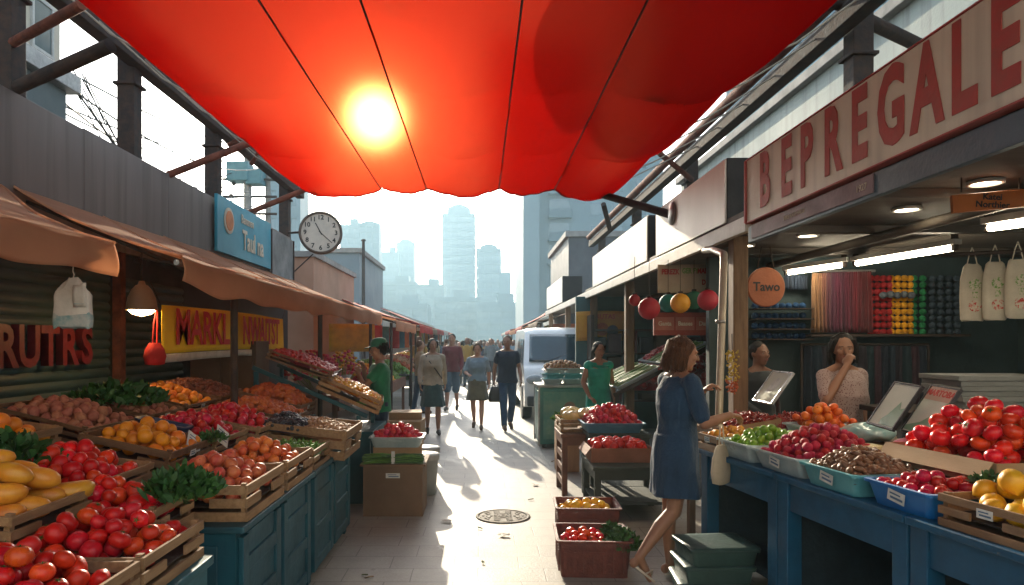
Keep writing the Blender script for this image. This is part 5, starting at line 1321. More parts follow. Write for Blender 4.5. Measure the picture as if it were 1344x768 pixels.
ex = thing('trestle', 'small trestle table carrying the dried chili trays', 'table', TRr(.62, 3.05, 0).to_translation(), (0, 0, R(8.58)))
MB().span((-.45, -.26, .935), (.45, .32, .972)).build('top', wood, ex)
for xx in (-.4, .4):
    for yy in (-.2, .28): MB().span((xx - .025, yy - .025, 0), (xx + .025, yy + .025, .934)).build('leg', wood, ex)

# framed price signs leaning on the goods
frm_ = mat('silver_frame', (.38, .39, .40), (.30, .31, .33), rough=.3, metal=.6)
dfr = mat('black_frame', (.03, .033, .04), rough=.35)
sheet = mat('pale_sheet', (.74, .74, .67), (.64, .67, .60), rough=.85, scale=3, bump=0, spec=.08)
sage = mat('sage_print', (.16, .33, .22), (.24, .40, .28), rough=.3, scale=5, bump=0)
salm = mat('salmon_print', (.60, .34, .27), (.56, .42, .34), rough=.3, scale=5, bump=0)
def framed(name, label, BL, BR, up, fmat, kind):
    c = (BL + BR) / 2
    xa = BR - BL; w = xa.length; xa = xa.normalized(); h = up.length
    za = (up - xa * up.dot(xa)).normalized(); ya = za.cross(xa)
    M = Matrix((xa, ya, za)).transposed().to_4x4(); M.translation = c
    t = thing(name, label, 'sign', c, M.to_euler())
    MB().span((-w / 2 + .008, -.004, .008), (w / 2 - .008, .004, h - .008)).build('sheet', sheet, t)
    f = MB(); b = .012
    f.span((-w / 2, -.010, 0), (w / 2, .012, b)).span((-w / 2, -.010, h - b), (w / 2, .012, h)).span((-w / 2, -.010, b + .0003), (-w / 2 + b, .012, h - b - .0003)).span((w / 2 - b, -.010, b + .0003), (w / 2, .012, h - b - .0003))
    f.build('frame', fmat, t, bevel=.002)
    MB().beam((0, .02, h * .6), (0, .14, .01), .05, .006).build('prop', dfr, t)
    y = -.0052
    if kind == 'green':
        MB().prism([(-.1 * w, .02), (.46 * w, .02), (.46 * w, .50 * h), (.30 * w, .44 * h), (.18 * w, .60 * h), (.02 * w, .30 * h), (-.12 * w, .16 * h)], y, y + .001).build('green_shape', sage, t)
    if kind == 'market':
        MB().span((-w / 2 + .013, y, h * .70), (w / 2 - .013, y + .001, h - .013)).build('salmon_band', salm, t)
        MB().prism([(-.46 * w, .02), (.46 * w, .02), (.46 * w, .52 * h), (.2 * w, .44 * h), (-.05 * w, .26 * h), (-.46 * w, .14 * h)], y, y + .001).build('green_shape', sage, t)
        link('lettering', text_mesh('MARTOBA', w * .20, redl, .0004, .002), t, (0, y - .001, h * .84), FACE_US)
    if kind == 'plain':
        MB().prism([(-.2 * w, .3 * h), (.1 * w, .32 * h), (.3 * w, .7 * h), (.0, .8 * h), (-.15 * w, .6 * h)], y, y + .001).build('grey_shape', pcard, t)
    return t
framed('framed_sign', 'silver framed pale sign leaning behind the dried chilies', at(988, 526, 5.15), at(1013, 531, 4.85), Vector((.155, .06, .22)), frm_, 'plain')
framed('framed_sign', 'silver framed sign with pale green shape leaning behind the lychees', at(1138, 556, 4.18), at(1172, 566, 3.92), Vector((.16, .08, .25)), dfr, 'green')
framed('framed_sign', 'dark framed sign with red handwriting and green shape above the tomatoes', at(1182, 566, 3.98), at(1217, 577, 3.72), Vector((.17, .08, .265)), dfr, 'market')

# ------------------------------------------------------------------ right: low goods round the woman
def basket(label, M, w, l, h, group=None):
    t = tub('plastic_basket', label, M, w, l, h, bask, 'basket', group, .90, .008, 1)
    for sy in (-1, 1):
        for k in range(7): MB().box((-w * .40 + w * .80 * k / 6, sy * (l / 2 * .955), h * .42), (.018, .012, h * .55)).build('rib', bask, t)
    for k in range(6): MB().box((-w / 2 * .955, -l * .36 + l * .72 * k / 5, h * .42), (.012, .018, h * .55)).build('rib', bask, t)
    return t
B1 = TR(.865, 5.58, .0, 0, -3); B2 = TR(.79, 4.86, 0, 0, -3)
basket('oxblood plastic basket of yellow lemons on the paving', B1, .50, .40, .30)
fill_fruit('lemon', 'yellow lemon in the oxblood basket on the paving', 'lemons in the oxblood basket', B1, .235, .185, .036, 90, .20, .07, 70)
basket('oxblood plastic basket of tomatoes at the feet of the woman in navy', B2, .50, .46, .26)
fill_fruit('hot_tomato', 'bright red tomato in the basket by her feet', 'tomatoes in the basket by her feet', TR(.73, 4.86, 0, 0, -3), .17, .21, .030, 120, .17, .06, 71)
leaf_bunch('parsley', 'bright green parsley bunch at the corner of the tomato basket', (.99, 4.74, .17), .12, .14, 420, leafm, .045, .012, 11)
leaf_bunch('parsley', 'small dark parsley tuft at the back of the tomato basket', (.96, 5.0, .18), .075, .10, 200, leafd, .045, .012, 12)
for k in range(3):
    M = TR(1.46 + .02 * k, 4.38, .112 * k + .0, 0, 5 * (k - 1))
    tub('lidded_box', ('dark green lidded plastic box lowest of three under the blue table', 'dark green lidded plastic box between two others', 'dark green lidded plastic box topmost by the table leg')[k], M, .42, .34, .095, grnbox, 'box', None, .93, handle=False)
    lo_ = [ob for ob in bpy.data.objects if ob.name.startswith('lidded_box')][-1]
    MB().loft([rrect(.222, .182, .0965), rrect(.225, .185, .10), rrect(.222, .182, .109), rrect(.19, .15, .111)]).build('lid', grnbox, lo_)
# low tables with trays behind the woman
def small_table(name, label, c, w, l, h, m, slatted=False):
    t = thing(name, label, 'table', c)
    MB().span((-w / 2, -l / 2, h - .035), (w / 2, l / 2, h)).build('top', m, t, bevel=.004)
    MB().span((-w / 2 + .02, -l / 2 + .02, h - .12), (-w / 2 + .04, l / 2 - .02, h - .036)).build('apron', m, t)
    MB().span((-w / 2 + .05, -l / 2 + .02, h - .12), (w / 2 - .05, -l / 2 + .04, h - .036)).build('apron', m, t)
    for sx in (-1, 1):
        for sy in (-1, 1): MB().box((sx * (w / 2 - .045), sy * (l / 2 - .045), (h - .036) / 2), (.055, .055, h - .036)).build('leg', m, t)
    if slatted:
        for k in range(3): MB().span((-w / 2 + .02, -l / 2 + .1, .12 + .14 * k), (-w / 2 + .035, l / 2 - .1, .18 + .14 * k)).build('rail', m, t)
    else: MB().span((-w / 2 + .03, -l / 2 + .03, .16), (w / 2 - .03, l / 2 - .03, .185)).build('shelf', m, t)
    return t
rdw = mat('red_brown_wood', (.19, .075, .04), (.13, .05, .03), rough=.65, scale=5, stretch=(5, 5, 1), dirt=.2)
dgw = mat('dark_green_wood', (.035, .05, .042), (.025, .036, .03), rough=.7, scale=4, dirt=.2)
small_table('low_table', 'red brown low wooden table under the yellow fruit bags', (1.08, 7.35, 0), .50, .60, .66, rdw, True)
small_table('low_table', 'dark green low table with red trays behind the woman in navy', (1.36, 6.42, 0), .72, .72, .50, dgw)
M = TR(1.30, 6.50, .504); carton('cardboard_carton', 'brown carton of bruised red tomatoes on the dark low table', M, .56, .46, .13, mat('redbrown_board', (.26, .10, .055), (.2, .08, .045), rough=.75), True)
heap('tomato_heap', 'bruised red tomatoes filling the low brown carton', M, .27, .22, .034, 110, [tom, tmh], .10, .06, 72, (1, 1, 1), 12, 9)
M = TR(1.34, 7.05, .70); 
ts2 = small_table('trestle_table', 'weathered trestle table under the heaped red fruit tray', (1.38, 7.05, 0), .62, .62, .70, dgw)
tub('blue_tray', 'dusty blue plastic tray heaped with crimson fruit behind the woman', M, .60, .50, .10, mat('dusty_blue', (.09, .22, .34), (.06, .17, .27), rough=.45, dirt=.2), 'tray')
fill_fruit('red_fruit', 'crimson pepper heaped in the dusty blue tray', 'crimson peppers in the blue tray', M, .29, .24, .028, 170, .06, .17, 73)
M = TR(1.10, 7.42, .664)
wood_crate('wooden_crate', 'pale wicker crate of bagged yellow fruit on the red brown table', M, .52, .50, .13, None, cw, None)
for k in range(6):
    o = MB().grid(lambda u, v, k=k: (.12 * math.cos(6.283 * u) * math.sin(3.1416 * v) * (1 + .06 * math.sin(16 * u + k)), .09 * math.sin(6.283 * u) * math.sin(3.1416 * v), .06 - .06 * math.cos(3.1416 * v) + .006 * math.sin(30 * u)), 28, 12).build('fruit_bag', mat('yellow_film', (.66, .50, .16), (.72, .62, .34), rough=.25, scale=16, bump=.5, bscale=16, var=.2), None, (1.0 + .13 * (k % 3), 7.32 + .2 * (k // 3), .76 + .02 * (k % 2)), (0, 0, k))
    tag(o, 'clear bag of yellow fruit in the pale crate on the red brown table', 'bag', 'bags of yellow fruit')
# planter and teal cabinet
plt = thing('planter', 'tall wooden box planter with bright green herb beside the low table', 'planter', (1.09, 8.62, 0))
MB().span((-.14, -.14, 0), (.14, .14, .60)).build('box', mat('light_wood', (.40, .23, .12), (.32, .18, .09), rough=.7, scale=4, stretch=(5, 5, .8), dirt=.2), plt, bevel=.004)
MB().span((-.12, -.12, .601), (.12, .12, .612)).build('soil', liner, plt)
hb = leaf_bunch('herb_plant', 'bright green herb growing out of the wooden planter', (1.09, 8.62, .60), .16, .13, 340, [mat('lime_leaf', (.14, .30, .03), (.2, .36, .05), rough=.5), leafm[1]], .07, .014, 13, cat='plant')
tc_ = thing('teal_cabinet', 'scuffed teal metal cabinet with printed front standing before the van', 'cabinet', (1.26, 10.75, 0))
tlm = mat('teal_metal', (.05, .22, .20), (.035, .15, .15), rough=.45, scale=3, metal=.2, dirt=.45, bump=.1)
MB().span((-.36, -.36, .06), (.42, .45, .92)).build('body', tlm, tc_, bevel=.01)
MB().span((-.39, -.39, .922), (.45, .48, .96)).build('top', galv, tc_, bevel=.006)
MB().span((-.30, -.372, .14), (.36, -.3605, .86)).build('door', mat('teal_print_door', (.06, .24, .20), (.16, .30, .22), rough=.4, scale=5, dirt=.2), tc_, bevel=.004)
MB().lathe([(0, 0), (.09, 0), (.09, .004), (0, .004)], 18, smooth=False).build('emblem', mat('faded_rose', (.34, .2, .16), rough=.6), tc_, (.1, -.373, .62), (R(90), 0, 0))
for k in range(2): MB().span((-.372, -.28 + .36 * k, .14), (-.3605, .04 + .36 * k, .86)).build('side_panel', tlm, tc_, bevel=.004)
MB().tube([(.30, -.40, .45), (.30, -.40, .58)], .01, 6).build('handle', galv, tc_)
for xx, yy in ((-.365, -.365), (.425, -.365), (-.365, .455)):
    MB().span((xx - .014, yy - .014, .03), (xx + .014, yy + .014, .92)).build('corner_strip', galv, tc_)
for k in range(3): MB().span((-.24, -.3735, .22 + .09 * k), (.12 + .1 * (k % 2), -.3722, .26 + .09 * k)).build('printed_band', mat('faded_print', (.20, .34, .26), (.10, .24, .20), rough=.5, scale=14), tc_)
for xx in (-.28, .34):
    for yy in (-.28, .37): MB().lathe([(0, 0), (.03, 0), (.03, .059), (0, .059)], 10).build('foot', dark, tc_, (xx, yy, 0))
for k in range(6):
    M = TR(1.12 + .31 * (k % 2) + .02 * (k // 2), 10.72, .962 + .085 * (k // 2), 0, 4 * (k % 3))
    tub('clear_punnet', 'cloudy plastic produce tray stacked on the teal cabinet', M, .30, .40, .075, [clr, aqt, clr][k // 2], 'tray', 'trays stacked on the teal cabinet', handle=False)
heap('dried_goods', 'tan dried goods heaped on the stacked trays of the cabinet', TR(1.28, 10.72, 1.21), .3, .2, .022, 160, nut, .0, .09, 75)
# ------------------------------------------------------------------ people
skins = {'light': mat('skin_light', (.46, .25, .165), (.42, .21, .135), rough=.5, scale=9, bump=.03), 'tan': mat('skin_tan', (.33, .165, .10), (.29, .14, .085), rough=.5, scale=9, bump=.03), 'brown': mat('skin_brown', (.20, .095, .06), (.17, .08, .05), rough=.5, scale=9, bump=.03)}
hairs = {'brown': mat('hair_brown', (.115, .05, .024), (.05, .022, .012), rough=.62, spec=.2, scale=26, bump=.5, bscale=70, stretch=(3, 3, .35)), 'black': mat('hair_black', (.014, .011, .010), (.020, .016, .014), rough=.6, spec=.2, scale=26, bump=.5, bscale=70, stretch=(3, 3, .35)), 'grey': mat('hair_grey', (.12, .10, .09), (.2, .18, .16), rough=.5, scale=26, bump=.4)}
eyew = mat('eye_white', (.34, .30, .27), rough=.25, bump=0); lipm = mat('lip', (.30, .07, .06), rough=.45, bump=0); browm = hairs['black']
def cloth(name, c, **k): return mat('cloth_' + name, lin(c) if isinstance(c, str) else c, rough=.85, scale=k.pop('scale', 7), bump=k.pop('bump', .15), bscale=k.pop('bscale', 160), sheen=.15, **k)
BASE = dict(hl=(.085, 0, .92), hr=(-.085, 0, .92), kl=(.095, -.02, .49), kr=(-.095, -.02, .49), al=(.095, .02, .085), ar=(-.095, .02, .085),
            tl=(.11, -.13, .03), tr=(-.11, -.13, .03), sl=(.160, 0, 1.375), sr=(-.160, 0, 1.375), el=(.215, .03, 1.12), er=(-.215, .03, 1.12),
            wl=(.225, -.05, .88), wr=(-.225, -.05, .88), neck=(0, .005, 1.44), chest=(0, 0, 1.28), waist=(0, 0, 1.09), hip=(0, 0, .95), head=(0, -.015, 1.585), fl=(0, -.1, -1), fr=(0, -.1, -1))
def lerp(a, b, t): return Vector(a).lerp(Vector(b), t)
def hand_vol(b, w, dirv, thumb_side, inward, curl=.35, sc=1.0):
    """palm, four unequal bent fingers and a thumb leaving the side of the palm"""
    w = Vector(w); d = Vector(dirv).normalized(); n = Vector(inward); n = (n - d * n.dot(d)).normalized(); s = d.cross(n).normalized() * thumb_side
    pc = w + d * .045 * sc
    q = Matrix((s, d, n)).transposed().to_4x4()
    b.ball((0, 0, 0), (.040 * sc, .050 * sc, .016 * sc), 14, 10, 0, Matrix.Translation(pc) @ q)
    for k, L_ in enumerate((.070, .078, .073, .058)):
        root = w + d * (.075 if k in (1, 2) else .068) * sc + s * (.028 - .0185 * k) * sc
        a = curl * (1 + .12 * k)
        d1 = (d * math.cos(a) + n * math.sin(a)); d2 = (d * math.cos(2.2 * a) + n * math.sin(2.2 * a))
        m_ = root + d1 * L_ * .5 * sc; e = m_ + d2 * L_ * .5 * sc
        b.capsule(root - d * .02 * sc, .0095 * sc, m_, .0085 * sc, 8); b.capsule(m_, .0085 * sc, e, .0068 * sc, 8)
    r0 = w + d * .018 * sc + s * .028 * sc; r1 = r0 + (d * .6 + s * .65 + n * .35) * .038 * sc; r2 = r1 + (d * .85 + s * .1 + n * .5) * .034 * sc
    b.capsule(r0, .0125 * sc, r1, .0105 * sc, 8); b.capsule(r1, .0105 * sc, r2, .008 * sc, 8)

def person(label, loc, rz, h, pose=None, skin='light', hair='brown', hstyle='short', top=None, sleeve='long', hem=.93, neckline=1.42, bottom=None, bstyle='trousers', bhem=.50, shoes=None, dress=None, voxel=.011, yaw=0, pitch=0, fem=False, group=None, curl=(.35, .35), barefoot=False, cat='person', wid=1.0, dress_r=None):
    J = dict(BASE); J.update(pose or {}); J = {k: Vector(v) for k, v in J.items()}
    t = thing('person', label, cat, loc, (0, 0, R(rz)), group); k = h / 1.70; t.scale = (k, k, k)
    sk = skins[skin]
    b = MB()
    W_ = (.92 if fem else 1.03) * wid
    for a in 'lr':
        hp, kn, an, to = J['h' + a], J['k' + a], J['a' + a], J['t' + a]
        b.capsule(hp, .084 * W_, kn, .052, 14); 
        mid = lerp(kn, an, .33) + Vector((0, .014, 0)); b.capsule(kn, .050, mid, .052, 14); b.capsule(mid, .052, an, .030, 14)
        fd = (to - an); heel = an + Vector((0, .03, -.035)) - Vector((fd.x, fd.y, 0)).normalized() * .01
        b.capsule(an, .032, an + fd * .6, .030, 12); b.capsule(an + fd * .55 + Vector((.012, 0, 0)), .026, to + fd * .12, .019, 10); b.capsule(an + fd * .55 - Vector((.016, 0, 0)), .026, to + fd * .08, .019, 10); b.ball(heel, (.03, .034, .034), 10, 8)
        sh, el, wr_ = J['s' + a], J['e' + a], J['w' + a]
        b.ball(sh, (.056 * W_, .052, .055), 12, 8); b.capsule(sh, .048 * W_, el, .037, 12); b.capsule(el, .038, lerp(el, wr_, .3), .038, 12); b.capsule(lerp(el, wr_, .3), .038, wr_, .025, 12)
        hand_vol(b, wr_, J['f' + a], 1 if a == 'r' else -1, (-(1 if a == 'l' else -1), -.15, .1) if J['f' + a].z < -.7 else (0, 0, -1), curl[0 if a == 'l' else 1])
    b.ball(J['hip'], (.150 * W_ * (1.06 if fem else 1), .105, .125), 18, 12)
    b.capsule(J['hip'], .10, J['waist'], .092, 14)
    for s_ in (-.045, .045): b.capsule(J['waist'] + Vector((s_, 0, 0)), .088 * W_, J['chest'] + Vector((s_ * 1.5, 0, 0)), .10 * W_, 14)
    b.capsule(J['chest'], .10, J['neck'] - Vector((0, 0, .05)), .07, 12)
    for a in 'lr': b.capsule(lerp(J['s' + a], J['neck'], .75), .05, J['s' + a], .05, 10)
    if fem:
        for s_ in (-.06, .06): b.ball(J['chest'] + Vector((s_, -.085, .0)), (.06, .05, .06), 12, 8)
    hd = J['head']
    b.capsule(J['neck'] - Vector((0, 0, .03)), .052 if fem else .058, hd - Vector((0, -.012, .05)), .048 if fem else .054, 12)
    HM = Matrix.Translation(hd) @ Euler((R(pitch), 0, R(yaw))).to_matrix().to_4x4()
    b.ball((0, .008, .022), (.074, .094, .092), 20, 14, 0, HM)         # skull
    b.ball((0, -.022, -.035), (.058, .064, .080), 18, 12, 0, HM)       # face and jaw
    b.ball((0, -.062, -.092), (.024, .020, .020), 10, 8, 0, HM)        # chin
    b.capsule(HM @ Vector((0, -.086, .018)), .009, HM @ Vector((0, -.106, -.022)), .0145, 8)   # nose
    for s_ in (-1, 1):
        b.ball((s_ * .036, -.066, -.018), (.024, .022, .020), 10, 8, 0, HM)    # cheeks
        b.ball((s_ * .030, -.079, .026), (.024, .012, .009), 10, 8, 0, HM)     # brow ridge
        b.ball((s_ * .073, .012, -.008), (.010, .020, .031), 10, 8, 0, HM)     # ear
    b.ball((0, -.086, -.054), (.021, .011, .0095), 10, 8, 0, HM)
    link('body', baked(b, voxel, 2, 'body', sk), t)
    for s_ in (-1, 1):
        e = MB().ball((s_ * .030, -.0785, .006), (.0115, .0075, .0045), 10, 8, 0, HM); e.ball((s_ * .030, -.0850, .006), (.0052, .0030, .0042), 8, 6, 1, HM); e.build('eye', [eyew, ink], t)
        MB().capsule(HM @ Vector((s_ * .016, -.0895, .026)), .0028, HM @ Vector((s_ * .044, -.083, .028)), .002, 6).build('eyebrow', browm if hair != 'brown' else hairs['brown'], t)
    m_ = MB(); m_.ball((0, -.0965, -.051), (.020, .004, .0042), 12, 6, 0, HM); m_.ball((0, -.0955, -.0585), (.016, .0045, .0045), 12, 6, 0, HM); m_.build('mouth', lipm, t)
    # hair
    if hstyle != 'none':
        hb_ = MB()
        hb_.ball((0, .024, .040), (.083, .092, .088), 20, 14, 0, HM)
        if hstyle == 'short':
            hb_.ball((0, .055, .0), (.074, .062, .072), 16, 10, 0, HM)
        if hstyle in ('bob', 'tied', 'long'):
            hb_.ball((0, .060, -.01), (.082, .064, .085), 16, 10, 0, HM)
            for s_ in (-1, 1):
                hb_.capsule(HM @ Vector((s_ * .066, -.030, .062)), .022, HM @ Vector((s_ * .080, .018, -.02)), .026, 10)
        if hstyle == 'bob':
            for q in range(9):
                a = R(-8 + 196 * q / 8)
                g0 = Vector((.082 * math.cos(a), .030 + .068 * math.sin(a), .03)); g1 = Vector((.092 * math.cos(a) + .006 * math.sin(5 * q), .036 + .082 * math.sin(a), -.088 - .016 * math.sin(a) - .014 * (q % 3)))
                hb_.capsule(HM @ g0, .030, HM @ g1, .016, 10)
        if hstyle == 'long':
            for q in range(7):
                a = R(10 + 160 * q / 6)
                hb_.capsule(HM @ Vector((.08 * math.cos(a), .03 + .07 * math.sin(a), .0)), .03, HM @ Vector((.085 * math.cos(a), .035 + .07 * math.sin(a), -.17)), .02, 10)
        if hstyle == 'tied':
            hb_.ball((0, .105, .045), (.036, .034, .036), 12, 8, 0, HM)
        link('hair', baked(hb_, .008, 2, 'hair', hairs[hair], fold=.004, fscale=38, fz=.25, seed=rz), t)
        if hstyle in ('bob', 'short', 'tied') and voxel < .0105:
            g_ = random.Random(int(h * 1000)); st = MB()
            for q in range(300 if hstyle == 'bob' else 110):
                a = R(g_.uniform(-14, 206)); c0 = Vector((.02 * g_.uniform(-1, 1), .0 + .05 * g_.random(), .128))
                mid1 = Vector((.088 * math.cos(a), .026 + .094 * math.sin(a), .055 + .03 * g_.random()))
                ln = g_.uniform(.55, 1.08) if hstyle == 'bob' else g_.uniform(.1, .5)
                fl = g_.gauss(1, .05)
                mid2 = Vector((.101 * math.cos(a) * fl, .034 + .098 * math.sin(a) * fl, .0 - .03 * ln))
                end = Vector((.096 * math.cos(a) * fl + g_.gauss(0, .008), .038 + .09 * math.sin(a) * fl + g_.gauss(0, .008), .0 - .125 * ln))
                st.tube([HM @ p_ for p_ in (c0, mid1, mid2, (mid2 + end) / 2 + Vector((0, .004, 0)), end)], [.0035, .0045, .0045, .004, .0012], 5)
            st.build('hair_strands', hairs[hair], t)
    # clothes
    def torso(mb, g, z0, flare=0.0):
        z_top = J['neck'].z - (1.44 - neckline)
        prof = [(z0, .160 + flare, .118 + flare * .7), (lerp(J['hip'], J['waist'], .0).z, .158, .120), (J['waist'].z, .142 + .01 * g, .112), (J['chest'].z - .06, .152, .122 + (.02 if fem else 0)), (J['chest'].z + .05, .160, .120 + (.012 if fem else 0)), (1.375, .150, .098), (z_top, .085, .075)]
        rg = []
        for i, (z, rx, ry) in enumerate(sorted(prof)):
            q = (z - .95) / .33; c = J['hip'].lerp(J['chest'], max(-.2, min(1.3, q)))
            rg.append([(c.x + (rx * max(W_, 1.0) + g + .006) * math.cos(a), c.y + (ry + g) * math.sin(a) - (.02 if fem and 1.2 < z < 1.32 and math.sin(a) < -.3 else 0), z) for a in [2 * math.pi * j / 32 for j in range(32)]])
        mb.loft(rg)
        for a in 'lr': mb.capsule(lerp(J['neck'], J['s' + a], .35) - Vector((0, 0, .035)), .058, J['s' + a] - Vector((0, 0, .004)), .060 + g * .4, 12)
    def sleeves(mb, kind, g):
        for a in 'lr':
            sh, el, wr_ = J['s' + a], J['e' + a], J['w' + a]
            if kind == 'long': mb.capsule(sh, .056 + g, el, .048 + g, 12); mb.capsule(el, .050 + g, lerp(el, wr_, .93), .036 + g, 12)
            if kind == 'elbow': mb.capsule(sh, .056 + g, lerp(sh, el, .80), .056 + g, 14)
            if kind == 'short': mb.capsule(sh, .057 + g, lerp(sh, el, .52), .056 + g, 14)
    def skirt(mb, z1, z0, r1, r0, amp, nf=9, ry=.78, bias=(0, 0)):
        rg = []
        for i in range(15):
            q = i / 14; z = z1 + (z0 - z1) * q
            rx = (r1 + (r0 - r1) * q ** .8)
            rg.append([(J['hip'].x + bias[0] * q + (rx * (1 + amp * q * math.cos(nf * a + 1.3 * math.sin(2 * a)))) * math.cos(a), J['hip'].y + bias[1] * q + rx * ry * (1 + amp * q * math.cos(nf * a + 1.3 * math.sin(2 * a))) * math.sin(a), z + .008 * math.sin(3 * a) * q) for a in [2 * math.pi * j / 64 for j in range(64)]])
        mb.loft(rg[::-1])
    if dress:
        d_ = MB(); torso(d_, .008, .90); sleeves(d_, sleeve, .004)
        r1, r0 = dress_r or (.168, .215)
        skirt(d_, 1.02, bhem, r1, r0, .05, 7, .80, (0, .0))
        link('dress', baked(d_, max(.008, voxel), 3, 'dress', dress, fold=.013, fscale=9, fz=.32, seed=h * 10), t)
    if top:
        u = MB(); torso(u, .012, hem, .022); sleeves(u, sleeve, .004)
        link('shirt', baked(u, max(.009, voxel), 3, 'shirt', top, fold=.010, fscale=8, fz=.6, seed=h * 10), t)
    if bottom:
        u = MB()
        if bstyle in ('skirt',):
            skirt(u, hem + .04, bhem, .148, .225, .05, 6, .92)
        else:
            u.ball(J['hip'] + Vector((0, 0, .01)), (.160 * W_, .122, .115), 18, 12)
            for a in 'lr':
                hp, kn, an = J['h' + a], J['k' + a], J['a' + a]
                u.capsule(hp, .098 * W_, kn, .072 if bstyle == 'trousers' else .088, 14)
                if bstyle == 'trousers': u.capsule(kn, .070, lerp(kn, an, .95), .054, 14)
                else: u.capsule(lerp(hp, kn, .8), .09, lerp(hp, kn, 1.05), .088, 14)
        link({'skirt': 'skirt', 'shorts': 'shorts'}.get(bstyle, 'trousers'), baked(u, max(.009, voxel), 3, 'lower', bottom, fold=.009, fscale=9, fz=.5, seed=h * 7), t)
    for a in 'lr':
        if shoes and not barefoot:
            an, to = J['a' + a], J['t' + a]; fd = to - an; s = MB()
            s.capsule(an + Vector((0, .025, -.045)), .040, an + fd * .7 + Vector((0, 0, .0)), .040, 12); s.capsule(an + fd * .6, .042, to + fd * .22, .032, 12)
            link('shoe', baked(s, .010, 2, 'shoe', shoes), t)
        if barefoot:
            an, to = J['a' + a], J['t' + a]
            fd = (to - an); hl = Vector((an.x, an.y + .035, an.z - .072)) if a == 'l' else an + Vector((0, .062, -.035)); tp = to + Vector((0, -.05, -.026)) if a == 'l' else to + Vector((0, -.035, -.03))
            s = MB(); c = (hl + tp) / 2; L_ = (tp - hl).length / 2 + .012
            q = (tp - hl).to_track_quat('Y', 'Z').to_matrix().to_4x4()
            out = [((.036 + .012 * math.sin(th_) ) * math.cos(th_), L_ * math.sin(th_)) for th_ in [2 * math.pi * j / 28 for j in range(28)]]
            s.loft([[(x, y, -.007) for x, y in out], [(x, y, .007) for x, y in out]], M=Matrix.Translation(c) @ q)
            sole = s.build('sandal', shoes, t)
            MB().tube([c + q.to_3x3() @ Vector(p) for p in ((-.040, L_ * .05, .010), (-.024, L_ * .35, .055), (0, L_ * .62, .02), (.024, L_ * .35, .055), (.040, L_ * .05, .010))], .006, 6).build('strap', shoes, sole)
    return t, J, k

navy = cloth('navy', '#1b3f60', var=0, scale=4, bump=.35, bscale=60); 
# the shopper in the foreground
W1, J1, k1 = person('woman in a navy short sleeved dress reaching over the blue table, one heel raised', (1.31, 4.60, .010), 106, 1.63,
    dict(hl=(.085, 0, .92), kl=(.095, -.015, .50), al=(.10, -.02, .085), tl=(.11, -.16, .03), hr=(-.085, .0, .92), kr=(-.07, .055, .50), ar=(-.05, .31, .20), tr=(-.045, .235, .055),
         er=(-.245, -.07, 1.115), wr=(-.215, -.29, 1.165), fr=(.2, -1, -.12), el=(.215, -.11, 1.13), wl=(.10, -.29, 1.31), fl=(-.5, -.6, .55), chest=(0, -.02, 1.28), neck=(0, -.03, 1.44), head=(0, -.065, 1.578), sl=(.16, -.02, 1.39), sr=(-.16, -.02, 1.39)),
    'tan', 'brown', 'bob', dress=navy, sleeve='elbow', bhem=.60, shoes=mat('sandal_tan', (.62, .55, .46), (.52, .45, .37), rough=.7), voxel=.0068, yaw=-14, pitch=8, fem=True, barefoot=True, curl=(.6, .5), dress_r=(.165, .205))
bagm = mat('cream_cloth', (.56, .48, .36), (.48, .40, .29), rough=.85, scale=8, bump=.15)
sbg = thing('shopping_bag', 'soft cream cloth bag hanging from her forearm against the table', 'bag', (1.575, 4.47, .68), (0, 0, R(38)))
MB().loft([[(w_ * (abs(math.cos(a)) ** .5) * (1 if math.cos(a) > 0 else -1), d_ * math.sin(a) * (1 + .15 * math.sin(3 * a)), z) for a in [2 * math.pi * j / 28 for j in range(28)]] for w_, d_, z in ((.03, .01, -.005), (.085, .028, .01), (.095, .035, .08), (.085, .028, .17), (.06, .016, .24), (.04, .01, .255))]).build('body', bagm, sbg)
MB().tube([(-.03, 0, .25), (-.02, 0, .34), (0, .0, .42), (.02, 0, .34), (.03, 0, .25)], .006, 6).build('handle', bagm, sbg)

def stride(f=1, s=.13):
    """one leg forward, the other pushing off"""
    a, c = ('l', 'r') if f > 0 else ('r', 'l'); x = .09 if f > 0 else -.09
    return {'k' + a: (x, -.12, .50), 'a' + a: (x, -.16 - s * .5, .10), 't' + a: (x * 1.1, -.30 - s * .5, .055), 'k' + c: (-x, -.01, .49), 'a' + c: (-x, .10 + s, .13), 't' + c: (-x * 1.05, .0 + s, .035),
            'w' + c: (-x * 2.5, -.17, .91), 'e' + c: (-x * 2.45, -.02, 1.12), 'w' + a: (x * 2.5, .10, .89), 'e' + a: (x * 2.4, .09, 1.13)}
darkshoe = mat('shoe_dark', (.03, .025, .022), (.05, .04, .035), rough=.5); brownshoe = mat('shoe_brown', (.12, .06, .035), rough=.5)
person('woman in beige top and dark teal skirt with crossbody strap, walking toward us', at(568, 569, 12.0) * 1, 6, 1.66, stride(1, .05), 'tan', 'black', 'tied', cloth('beige', '#a89a86'), 'long', .88, bottom=cloth('teal_skirt', '#2f4a4c'), bstyle='skirt', bhem=.50, shoes=darkshoe, fem=True, yaw=14)
P1 = [o for o in bpy.data.objects if o.name.startswith('person')][-1]; P1.location.z = .005
MB().tube([(-.13, -.02, 1.42), (-.06, -.145, 1.30), (.06, -.15, 1.14), (.16, -.05, 1.0), (.13, .1, 1.08), (-.02, .125, 1.3), (-.13, -.02, 1.42)], .012, 6).build('strap', darkshoe, P1)
person('man in dark red shirt and grey blue shorts behind the woman in beige', (-.66, 16.2, .005), -6, 1.80, stride(-1, .08), 'tan', 'black', 'short', cloth('maroon', '#6a2029'), 'long', .86, bottom=cloth('greyblue', '#4a5d6c'), bstyle='shorts', shoes=darkshoe, voxel=.012)
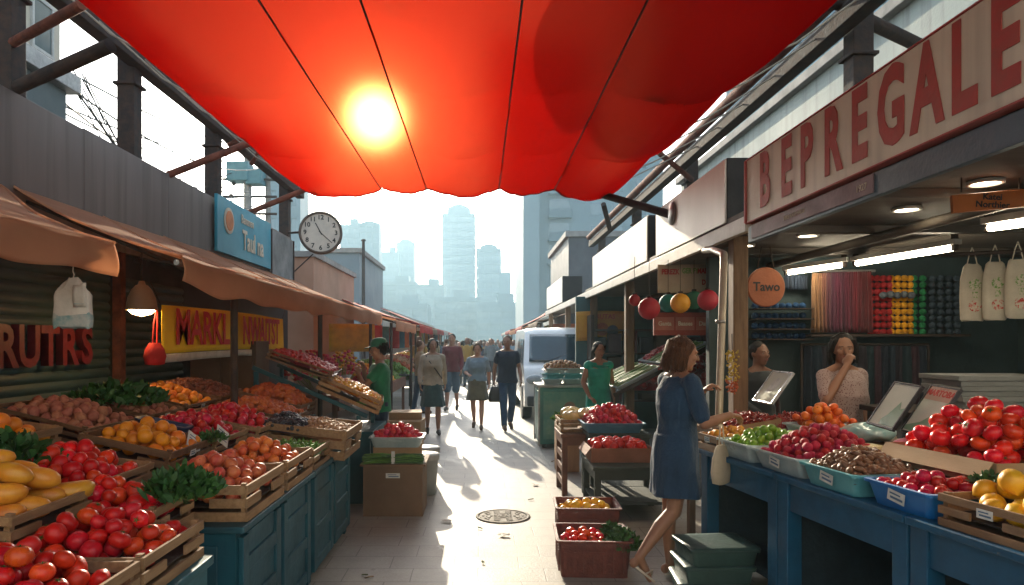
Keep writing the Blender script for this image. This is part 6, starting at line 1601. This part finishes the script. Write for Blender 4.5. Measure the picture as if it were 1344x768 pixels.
person('woman in grey blue blouse and khaki skirt walking in mid lane', (-.045, 12.75, .005), -4, 1.58, {**stride(1, .16), 'wr': (-.16, -.27, 1.09), 'er': (-.24, -.02, 1.13), 'fr': (.3, -1, .1)}, 'light', 'brown', 'tied', cloth('bluegrey', '#7f93a0'), 'elbow', .96, bottom=cloth('khaki', '#6b6450'), bstyle='skirt', bhem=.58, shoes=brownshoe, fem=True, pitch=14)
person('man in navy polo shirt and blue jeans walking beside the van', (.50, 12.6, .005), 8, 1.72, {**stride(-1, .10)}, 'tan', 'brown', 'short', cloth('ink_navy', '#16223a'), 'short', .86, bottom=cloth('jeans', '#2c4666', scale=14), bstyle='trousers', shoes=brownshoe, yaw=-22)
hbag = thing('handbag', 'black handbag held low by the man in navy polo', 'bag', (.275, 12.52, .52))
MB().loft([[(w_ * (abs(math.cos(a)) ** .5) * (1 if math.cos(a) > 0 else -1), d_ * math.sin(a), z) for a in [2 * math.pi * j / 24 for j in range(24)]] for w_, d_, z in ((.10, .03, 0), (.12, .05, .02), (.11, .05, .16), (.07, .03, .27), (.05, .02, .28))]).build('body', mat('black_leather', (.02, .02, .022), rough=.4), hbag)
MB().tube([(-.05, 0, .27), (-.04, 0, .33), (0, 0, .37), (.04, 0, .33), (.05, 0, .27)], .007, 6).build('handle', darkshoe, hbag)
# seller in green, side on, both hands raised to his face
person('man in green shirt and green cap facing the stall with hands at his mouth', (-1.17, 8.0, .005), -78, 1.62, dict(er=(-.20, -.16, 1.12), wr=(-.06, -.19, 1.36), fr=(.2, -.25, 1), el=(.20, -.20, 1.14), wl=(.05, -.26, 1.30), fl=(-.2, -.1, 1)), 'tan', 'black', 'short', cloth('green', '#147a55'), 'short', .84, bottom=cloth('dark_jeans', '#1f3450'), bstyle='trousers', shoes=darkshoe, voxel=.009, wid=1.16, curl=(.7, .7), pitch=6)
P5 = [o for o in bpy.data.objects if o.name.startswith('person')][-1]
capm = cloth('cap_green', '#1d6a4c')
cp = MB(); HMc = Matrix.Translation((0, -.015, 1.585)) @ Euler((R(6), 0, 0)).to_matrix().to_4x4()
cp.lathe([(.098, .045), (.10, .06), (.097, .10), (.075, .135), (.04, .150), (0, .154)], 28, 0, HMc @ Matrix.Translation((0, .014, 0)) @ Matrix.Diagonal((.93, 1.06, 1, 1)))
cp.loft([[(.085 * math.cos(a) * s, -.06 - .105 * math.sin(a) * s, .050 + dz - .018 * math.sin(a)) for a in [math.pi * j / 20 for j in range(21)]] for s, dz in ((1, 0), (1.02, .004), (1, .010))], M=HMc)
cp.build('cap', capm, P5)
# woman in turquoise dress
person('woman in sleeveless turquoise dress standing behind the heaped trays', (1.60, 9.25, .005), 10, 1.60, dict(wr=(-.20, -.20, .93), er=(-.23, -.0, 1.13), fr=(.4, -1, -.35)), 'tan', 'black', 'tied', dress=cloth('turquoise', '#10a590'), sleeve='none', bhem=.52, neckline=1.34, shoes=darkshoe, fem=True, pitch=8, yaw=8, wid=1.08)
# vendor inside the hall, hand to her face
dotm = cloth('dotted', '#8d7a78', bump=.1)
nt, N, L = nodes_of(dotm); b_ = N['Principled BSDF']
vo = N.new('ShaderNodeTexVoronoi'); vo.inputs['Scale'].default_value = 75; tcn = N.new('ShaderNodeTexCoord'); L.new(tcn.outputs['Object'], vo.inputs['Vector'])
rm = N.new('ShaderNodeMapRange'); rm.inputs[1].default_value = .28; rm.inputs[2].default_value = .36; L.new(vo.outputs['Distance'], rm.inputs[0])
mx = N.new('ShaderNodeMix'); mx.data_type = 'RGBA'; mx.inputs['A'].default_value = (.17, .07, .08, 1); mx.inputs['B'].default_value = (.40, .29, .27, 1); L.new(rm.outputs[0], mx.inputs['Factor']); L.new(mx.outputs['Result'], b_.inputs['Base Color'])
person('woman vendor in dotted blouse holding a hand to her face behind the blue tables', (2.80, 5.30, .005), 14, 1.66, dict(wr=(-.09, -.15, 1.46), er=(-.27, -.14, 1.20), fr=(.35, .1, 1), wl=(.23, -.06, .86)), 'tan', 'black', 'bob', dotm, 'elbow', .93, bottom=cloth('vendor_navy', '#1a2a3c'), bstyle='trousers', shoes=darkshoe, voxel=.009, fem=True, yaw=-34, pitch=4, wid=1.1, curl=(.4, .8))
person('dim figure in dark clothes standing at the back of the hall by the blue yarn', (2.58, 6.35, .005), 20, 1.60, dict(wr=(-.18, -.20, 1.02), fr=(.3, -1, 0)), 'brown', 'black', 'short', cloth('charcoal', '#22282e'), 'long', .9, bottom=cloth('charcoal_b', '#1a1d22'), bstyle='trousers', shoes=darkshoe, voxel=.013)

# people further down the lane
crowd_tops = [('navy', '#22304a'), ('white', '#b9b6ae'), ('dark red', '#6d2029'), ('grey', '#6a6e72'), ('teal', '#1f5d60'), ('black', '#1c1d20'), ('tan', '#94805f'), ('pale blue', '#7e9cb0'), ('mustard', '#9a7424'), ('olive', '#4d5235'), ('pink', '#a5626a'), ('sky blue', '#4b86a8')]
crowd_bot = [cloth('crowd_bottom_%d' % i, c) for i, c in enumerate(('#26313f', '#1b1d22', '#4b4a44', '#2d4159'))]
def small_person(topm, botm, sk, hr, seed, nn=9):
    g_ = random.Random(seed); b = MB(); st = g_.uniform(.06, .2) * g_.choice((-1, 1))
    for s_ in (-1, 1):
        f = st * s_
        b.capsule((s_ * .09, 0, .90), .10, (s_ * .09, -f * .7, .49), .07, nn, 1); b.capsule((s_ * .09, -f * .7, .49), .066, (s_ * .09, -f + .05, .09), .05, nn, 1)
        b.capsule((s_ * .09, -f + .06, .04), .04, (s_ * .10, -f - .12, .035), .034, 7, 3)
        b.capsule((s_ * .17, 0, 1.38), .06, (s_ * .22, f * .3 + .02, 1.12), .048, nn, 0)
        if seed % 2: b.capsule((s_ * .22, f * .3 + .02, 1.12), .046, (s_ * .22, f * .8 - .06, .90), .036, nn, 0)
        else: b.capsule((s_ * .22, f * .3 + .02, 1.12), .036, (s_ * .22, f * .8 - .06, .90), .028, nn, 2)
        b.ball((s_ * .22, f * .8 - .08, .84), (.022, .03, .055), 7, 6, 2)
    b.loft([[(rx * math.cos(a), ry * math.sin(a), z) for a in [2 * math.pi * j / 16 for j in range(16)]] for rx, ry, z in ((.165, .12, .88), (.16, .12, .98), (.145, .11, 1.10), (.165, .125, 1.28), (.16, .10, 1.38), (.06, .06, 1.45))], 0)
    b.capsule((0, 0, 1.42), .052, (0, -.01, 1.52), .05, nn, 2); b.ball((0, -.015, 1.585), (.075, .092, .115), 14, 10, 2)
    b.ball((0, -.107, 1.57), (.013, .02, .018), 6, 5, 2)
    b.ball((0, .018, 1.62), (.083, .09, .09), 12, 8, 3)
    if seed % 3 == 0: b.ball((0, .06, 1.54), (.08, .05, .11), 10, 8, 3)
    return b.mesh('person', [topm, botm, sk, hr])
cm_ = []
for i, (nme, c) in enumerate(crowd_tops):
    for v in range(2):
        cm_.append((nme, small_person(cloth('crowd_' + nme.replace(' ', '_'), c), crowd_bot[(i + v) % 4], skins[('light', 'tan', 'brown')[(i + v) % 3]], hairs[('black', 'brown', 'grey')[(i * 2 + v) % 3]], i * 2 + v)))
cg = random.Random(21)
placed = []
n_c = 0
while n_c < 130:
    y = 15.5 + 62 * cg.random() ** 1.35; x = cg.uniform(-1.75, 1.35) * (1 + y / 160)
    if y < 24 and (x > .35 or -1.35 < x < .75 or (y < 20 and cg.random() < .5)): continue
    if any((x - a) ** 2 + ((y - b) * .7) ** 2 < .28 for a, b in placed): continue
    placed.append((x, y)); nme, me = cg.choice(cm_)
    o = link('person', me, None, (x, y, .004), (0, 0, cg.choice((0, 0, 180, 180, 90)) / 57.3 + cg.uniform(-.5, .5))); s = cg.uniform(.93, 1.05); o.scale = (s, s, s)
    art = 'person in ' + nme + ' top '
    tag(o, art + ('walking just behind the nearest group' if y < 22 else 'in the crowd between the far stalls'), 'person', 'people behind the nearest group' if y < 22 else 'people between the far stalls'); n_c += 1
b = MB()
for q in range(190):
    me = cg.choice(cm_)[1]
    y = 78 + 50 * cg.random(); x = cg.uniform(-5, 4.5); s = cg.uniform(.93, 1.06)
    ci = cg.randrange(6)
    b.loft([[(x + rx * math.cos(a) * s, y + ry * math.sin(a) * s, z * s) for a in [2 * math.pi * j / 8 for j in range(8)]] for rx, ry, z in ((.12, .1, .02), (.16, .12, .9), (.2, .13, 1.3), (.17, .1, 1.4), (.06, .06, 1.47))], ci)
    b.ball((x, y, 1.58 * s), (.08 * s, .09 * s, .12 * s), 8, 6, 6 if q % 3 else 7)
o = b.build('crowd', [cloth('crowd_' + n_.replace(' ', '_'), c) for n_, c in crowd_tops[:6]] + [skins['tan'], hairs['black']]); tag(o, 'far crowd filling the end of the lane', 'crowd', None, 'stuff')
# ------------------------------------------------------------------ white van
vw = mat('van_white', (.84, .83, .80), (.78, .77, .74), rough=.22, scale=2, bump=0, coat=.5, dirt=.12, rvar=.05)
vg = mat('van_glass', (.012, .03, .045), (.02, .05, .07), rough=.06, scale=1, bump=0, spec=.9, rvar=.02)
tyre = mat('tyre', (.02, .02, .02), rough=.85, bump=.2); plast = mat('black_plastic', (.03, .03, .032), rough=.55)
van = thing('parked_van', 'white parked delivery van facing us beside the teal cabinet', 'van', (1.83, 13.8, 0))
def vx(x, z): return x * (1 - .10 * max(0, z - 1.05)) 
side = [(.04, .30), (-.02, .45), (-.03, .72), (.05, .98), (.30, 1.10), (.42, 1.15), (1.02, 1.80), (1.20, 1.905), (1.5, 1.94), (4.7, 1.96), (4.86, 1.88), (4.92, .9), (4.90, .32)]
rgs = []
for u in [-1, -.985, -.93, -.7, -.35, 0, .35, .7, .93, .985, 1]:
    e = max(0, abs(u) - .7) / .3
    rgs.append([(vx(.93 * u, z), y + (.10 * u * u if y < .5 else (.02 * e)) , z - .05 * e ** 2 * (z > 1.85)) for y, z in side])
MB().loft(rgs).build('body', vw, van, bevel=.0)
def vpan(name, pts, m, parent=van, th=.012):
    b = MB(); P = [Vector(p) for p in pts]; n = (P[1] - P[0]).cross(P[2] - P[0]).normalized()
    k = len(P); b.add([p + n * .004 for p in P] + [p + n * (.004 + th) for p in P], [tuple(range(k - 1, -1, -1)), tuple(range(k, 2 * k))] + [(i, (i + 1) % k, (i + 1) % k + k, i + k) for i in range(k)])
    return b.build(name, m, parent, bevel=.003)
def wsp(u, t):   # point on the windscreen
    y = .42 + .60 * t; z = 1.15 + .65 * t; uu = .88 * u
    return (vx(.93 * uu, z), y + .10 * uu * uu * (1 - t) - .02, z + .02)
MB().grid(lambda a, c: wsp(2 * a - 1, .06 + .88 * c), 14, 8).build('windscreen', vg, van, solid=.012)
for s_ in (-1, 1):
    def sp_(y, z, s_=s_): return (s_ * (vx(.93, z) + .004), y, z)
    pts = [sp_(.72, 1.16), sp_(1.55, 1.16), sp_(1.55, 1.68), sp_(1.14, 1.68)]
    vpan('side_window', pts if s_ > 0 else pts[::-1], vg)
    pts = [sp_(1.68, 1.16), sp_(3.0, 1.16), sp_(3.0, 1.68), sp_(1.68, 1.68)]
    vpan('side_window', pts if s_ > 0 else pts[::-1], vg)
    MB().box((s_ * 1.05, .82, 1.20), (.14, .10, .24)).build('mirror', plast, van, bevel=.03)
    MB().ball((s_ * .74, .0, .86), (.16, .075, .10), 16, 10).build('headlight', mat('headlight_glass', (.5, .52, .52), (.35, .38, .4), rough=.12, scale=30, bump=.1), van)
    for y in (.85, 3.95):
        w = MB().lathe([(.20, -.10), (.30, -.10), (.325, -.07), (.325, .07), (.30, .10), (.20, .10)], 26).build('wheel', tyre, van, (s_ * .84, y, .325), (0, R(90), 0))
        MB().lathe([(0, -.085), (.08, -.09), (.19, -.06), (.2, .06), (.08, .09), (0, .085)], 18).build('rim', galv, w)
        MB().lathe([(.34, -.02), (.385, -.02), (.385, .02), (.34, .02)], 26).build('arch', plast, van, (s_ * .925, y, .335), (0, R(90), 0))
    MB().span((s_ * .934, 1.60, .40), (s_ * .940, 1.612, 1.72)).build('door_gap', plast, van)
MB().span((-.42, -.045, .62), (.42, -.01, .76)).build('grille', plast, van, bevel=.01)
MB().span((-.88, -.05, .32), (.88, .08, .52)).build('bumper', plast, van, bevel=.03)
MB().span((-.26, -.062, .42), (.26, -.052, .53)).build('number_plate', paper, van)
MB().tube([(-.5, .42, 1.19), (.1, .62, 1.40)], .012, 6).build('wiper', plast, van)
MB().tube([(.05, .42, 1.19), (.6, .64, 1.40)], .012, 6).build('wiper', plast, van)

# ------------------------------------------------------------------ goods and signs beyond the woman on the right
fsn = thing('fruit_banner', 'yellow orange banner with two painted fruits hung on the teal partition', 'banner', (2.30, 12.66, 1.90))
MB().grid(lambda u, v: ((u - .5) * 1.06, -.02 - .01 * math.sin(u * 9), (v - .5) * .54 + .02 * math.sin(3.14 * u)), 30, 6).build('cloth', mat('amber_banner', (.62, .32, .03), (.50, .20, .025), rough=.7, scale=2.5, dirt=.2), fsn, solid=.004)
MB().lathe([(0, 0), (.12, 0), (.12, .006), (0, .006)], 24, smooth=False).build('painted_fruit', mat('fruit_paint', (.48, .12, .04), rough=.7), fsn, (-.05, -.04, -.05), (R(90), 0, 0))
MB().lathe([(0, 0), (.105, 0), (.105, .006), (0, .006)], 24, smooth=False).build('painted_fruit', mat('fruit_paint_dark', (.05, .06, .10), rough=.7), fsn, (.14, -.048, -.08), (R(90), 0, 0))
link('lettering', text_mesh('FRUTAS', .12, mat('orange_letter', (.55, .09, .03), rough=.7), .001, .003), fsn, (-.02, -.042, .18), FACE_US)
rack = thing('vegetable_rack', 'slanted rack of leafy vegetables between the fruit banner and the turquoise dress', 'rack', (2.35, 9.6, 0))
for s_ in (-.75, .75):
    MB().beam((-.62, s_, .92), (.75, s_, 1.62), .04, .05).build('rail', dark, rack)
    MB().span((-.60, s_ - .02, 0), (-.56, s_ + .02, .93)).build('leg', dark, rack); MB().span((.68, s_ - .02, 0), (.72, s_ + .02, 1.58)).build('leg', dark, rack)
TY = -27
for k, (dy, dx, kind) in enumerate(((-.52, -.28, 'leek'), (.0, -.28, 'spring'), (.52, -.28, 'bean'), (-.52, .34, 'spring2'), (.0, .34, 'leek2'), (.52, .34, 'radish'))):
    M = TR(2.35 + dx, 9.6 + dy, 1.10 + .51 * (dx + .28) + .0, TY)
    tub('clear_tray', {'leek': 'cloudy tray of long leeks nearest on the slanted rack', 'spring': 'cloudy tray of pale green stalks in the middle of the rack', 'bean': 'cloudy tray of green beans on the far lane side of the rack', 'spring2': 'upper cloudy tray of light stalks nearest on the rack', 'leek2': 'upper cloudy tray of leeks in the middle of the rack', 'radish': 'upper cloudy tray of red radishes at the far end of the rack'}[kind], M, .60, .48, .07, clr, 'tray', None, handle=False)
    if kind == 'radish': heap('radish_heap', 'small red radishes filling the upper far tray of the rack', M, .27, .21, .02, 200, cher, .05, .05, 80)
    else:
        for q in range(3): stalk_bundle('vegetable_bundle', 'bundle of green stalks lying in the ' + {'leek': 'nearest lower', 'spring': 'middle lower', 'bean': 'far lower', 'spring2': 'nearest upper', 'leek2': 'middle upper'}[kind] + ' tray of the slanted rack', M @ TR(0, -.15 + .15 * q, .03, 0, 90), .15, .58, .06, 26, [stalk, peas[0], mat('leek_white', (.5, .55, .34), rough=.5)], .008, 90 + 3 * k + q, 'vegetables', 'bundles in the ' + kind + ' tray')
hx_ = thing('letter_banner', 'cream banner with coloured lettering hanging above the lanterns', 'banner', at(903, 366, 7.25))
MB().grid(lambda u, v: ((u - .5) * .64, .01 * math.sin(9 * u), (v - .5) * .30), 20, 4).build('cloth', mat('banner_cream', (.52, .42, .30), (.45, .35, .25), rough=.8, dirt=.15), hx_, solid=.003)
for s_, x, z, c in (('PEREZK', -.19, .07, (.45, .03, .03)), ('GER FY', .02, .08, (.12, .28, .05)), ('MANGOS', .21, .08, (.50, .05, .04)), ('DIMET', .22, -.04, (.50, .05, .04))):
    link('lettering', text_mesh(s_, .075, mat('banner_ink_%d' % int(c[0] * 100), c, rough=.7), .001, .003, .72), hx_, (x, -.014, z), FACE_US)
for px_, py_, r_, c, nme in ((852, 405, .105, '#b01f30', 'crimson'), (877, 398, .09, '#1d8a86', 'teal'), (893, 398, .095, '#e0a020', 'yellow'), (911, 394, .09, '#2a7d5c', 'green'), (929, 394, .10, '#b5233a', 'rose red'), (833, 394, .055, '#a3202c', 'small red')):
    t = thing('paper_lantern', nme + ' round paper lantern hanging under the hall roof', 'lantern', at(px_, py_, 6.7 + (.25 if nme in ('teal', 'green') else 0)))
    m = mat('lantern_' + nme.replace(' ', '_'), lin(c), rough=.6, scale=4, bump=.05)
    b = MB(); prof = []
    for i in range(25):
        a = math.pi * i / 24; rr_ = r_ * math.sin(a) * (1 + .02 * math.cos(i * math.pi)); prof.append((max(rr_, .02), -r_ * 1.02 * math.cos(a)))
    b.lathe(prof, 24); b.build('shade', m, t)
    MB().lathe([(.022, r_), (.026, r_ + .012), (.02, r_ + .02)], 12).build('cap', dark, t)
    MB().tube([(0, 0, r_), (0, 0, max(.1, 2.44 - t.location.z))], .003, 5).build('cord', dark, t)
bxs = thing('label_board', 'red board with cream lettered panels under the paper lanterns', 'board', at(899, 425, 7.4))
MB().span((-.34, -.02, -.125), (.34, .02, .12)).build('board', mat('board_red', (.33, .055, .03), (.26, .04, .025), rough=.6, dirt=.2), bxs)
for k, s_ in enumerate(('Ganta', 'Baases', 'Danza')):
    p = MB().span((-.325 + .22 * k, -.028, -.07), (-.125 + .22 * k, -.0205, .07)).build('panel', mat('panel_red', (.46, .16, .11), rough=.6), bxs)
    link('lettering', text_mesh(s_, .065, cream, .001, .002, .9), p, (-.225 + .22 * k, -.0295, 0), FACE_US)
fl_ = thing('dried_flowers', 'small bundle of dried yellow and red flowers hanging on the wooden post', 'flowers', (1.995, 5.42, 1.42))
b = MB(); g_ = random.Random(5)
for k in range(130):
    a = g_.uniform(0, 6.28); z = g_.uniform(-.22, .12); r_ = .05 * math.sqrt(g_.random())
    b.ball((r_ * math.cos(a), r_ * math.sin(a), z), g_.uniform(.006, .012), 6, 4, 0 if z > -.12 else 1)
b.build('blossoms', [mat('dry_yellow', (.5, .36, .05), rough=.8), mat('dry_red', (.45, .1, .03), rough=.8)], fl_)
MB().tube([(0, 0, .1), (0, .01, .25)], .004, 5).build('string', dark, fl_)
# back of the middle stall: dim packed shelves
pk = [mat('pack_%d' % i, lin(c), rough=.7, scale=6, var=.2) for i, c in enumerate(('#3d2a33', '#5a2630', '#2c3a44', '#4a4034', '#22333a'))]
sh3 = thing('goods_shelf', 'dim packed shelf against the teal partition behind the leafy rack', 'shelf', (3.6, 12.4, 0))
for k in range(4): MB().span((-1.6, -.22, .55 + .42 * k), (1.6, .22, .58 + .42 * k)).build('board', dark, sh3)
for s_ in (-1.6, 1.6): MB().span((s_ - .03, -.22, 0), (s_ + .03, .22, 2.1)).build('upright', dark, sh3)
for k in range(3):
    for j in range(11):
        o = MB().box((0, 0, .14 + .03 * (j % 3)), (.23, .28, .28 + .06 * (j % 3))).build('goods_packet', pk[(j + k * 2) % 5], None, (2.14 + .285 * j, 12.4, .582 + .42 * k), (0, 0, g_.uniform(-.1, .1)), bevel=.01)
        tag(o, 'dim coloured packet on the packed shelf by the teal partition', 'packet', 'packets on the dim shelf')
heap('red_fruit_heap', 'mass of small red fruit heaped at the back of the leafy rack stall', TR(3.3, 11.2, .9), 1.1, .6, .05, 420, cher, .0, .5, 81)
sc_ = thing('back_table', 'dark table under the small red fruit mass', 'table', (3.3, 11.2, 0))
MB().span((-1.15, -.65, .82), (1.15, .65, .86)).build('top', dgw, sc_)
for sx in (-1, 1):
    for sy in (-1, 1): MB().span((sx * 1.05 - .04, sy * .55 - .04, 0), (sx * 1.05 + .04, sy * .55 + .04, .819)).build('leg', dgw, sc_)

# ------------------------------------------------------------------ left: second stall under the long awning
def goods_table(label, x0, x1, y0, y1, h, m):
    t = thing('goods_table', label, 'table', ((x0 + x1) / 2, (y0 + y1) / 2, 0)); hx, hy = (x1 - x0) / 2, (y1 - y0) / 2
    MB().span((-hx, -hy, h - .04), (hx, hy, h)).build('top', m, t, bevel=.004)
    MB().span((hx - .02, -hy + .02, h - .2), (hx - .002, hy - .02, h - .041)).build('apron', m, t)
    for sx in (-1, 1):
        for sy in (-1, 1): MB().box((sx * (hx - .06), sy * (hy - .06), (h - .041) / 2), (.06, .06, h - .041)).build('leg', m, t)
    return t
goods_table('wooden flower table beyond the man in green', -3.1, -1.75, 8.5, 11.6, .95, rdw)
pinkf = [mat('pink_petal', (.50, .05, .12), rough=.7), mat('red_petal', (.48, .03, .03), rough=.7), mat('yellow_petal', (.62, .36, .03), rough=.7)]
for k, (x, y, l_) in enumerate(((-2.1, 8.9, 'pink and red flower bunch nearest on the flower table'), (-2.45, 9.7, 'tall red flower bunch in the middle of the flower table'), (-2.1, 10.5, 'yellow and red flower bunch at the far end of the flower table'))):
    t = thing('flower_bunch', l_, 'flowers', (x, y, .95)); b = MB(); s = MB()
    for q in range(150):
        a = g_.uniform(0, 6.28); r_ = .30 * math.sqrt(g_.random()); z = .34 * (1 - (r_ / .32) ** 2) + g_.uniform(0, .12) + .1
        b.ball((r_ * math.cos(a), r_ * math.sin(a), z), (.028, .028, .02), 7, 5, (k + (q % 3 == 0)) % 3)
        if q % 4 == 0: s.tube([(.2 * r_ * math.cos(a), .2 * r_ * math.sin(a), 0), (r_ * math.cos(a), r_ * math.sin(a), z)], .004, 4)
    b.build('blossoms', pinkf, t); s.build('stems', stalk, t)
    MB().lathe([(.09, 0), (.14, .16), (.135, .16), (.08, .01)], 16).build('pot', MATS['pale_plastic'], t)
cup = thing('cupboard', 'brown wooden cupboard standing behind the cherry tray', 'cupboard', (-2.95, 8.05, 0))
MB().span((-.35, -.24, 0), (.4, .24, 1.62)).build('body', mat('cupboard_brown', (.13, .085, .055), (.10, .06, .04), rough=.7, scale=3), cup, bevel=.005)
for s_ in (-.34, .03): MB().span((s_, -.262, .1), (s_ + .34, -.2405, 1.55)).build('door', MATS['cupboard_brown'], cup, bevel=.004)
red_c = mat('red_canvas', (.50, .028, .022), (.40, .02, .018), rough=.8, scale=3, dirt=.15); add_translucency(red_c, .35)
white_c = mat('white_canvas', (.58, .55, .50), (.50, .47, .43), rough=.8, scale=3, dirt=.2); add_translucency(white_c, .3)
blue_c = mat('blue_canvas', (.08, .17, .26), (.06, .13, .2), rough=.8, scale=3, dirt=.2); add_translucency(blue_c, .3)
brn_c = mat('brown_canvas', (.26, .16, .10), (.2, .12, .08), rough=.8, scale=3, dirt=.25); add_translucency(brn_c, .3)
spec = [('left', 12.6, 16.6, -1.55, -3.5, 2.02, 2.60, can_tan, 'tan'), ('left', 16.9, 21.5, -1.50, -3.6, 2.05, 2.75, red_c, 'red'), ('left', 22, 27, -1.7, -3.8, 2.1, 2.7, brn_c, 'brown'), ('left', 27.5, 33, -1.75, -4.0, 2.15, 3.0, red_c, 'red'), ('left', 33.5, 41, -1.9, -4.4, 2.2, 2.9, white_c, 'white'), ('left', 42, 51, -2.1, -5, 2.3, 3.2, red_c, 'red'), ('left', 52, 64, -2.4, -5.6, 2.4, 3.2, can_tan, 'tan'), ('left', 65, 80, -2.9, -6.5, 2.5, 3.4, white_c, 'white'),
        ('right', 20.8, 25, 1.75, 3.6, 2.25, 2.85, brn_c, 'brown'), ('right', 25.3, 30, 1.55, 3.4, 2.2, 3.25, red_c, 'red'), ('right', 30.5, 37, 1.6, 3.8, 2.2, 2.9, can_tan, 'tan'), ('right', 37.5, 45, 1.65, 4, 2.3, 3.0, red_c, 'red'), ('right', 46, 56, 1.8, 4.5, 2.35, 3.1, white_c, 'white'), ('right', 57, 70, 2.2, 5.4, 2.5, 3.4, red_c, 'red')]
hm = {'crimson': cher, 'yellow': yelb, 'green': peas, 'orange': rustf, 'brown': nut}
pos = ['nearest', 'second', 'third', 'fourth', 'fifth', 'sixth', 'seventh', 'farthest']
cnt = {'left': 0, 'right': 0}
for i, (sd_, y0, y1, xf, xw, zf, zw, m, cn) in enumerate(spec):
    p_ = pos[cnt[sd_]] if not (sd_ == 'right' and cnt[sd_] == 5) else 'farthest'; cnt[sd_] += 1
    where = ('past the clock on the shaded side of the lane' if sd_ == 'left' else 'beyond the van on the sunny side of the lane')
    aw = awning('stall_awning', p_ + ' far awning ' + where + ', ' + cn + ' cloth', y0, y1, y0, y1, xf, xw, zf, zw, m, [(xf + (-.1 if xf < 0 else .1), y0 + .15, zf - .05), (xf + (-.1 if xf < 0 else .1), y1 - .15, zf - .05)], 3, .2, None, i, 40)
    sg = -1 if sd_ == 'left' else 1
    xa, xb = (xw + .3, xf - .2) if sd_ == 'left' else (xf + .15, xw - .3)
    goods_table(p_ + ' far stall table ' + where, xa, xb, y0 + .3, y1 - .4, .8, (rdw, dgw, blue)[i % 3])
    nh = 3
    for q in range(nh):
        c_ = list(hm)[(i * 2 + q) % 5]; ym_ = y0 + .5 + (y1 - y0 - 1) * (q + .5) / nh
        heap(c_ + '_fruit_heap', c_ + ' produce heaped ' + ('at the near end', 'in the middle', 'at the far end')[q] + ' of the ' + p_ + ' far table, ' + ('shaded' if sd_ == 'left' else 'sunny') + ' side', TR((xa + xb) / 2, ym_, .80, 14 if sd_ == 'left' else -14), abs(xb - xa) / 2 - .05, (y1 - y0 - 1) / nh / 2 - .03, .05, 170, hm[c_], .08, .22, 100 + i * 3 + q, (1, 1, 1), 6, 4)
    if i < 12:                                                          # cloths and packets hung under the eaves
        for q in range(3):
            yq = y0 + .4 + (y1 - y0 - .8) * (q + .5) / 3; c_ = ('#b98a1e', '#a4262c', '#3b6f86', '#b8643a', '#8a8f3a')[(i + q) % 5]
            o = MB().grid(lambda u, v: (.02 * math.sin(9 * u), (u - .5) * .9, (v - .5) * .55), 12, 4).build('hanging_cloth', cloth('stall_cloth_%d' % ((i + q) % 5), c_), None, ((xf + xw) / 2, yq, zf - .32), (0, 0, R(70 * sg)), solid=.006)
            tag(o, ('yellow', 'red', 'blue', 'rust', 'olive')[(i + q) % 5] + ' cloth hung ' + ('near', 'middle', 'far')[q] + ' under the ' + p_ + ' far awning, ' + ('shaded' if sd_ == 'left' else 'sunny') + ' side', 'cloth')
wall_l = thing('far_building', 'low pale row building behind the far awnings on the shaded side', 'building', (-6.6, 52, 0))
MB().span((-2, -14, 0), (1.0, 30, 3.4)).build('wall', beige, wall_l); MB().span((-2.1, -14.1, 3.402), (1.1, 30.1, 3.6)).build('coping', MATS['concrete'], wall_l)
wall_r = thing('far_building', 'low grey row building behind the far awnings on the sunny side', 'building', (6.2, 60, 0))
MB().span((-1, -26, 0), (3, 22, 3.6)).build('wall', pw, wall_r); MB().span((-1.1, -26.1, 3.602), (3.1, 22.1, 3.8)).build('coping', MATS['concrete'], wall_r)
# ------------------------------------------------------------------ small litter on the paving
lg = random.Random(12)
lb = [mat('fallen_leaf_green', (.10, .16, .03), (.16, .14, .04), rough=.7), mat('fallen_leaf_dry', (.24, .14, .05), (.18, .1, .04), rough=.8)]
for k in range(12):
    y = lg.uniform(4.4, 11); x = lg.choice((lg.uniform(-.9, -.35), lg.uniform(.35, 1.0), lg.uniform(-.4, .5)))
    b = MB(); L_ = lg.uniform(.025, .055)
    b.grid(lambda u, v: ((u - .5) * L_ * .7 * math.sin(3.1416 * (.08 + .84 * v)), (v - .5) * L_ * 1.6, .004 + .012 * abs(u - .5) + .006 * v * v), 2, 5)
    o = b.build('fallen_leaf', lb[k % 2], None, (x, y, .005), (0, 0, lg.uniform(0, 6.28)))
    tag(o, ('green', 'dry brown')[k % 2] + ' leaf scrap lying on the pale paving', 'leaf', ('green', 'dry brown')[k % 2] + ' leaf scraps on the paving')
for k in range(3):
    y = lg.uniform(4.6, 9); x = (-.30, .62, .2, -.45, .55)[k]
    o = MB().grid(lambda u, v: ((u - .5) * .09, (v - .5) * .06, .006 + .012 * noise.noise(Vector((u * 3 + k, v * 3, 0))) + .01), 6, 5).build('paper_scrap', paper, None, (x, y, .004), (0, 0, lg.uniform(0, 6)))
    tag(o, 'small crumpled paper scrap lying on the pale paving', 'paper scrap', 'paper scraps on the paving')
bpy.data.scenes.remove(TMP)
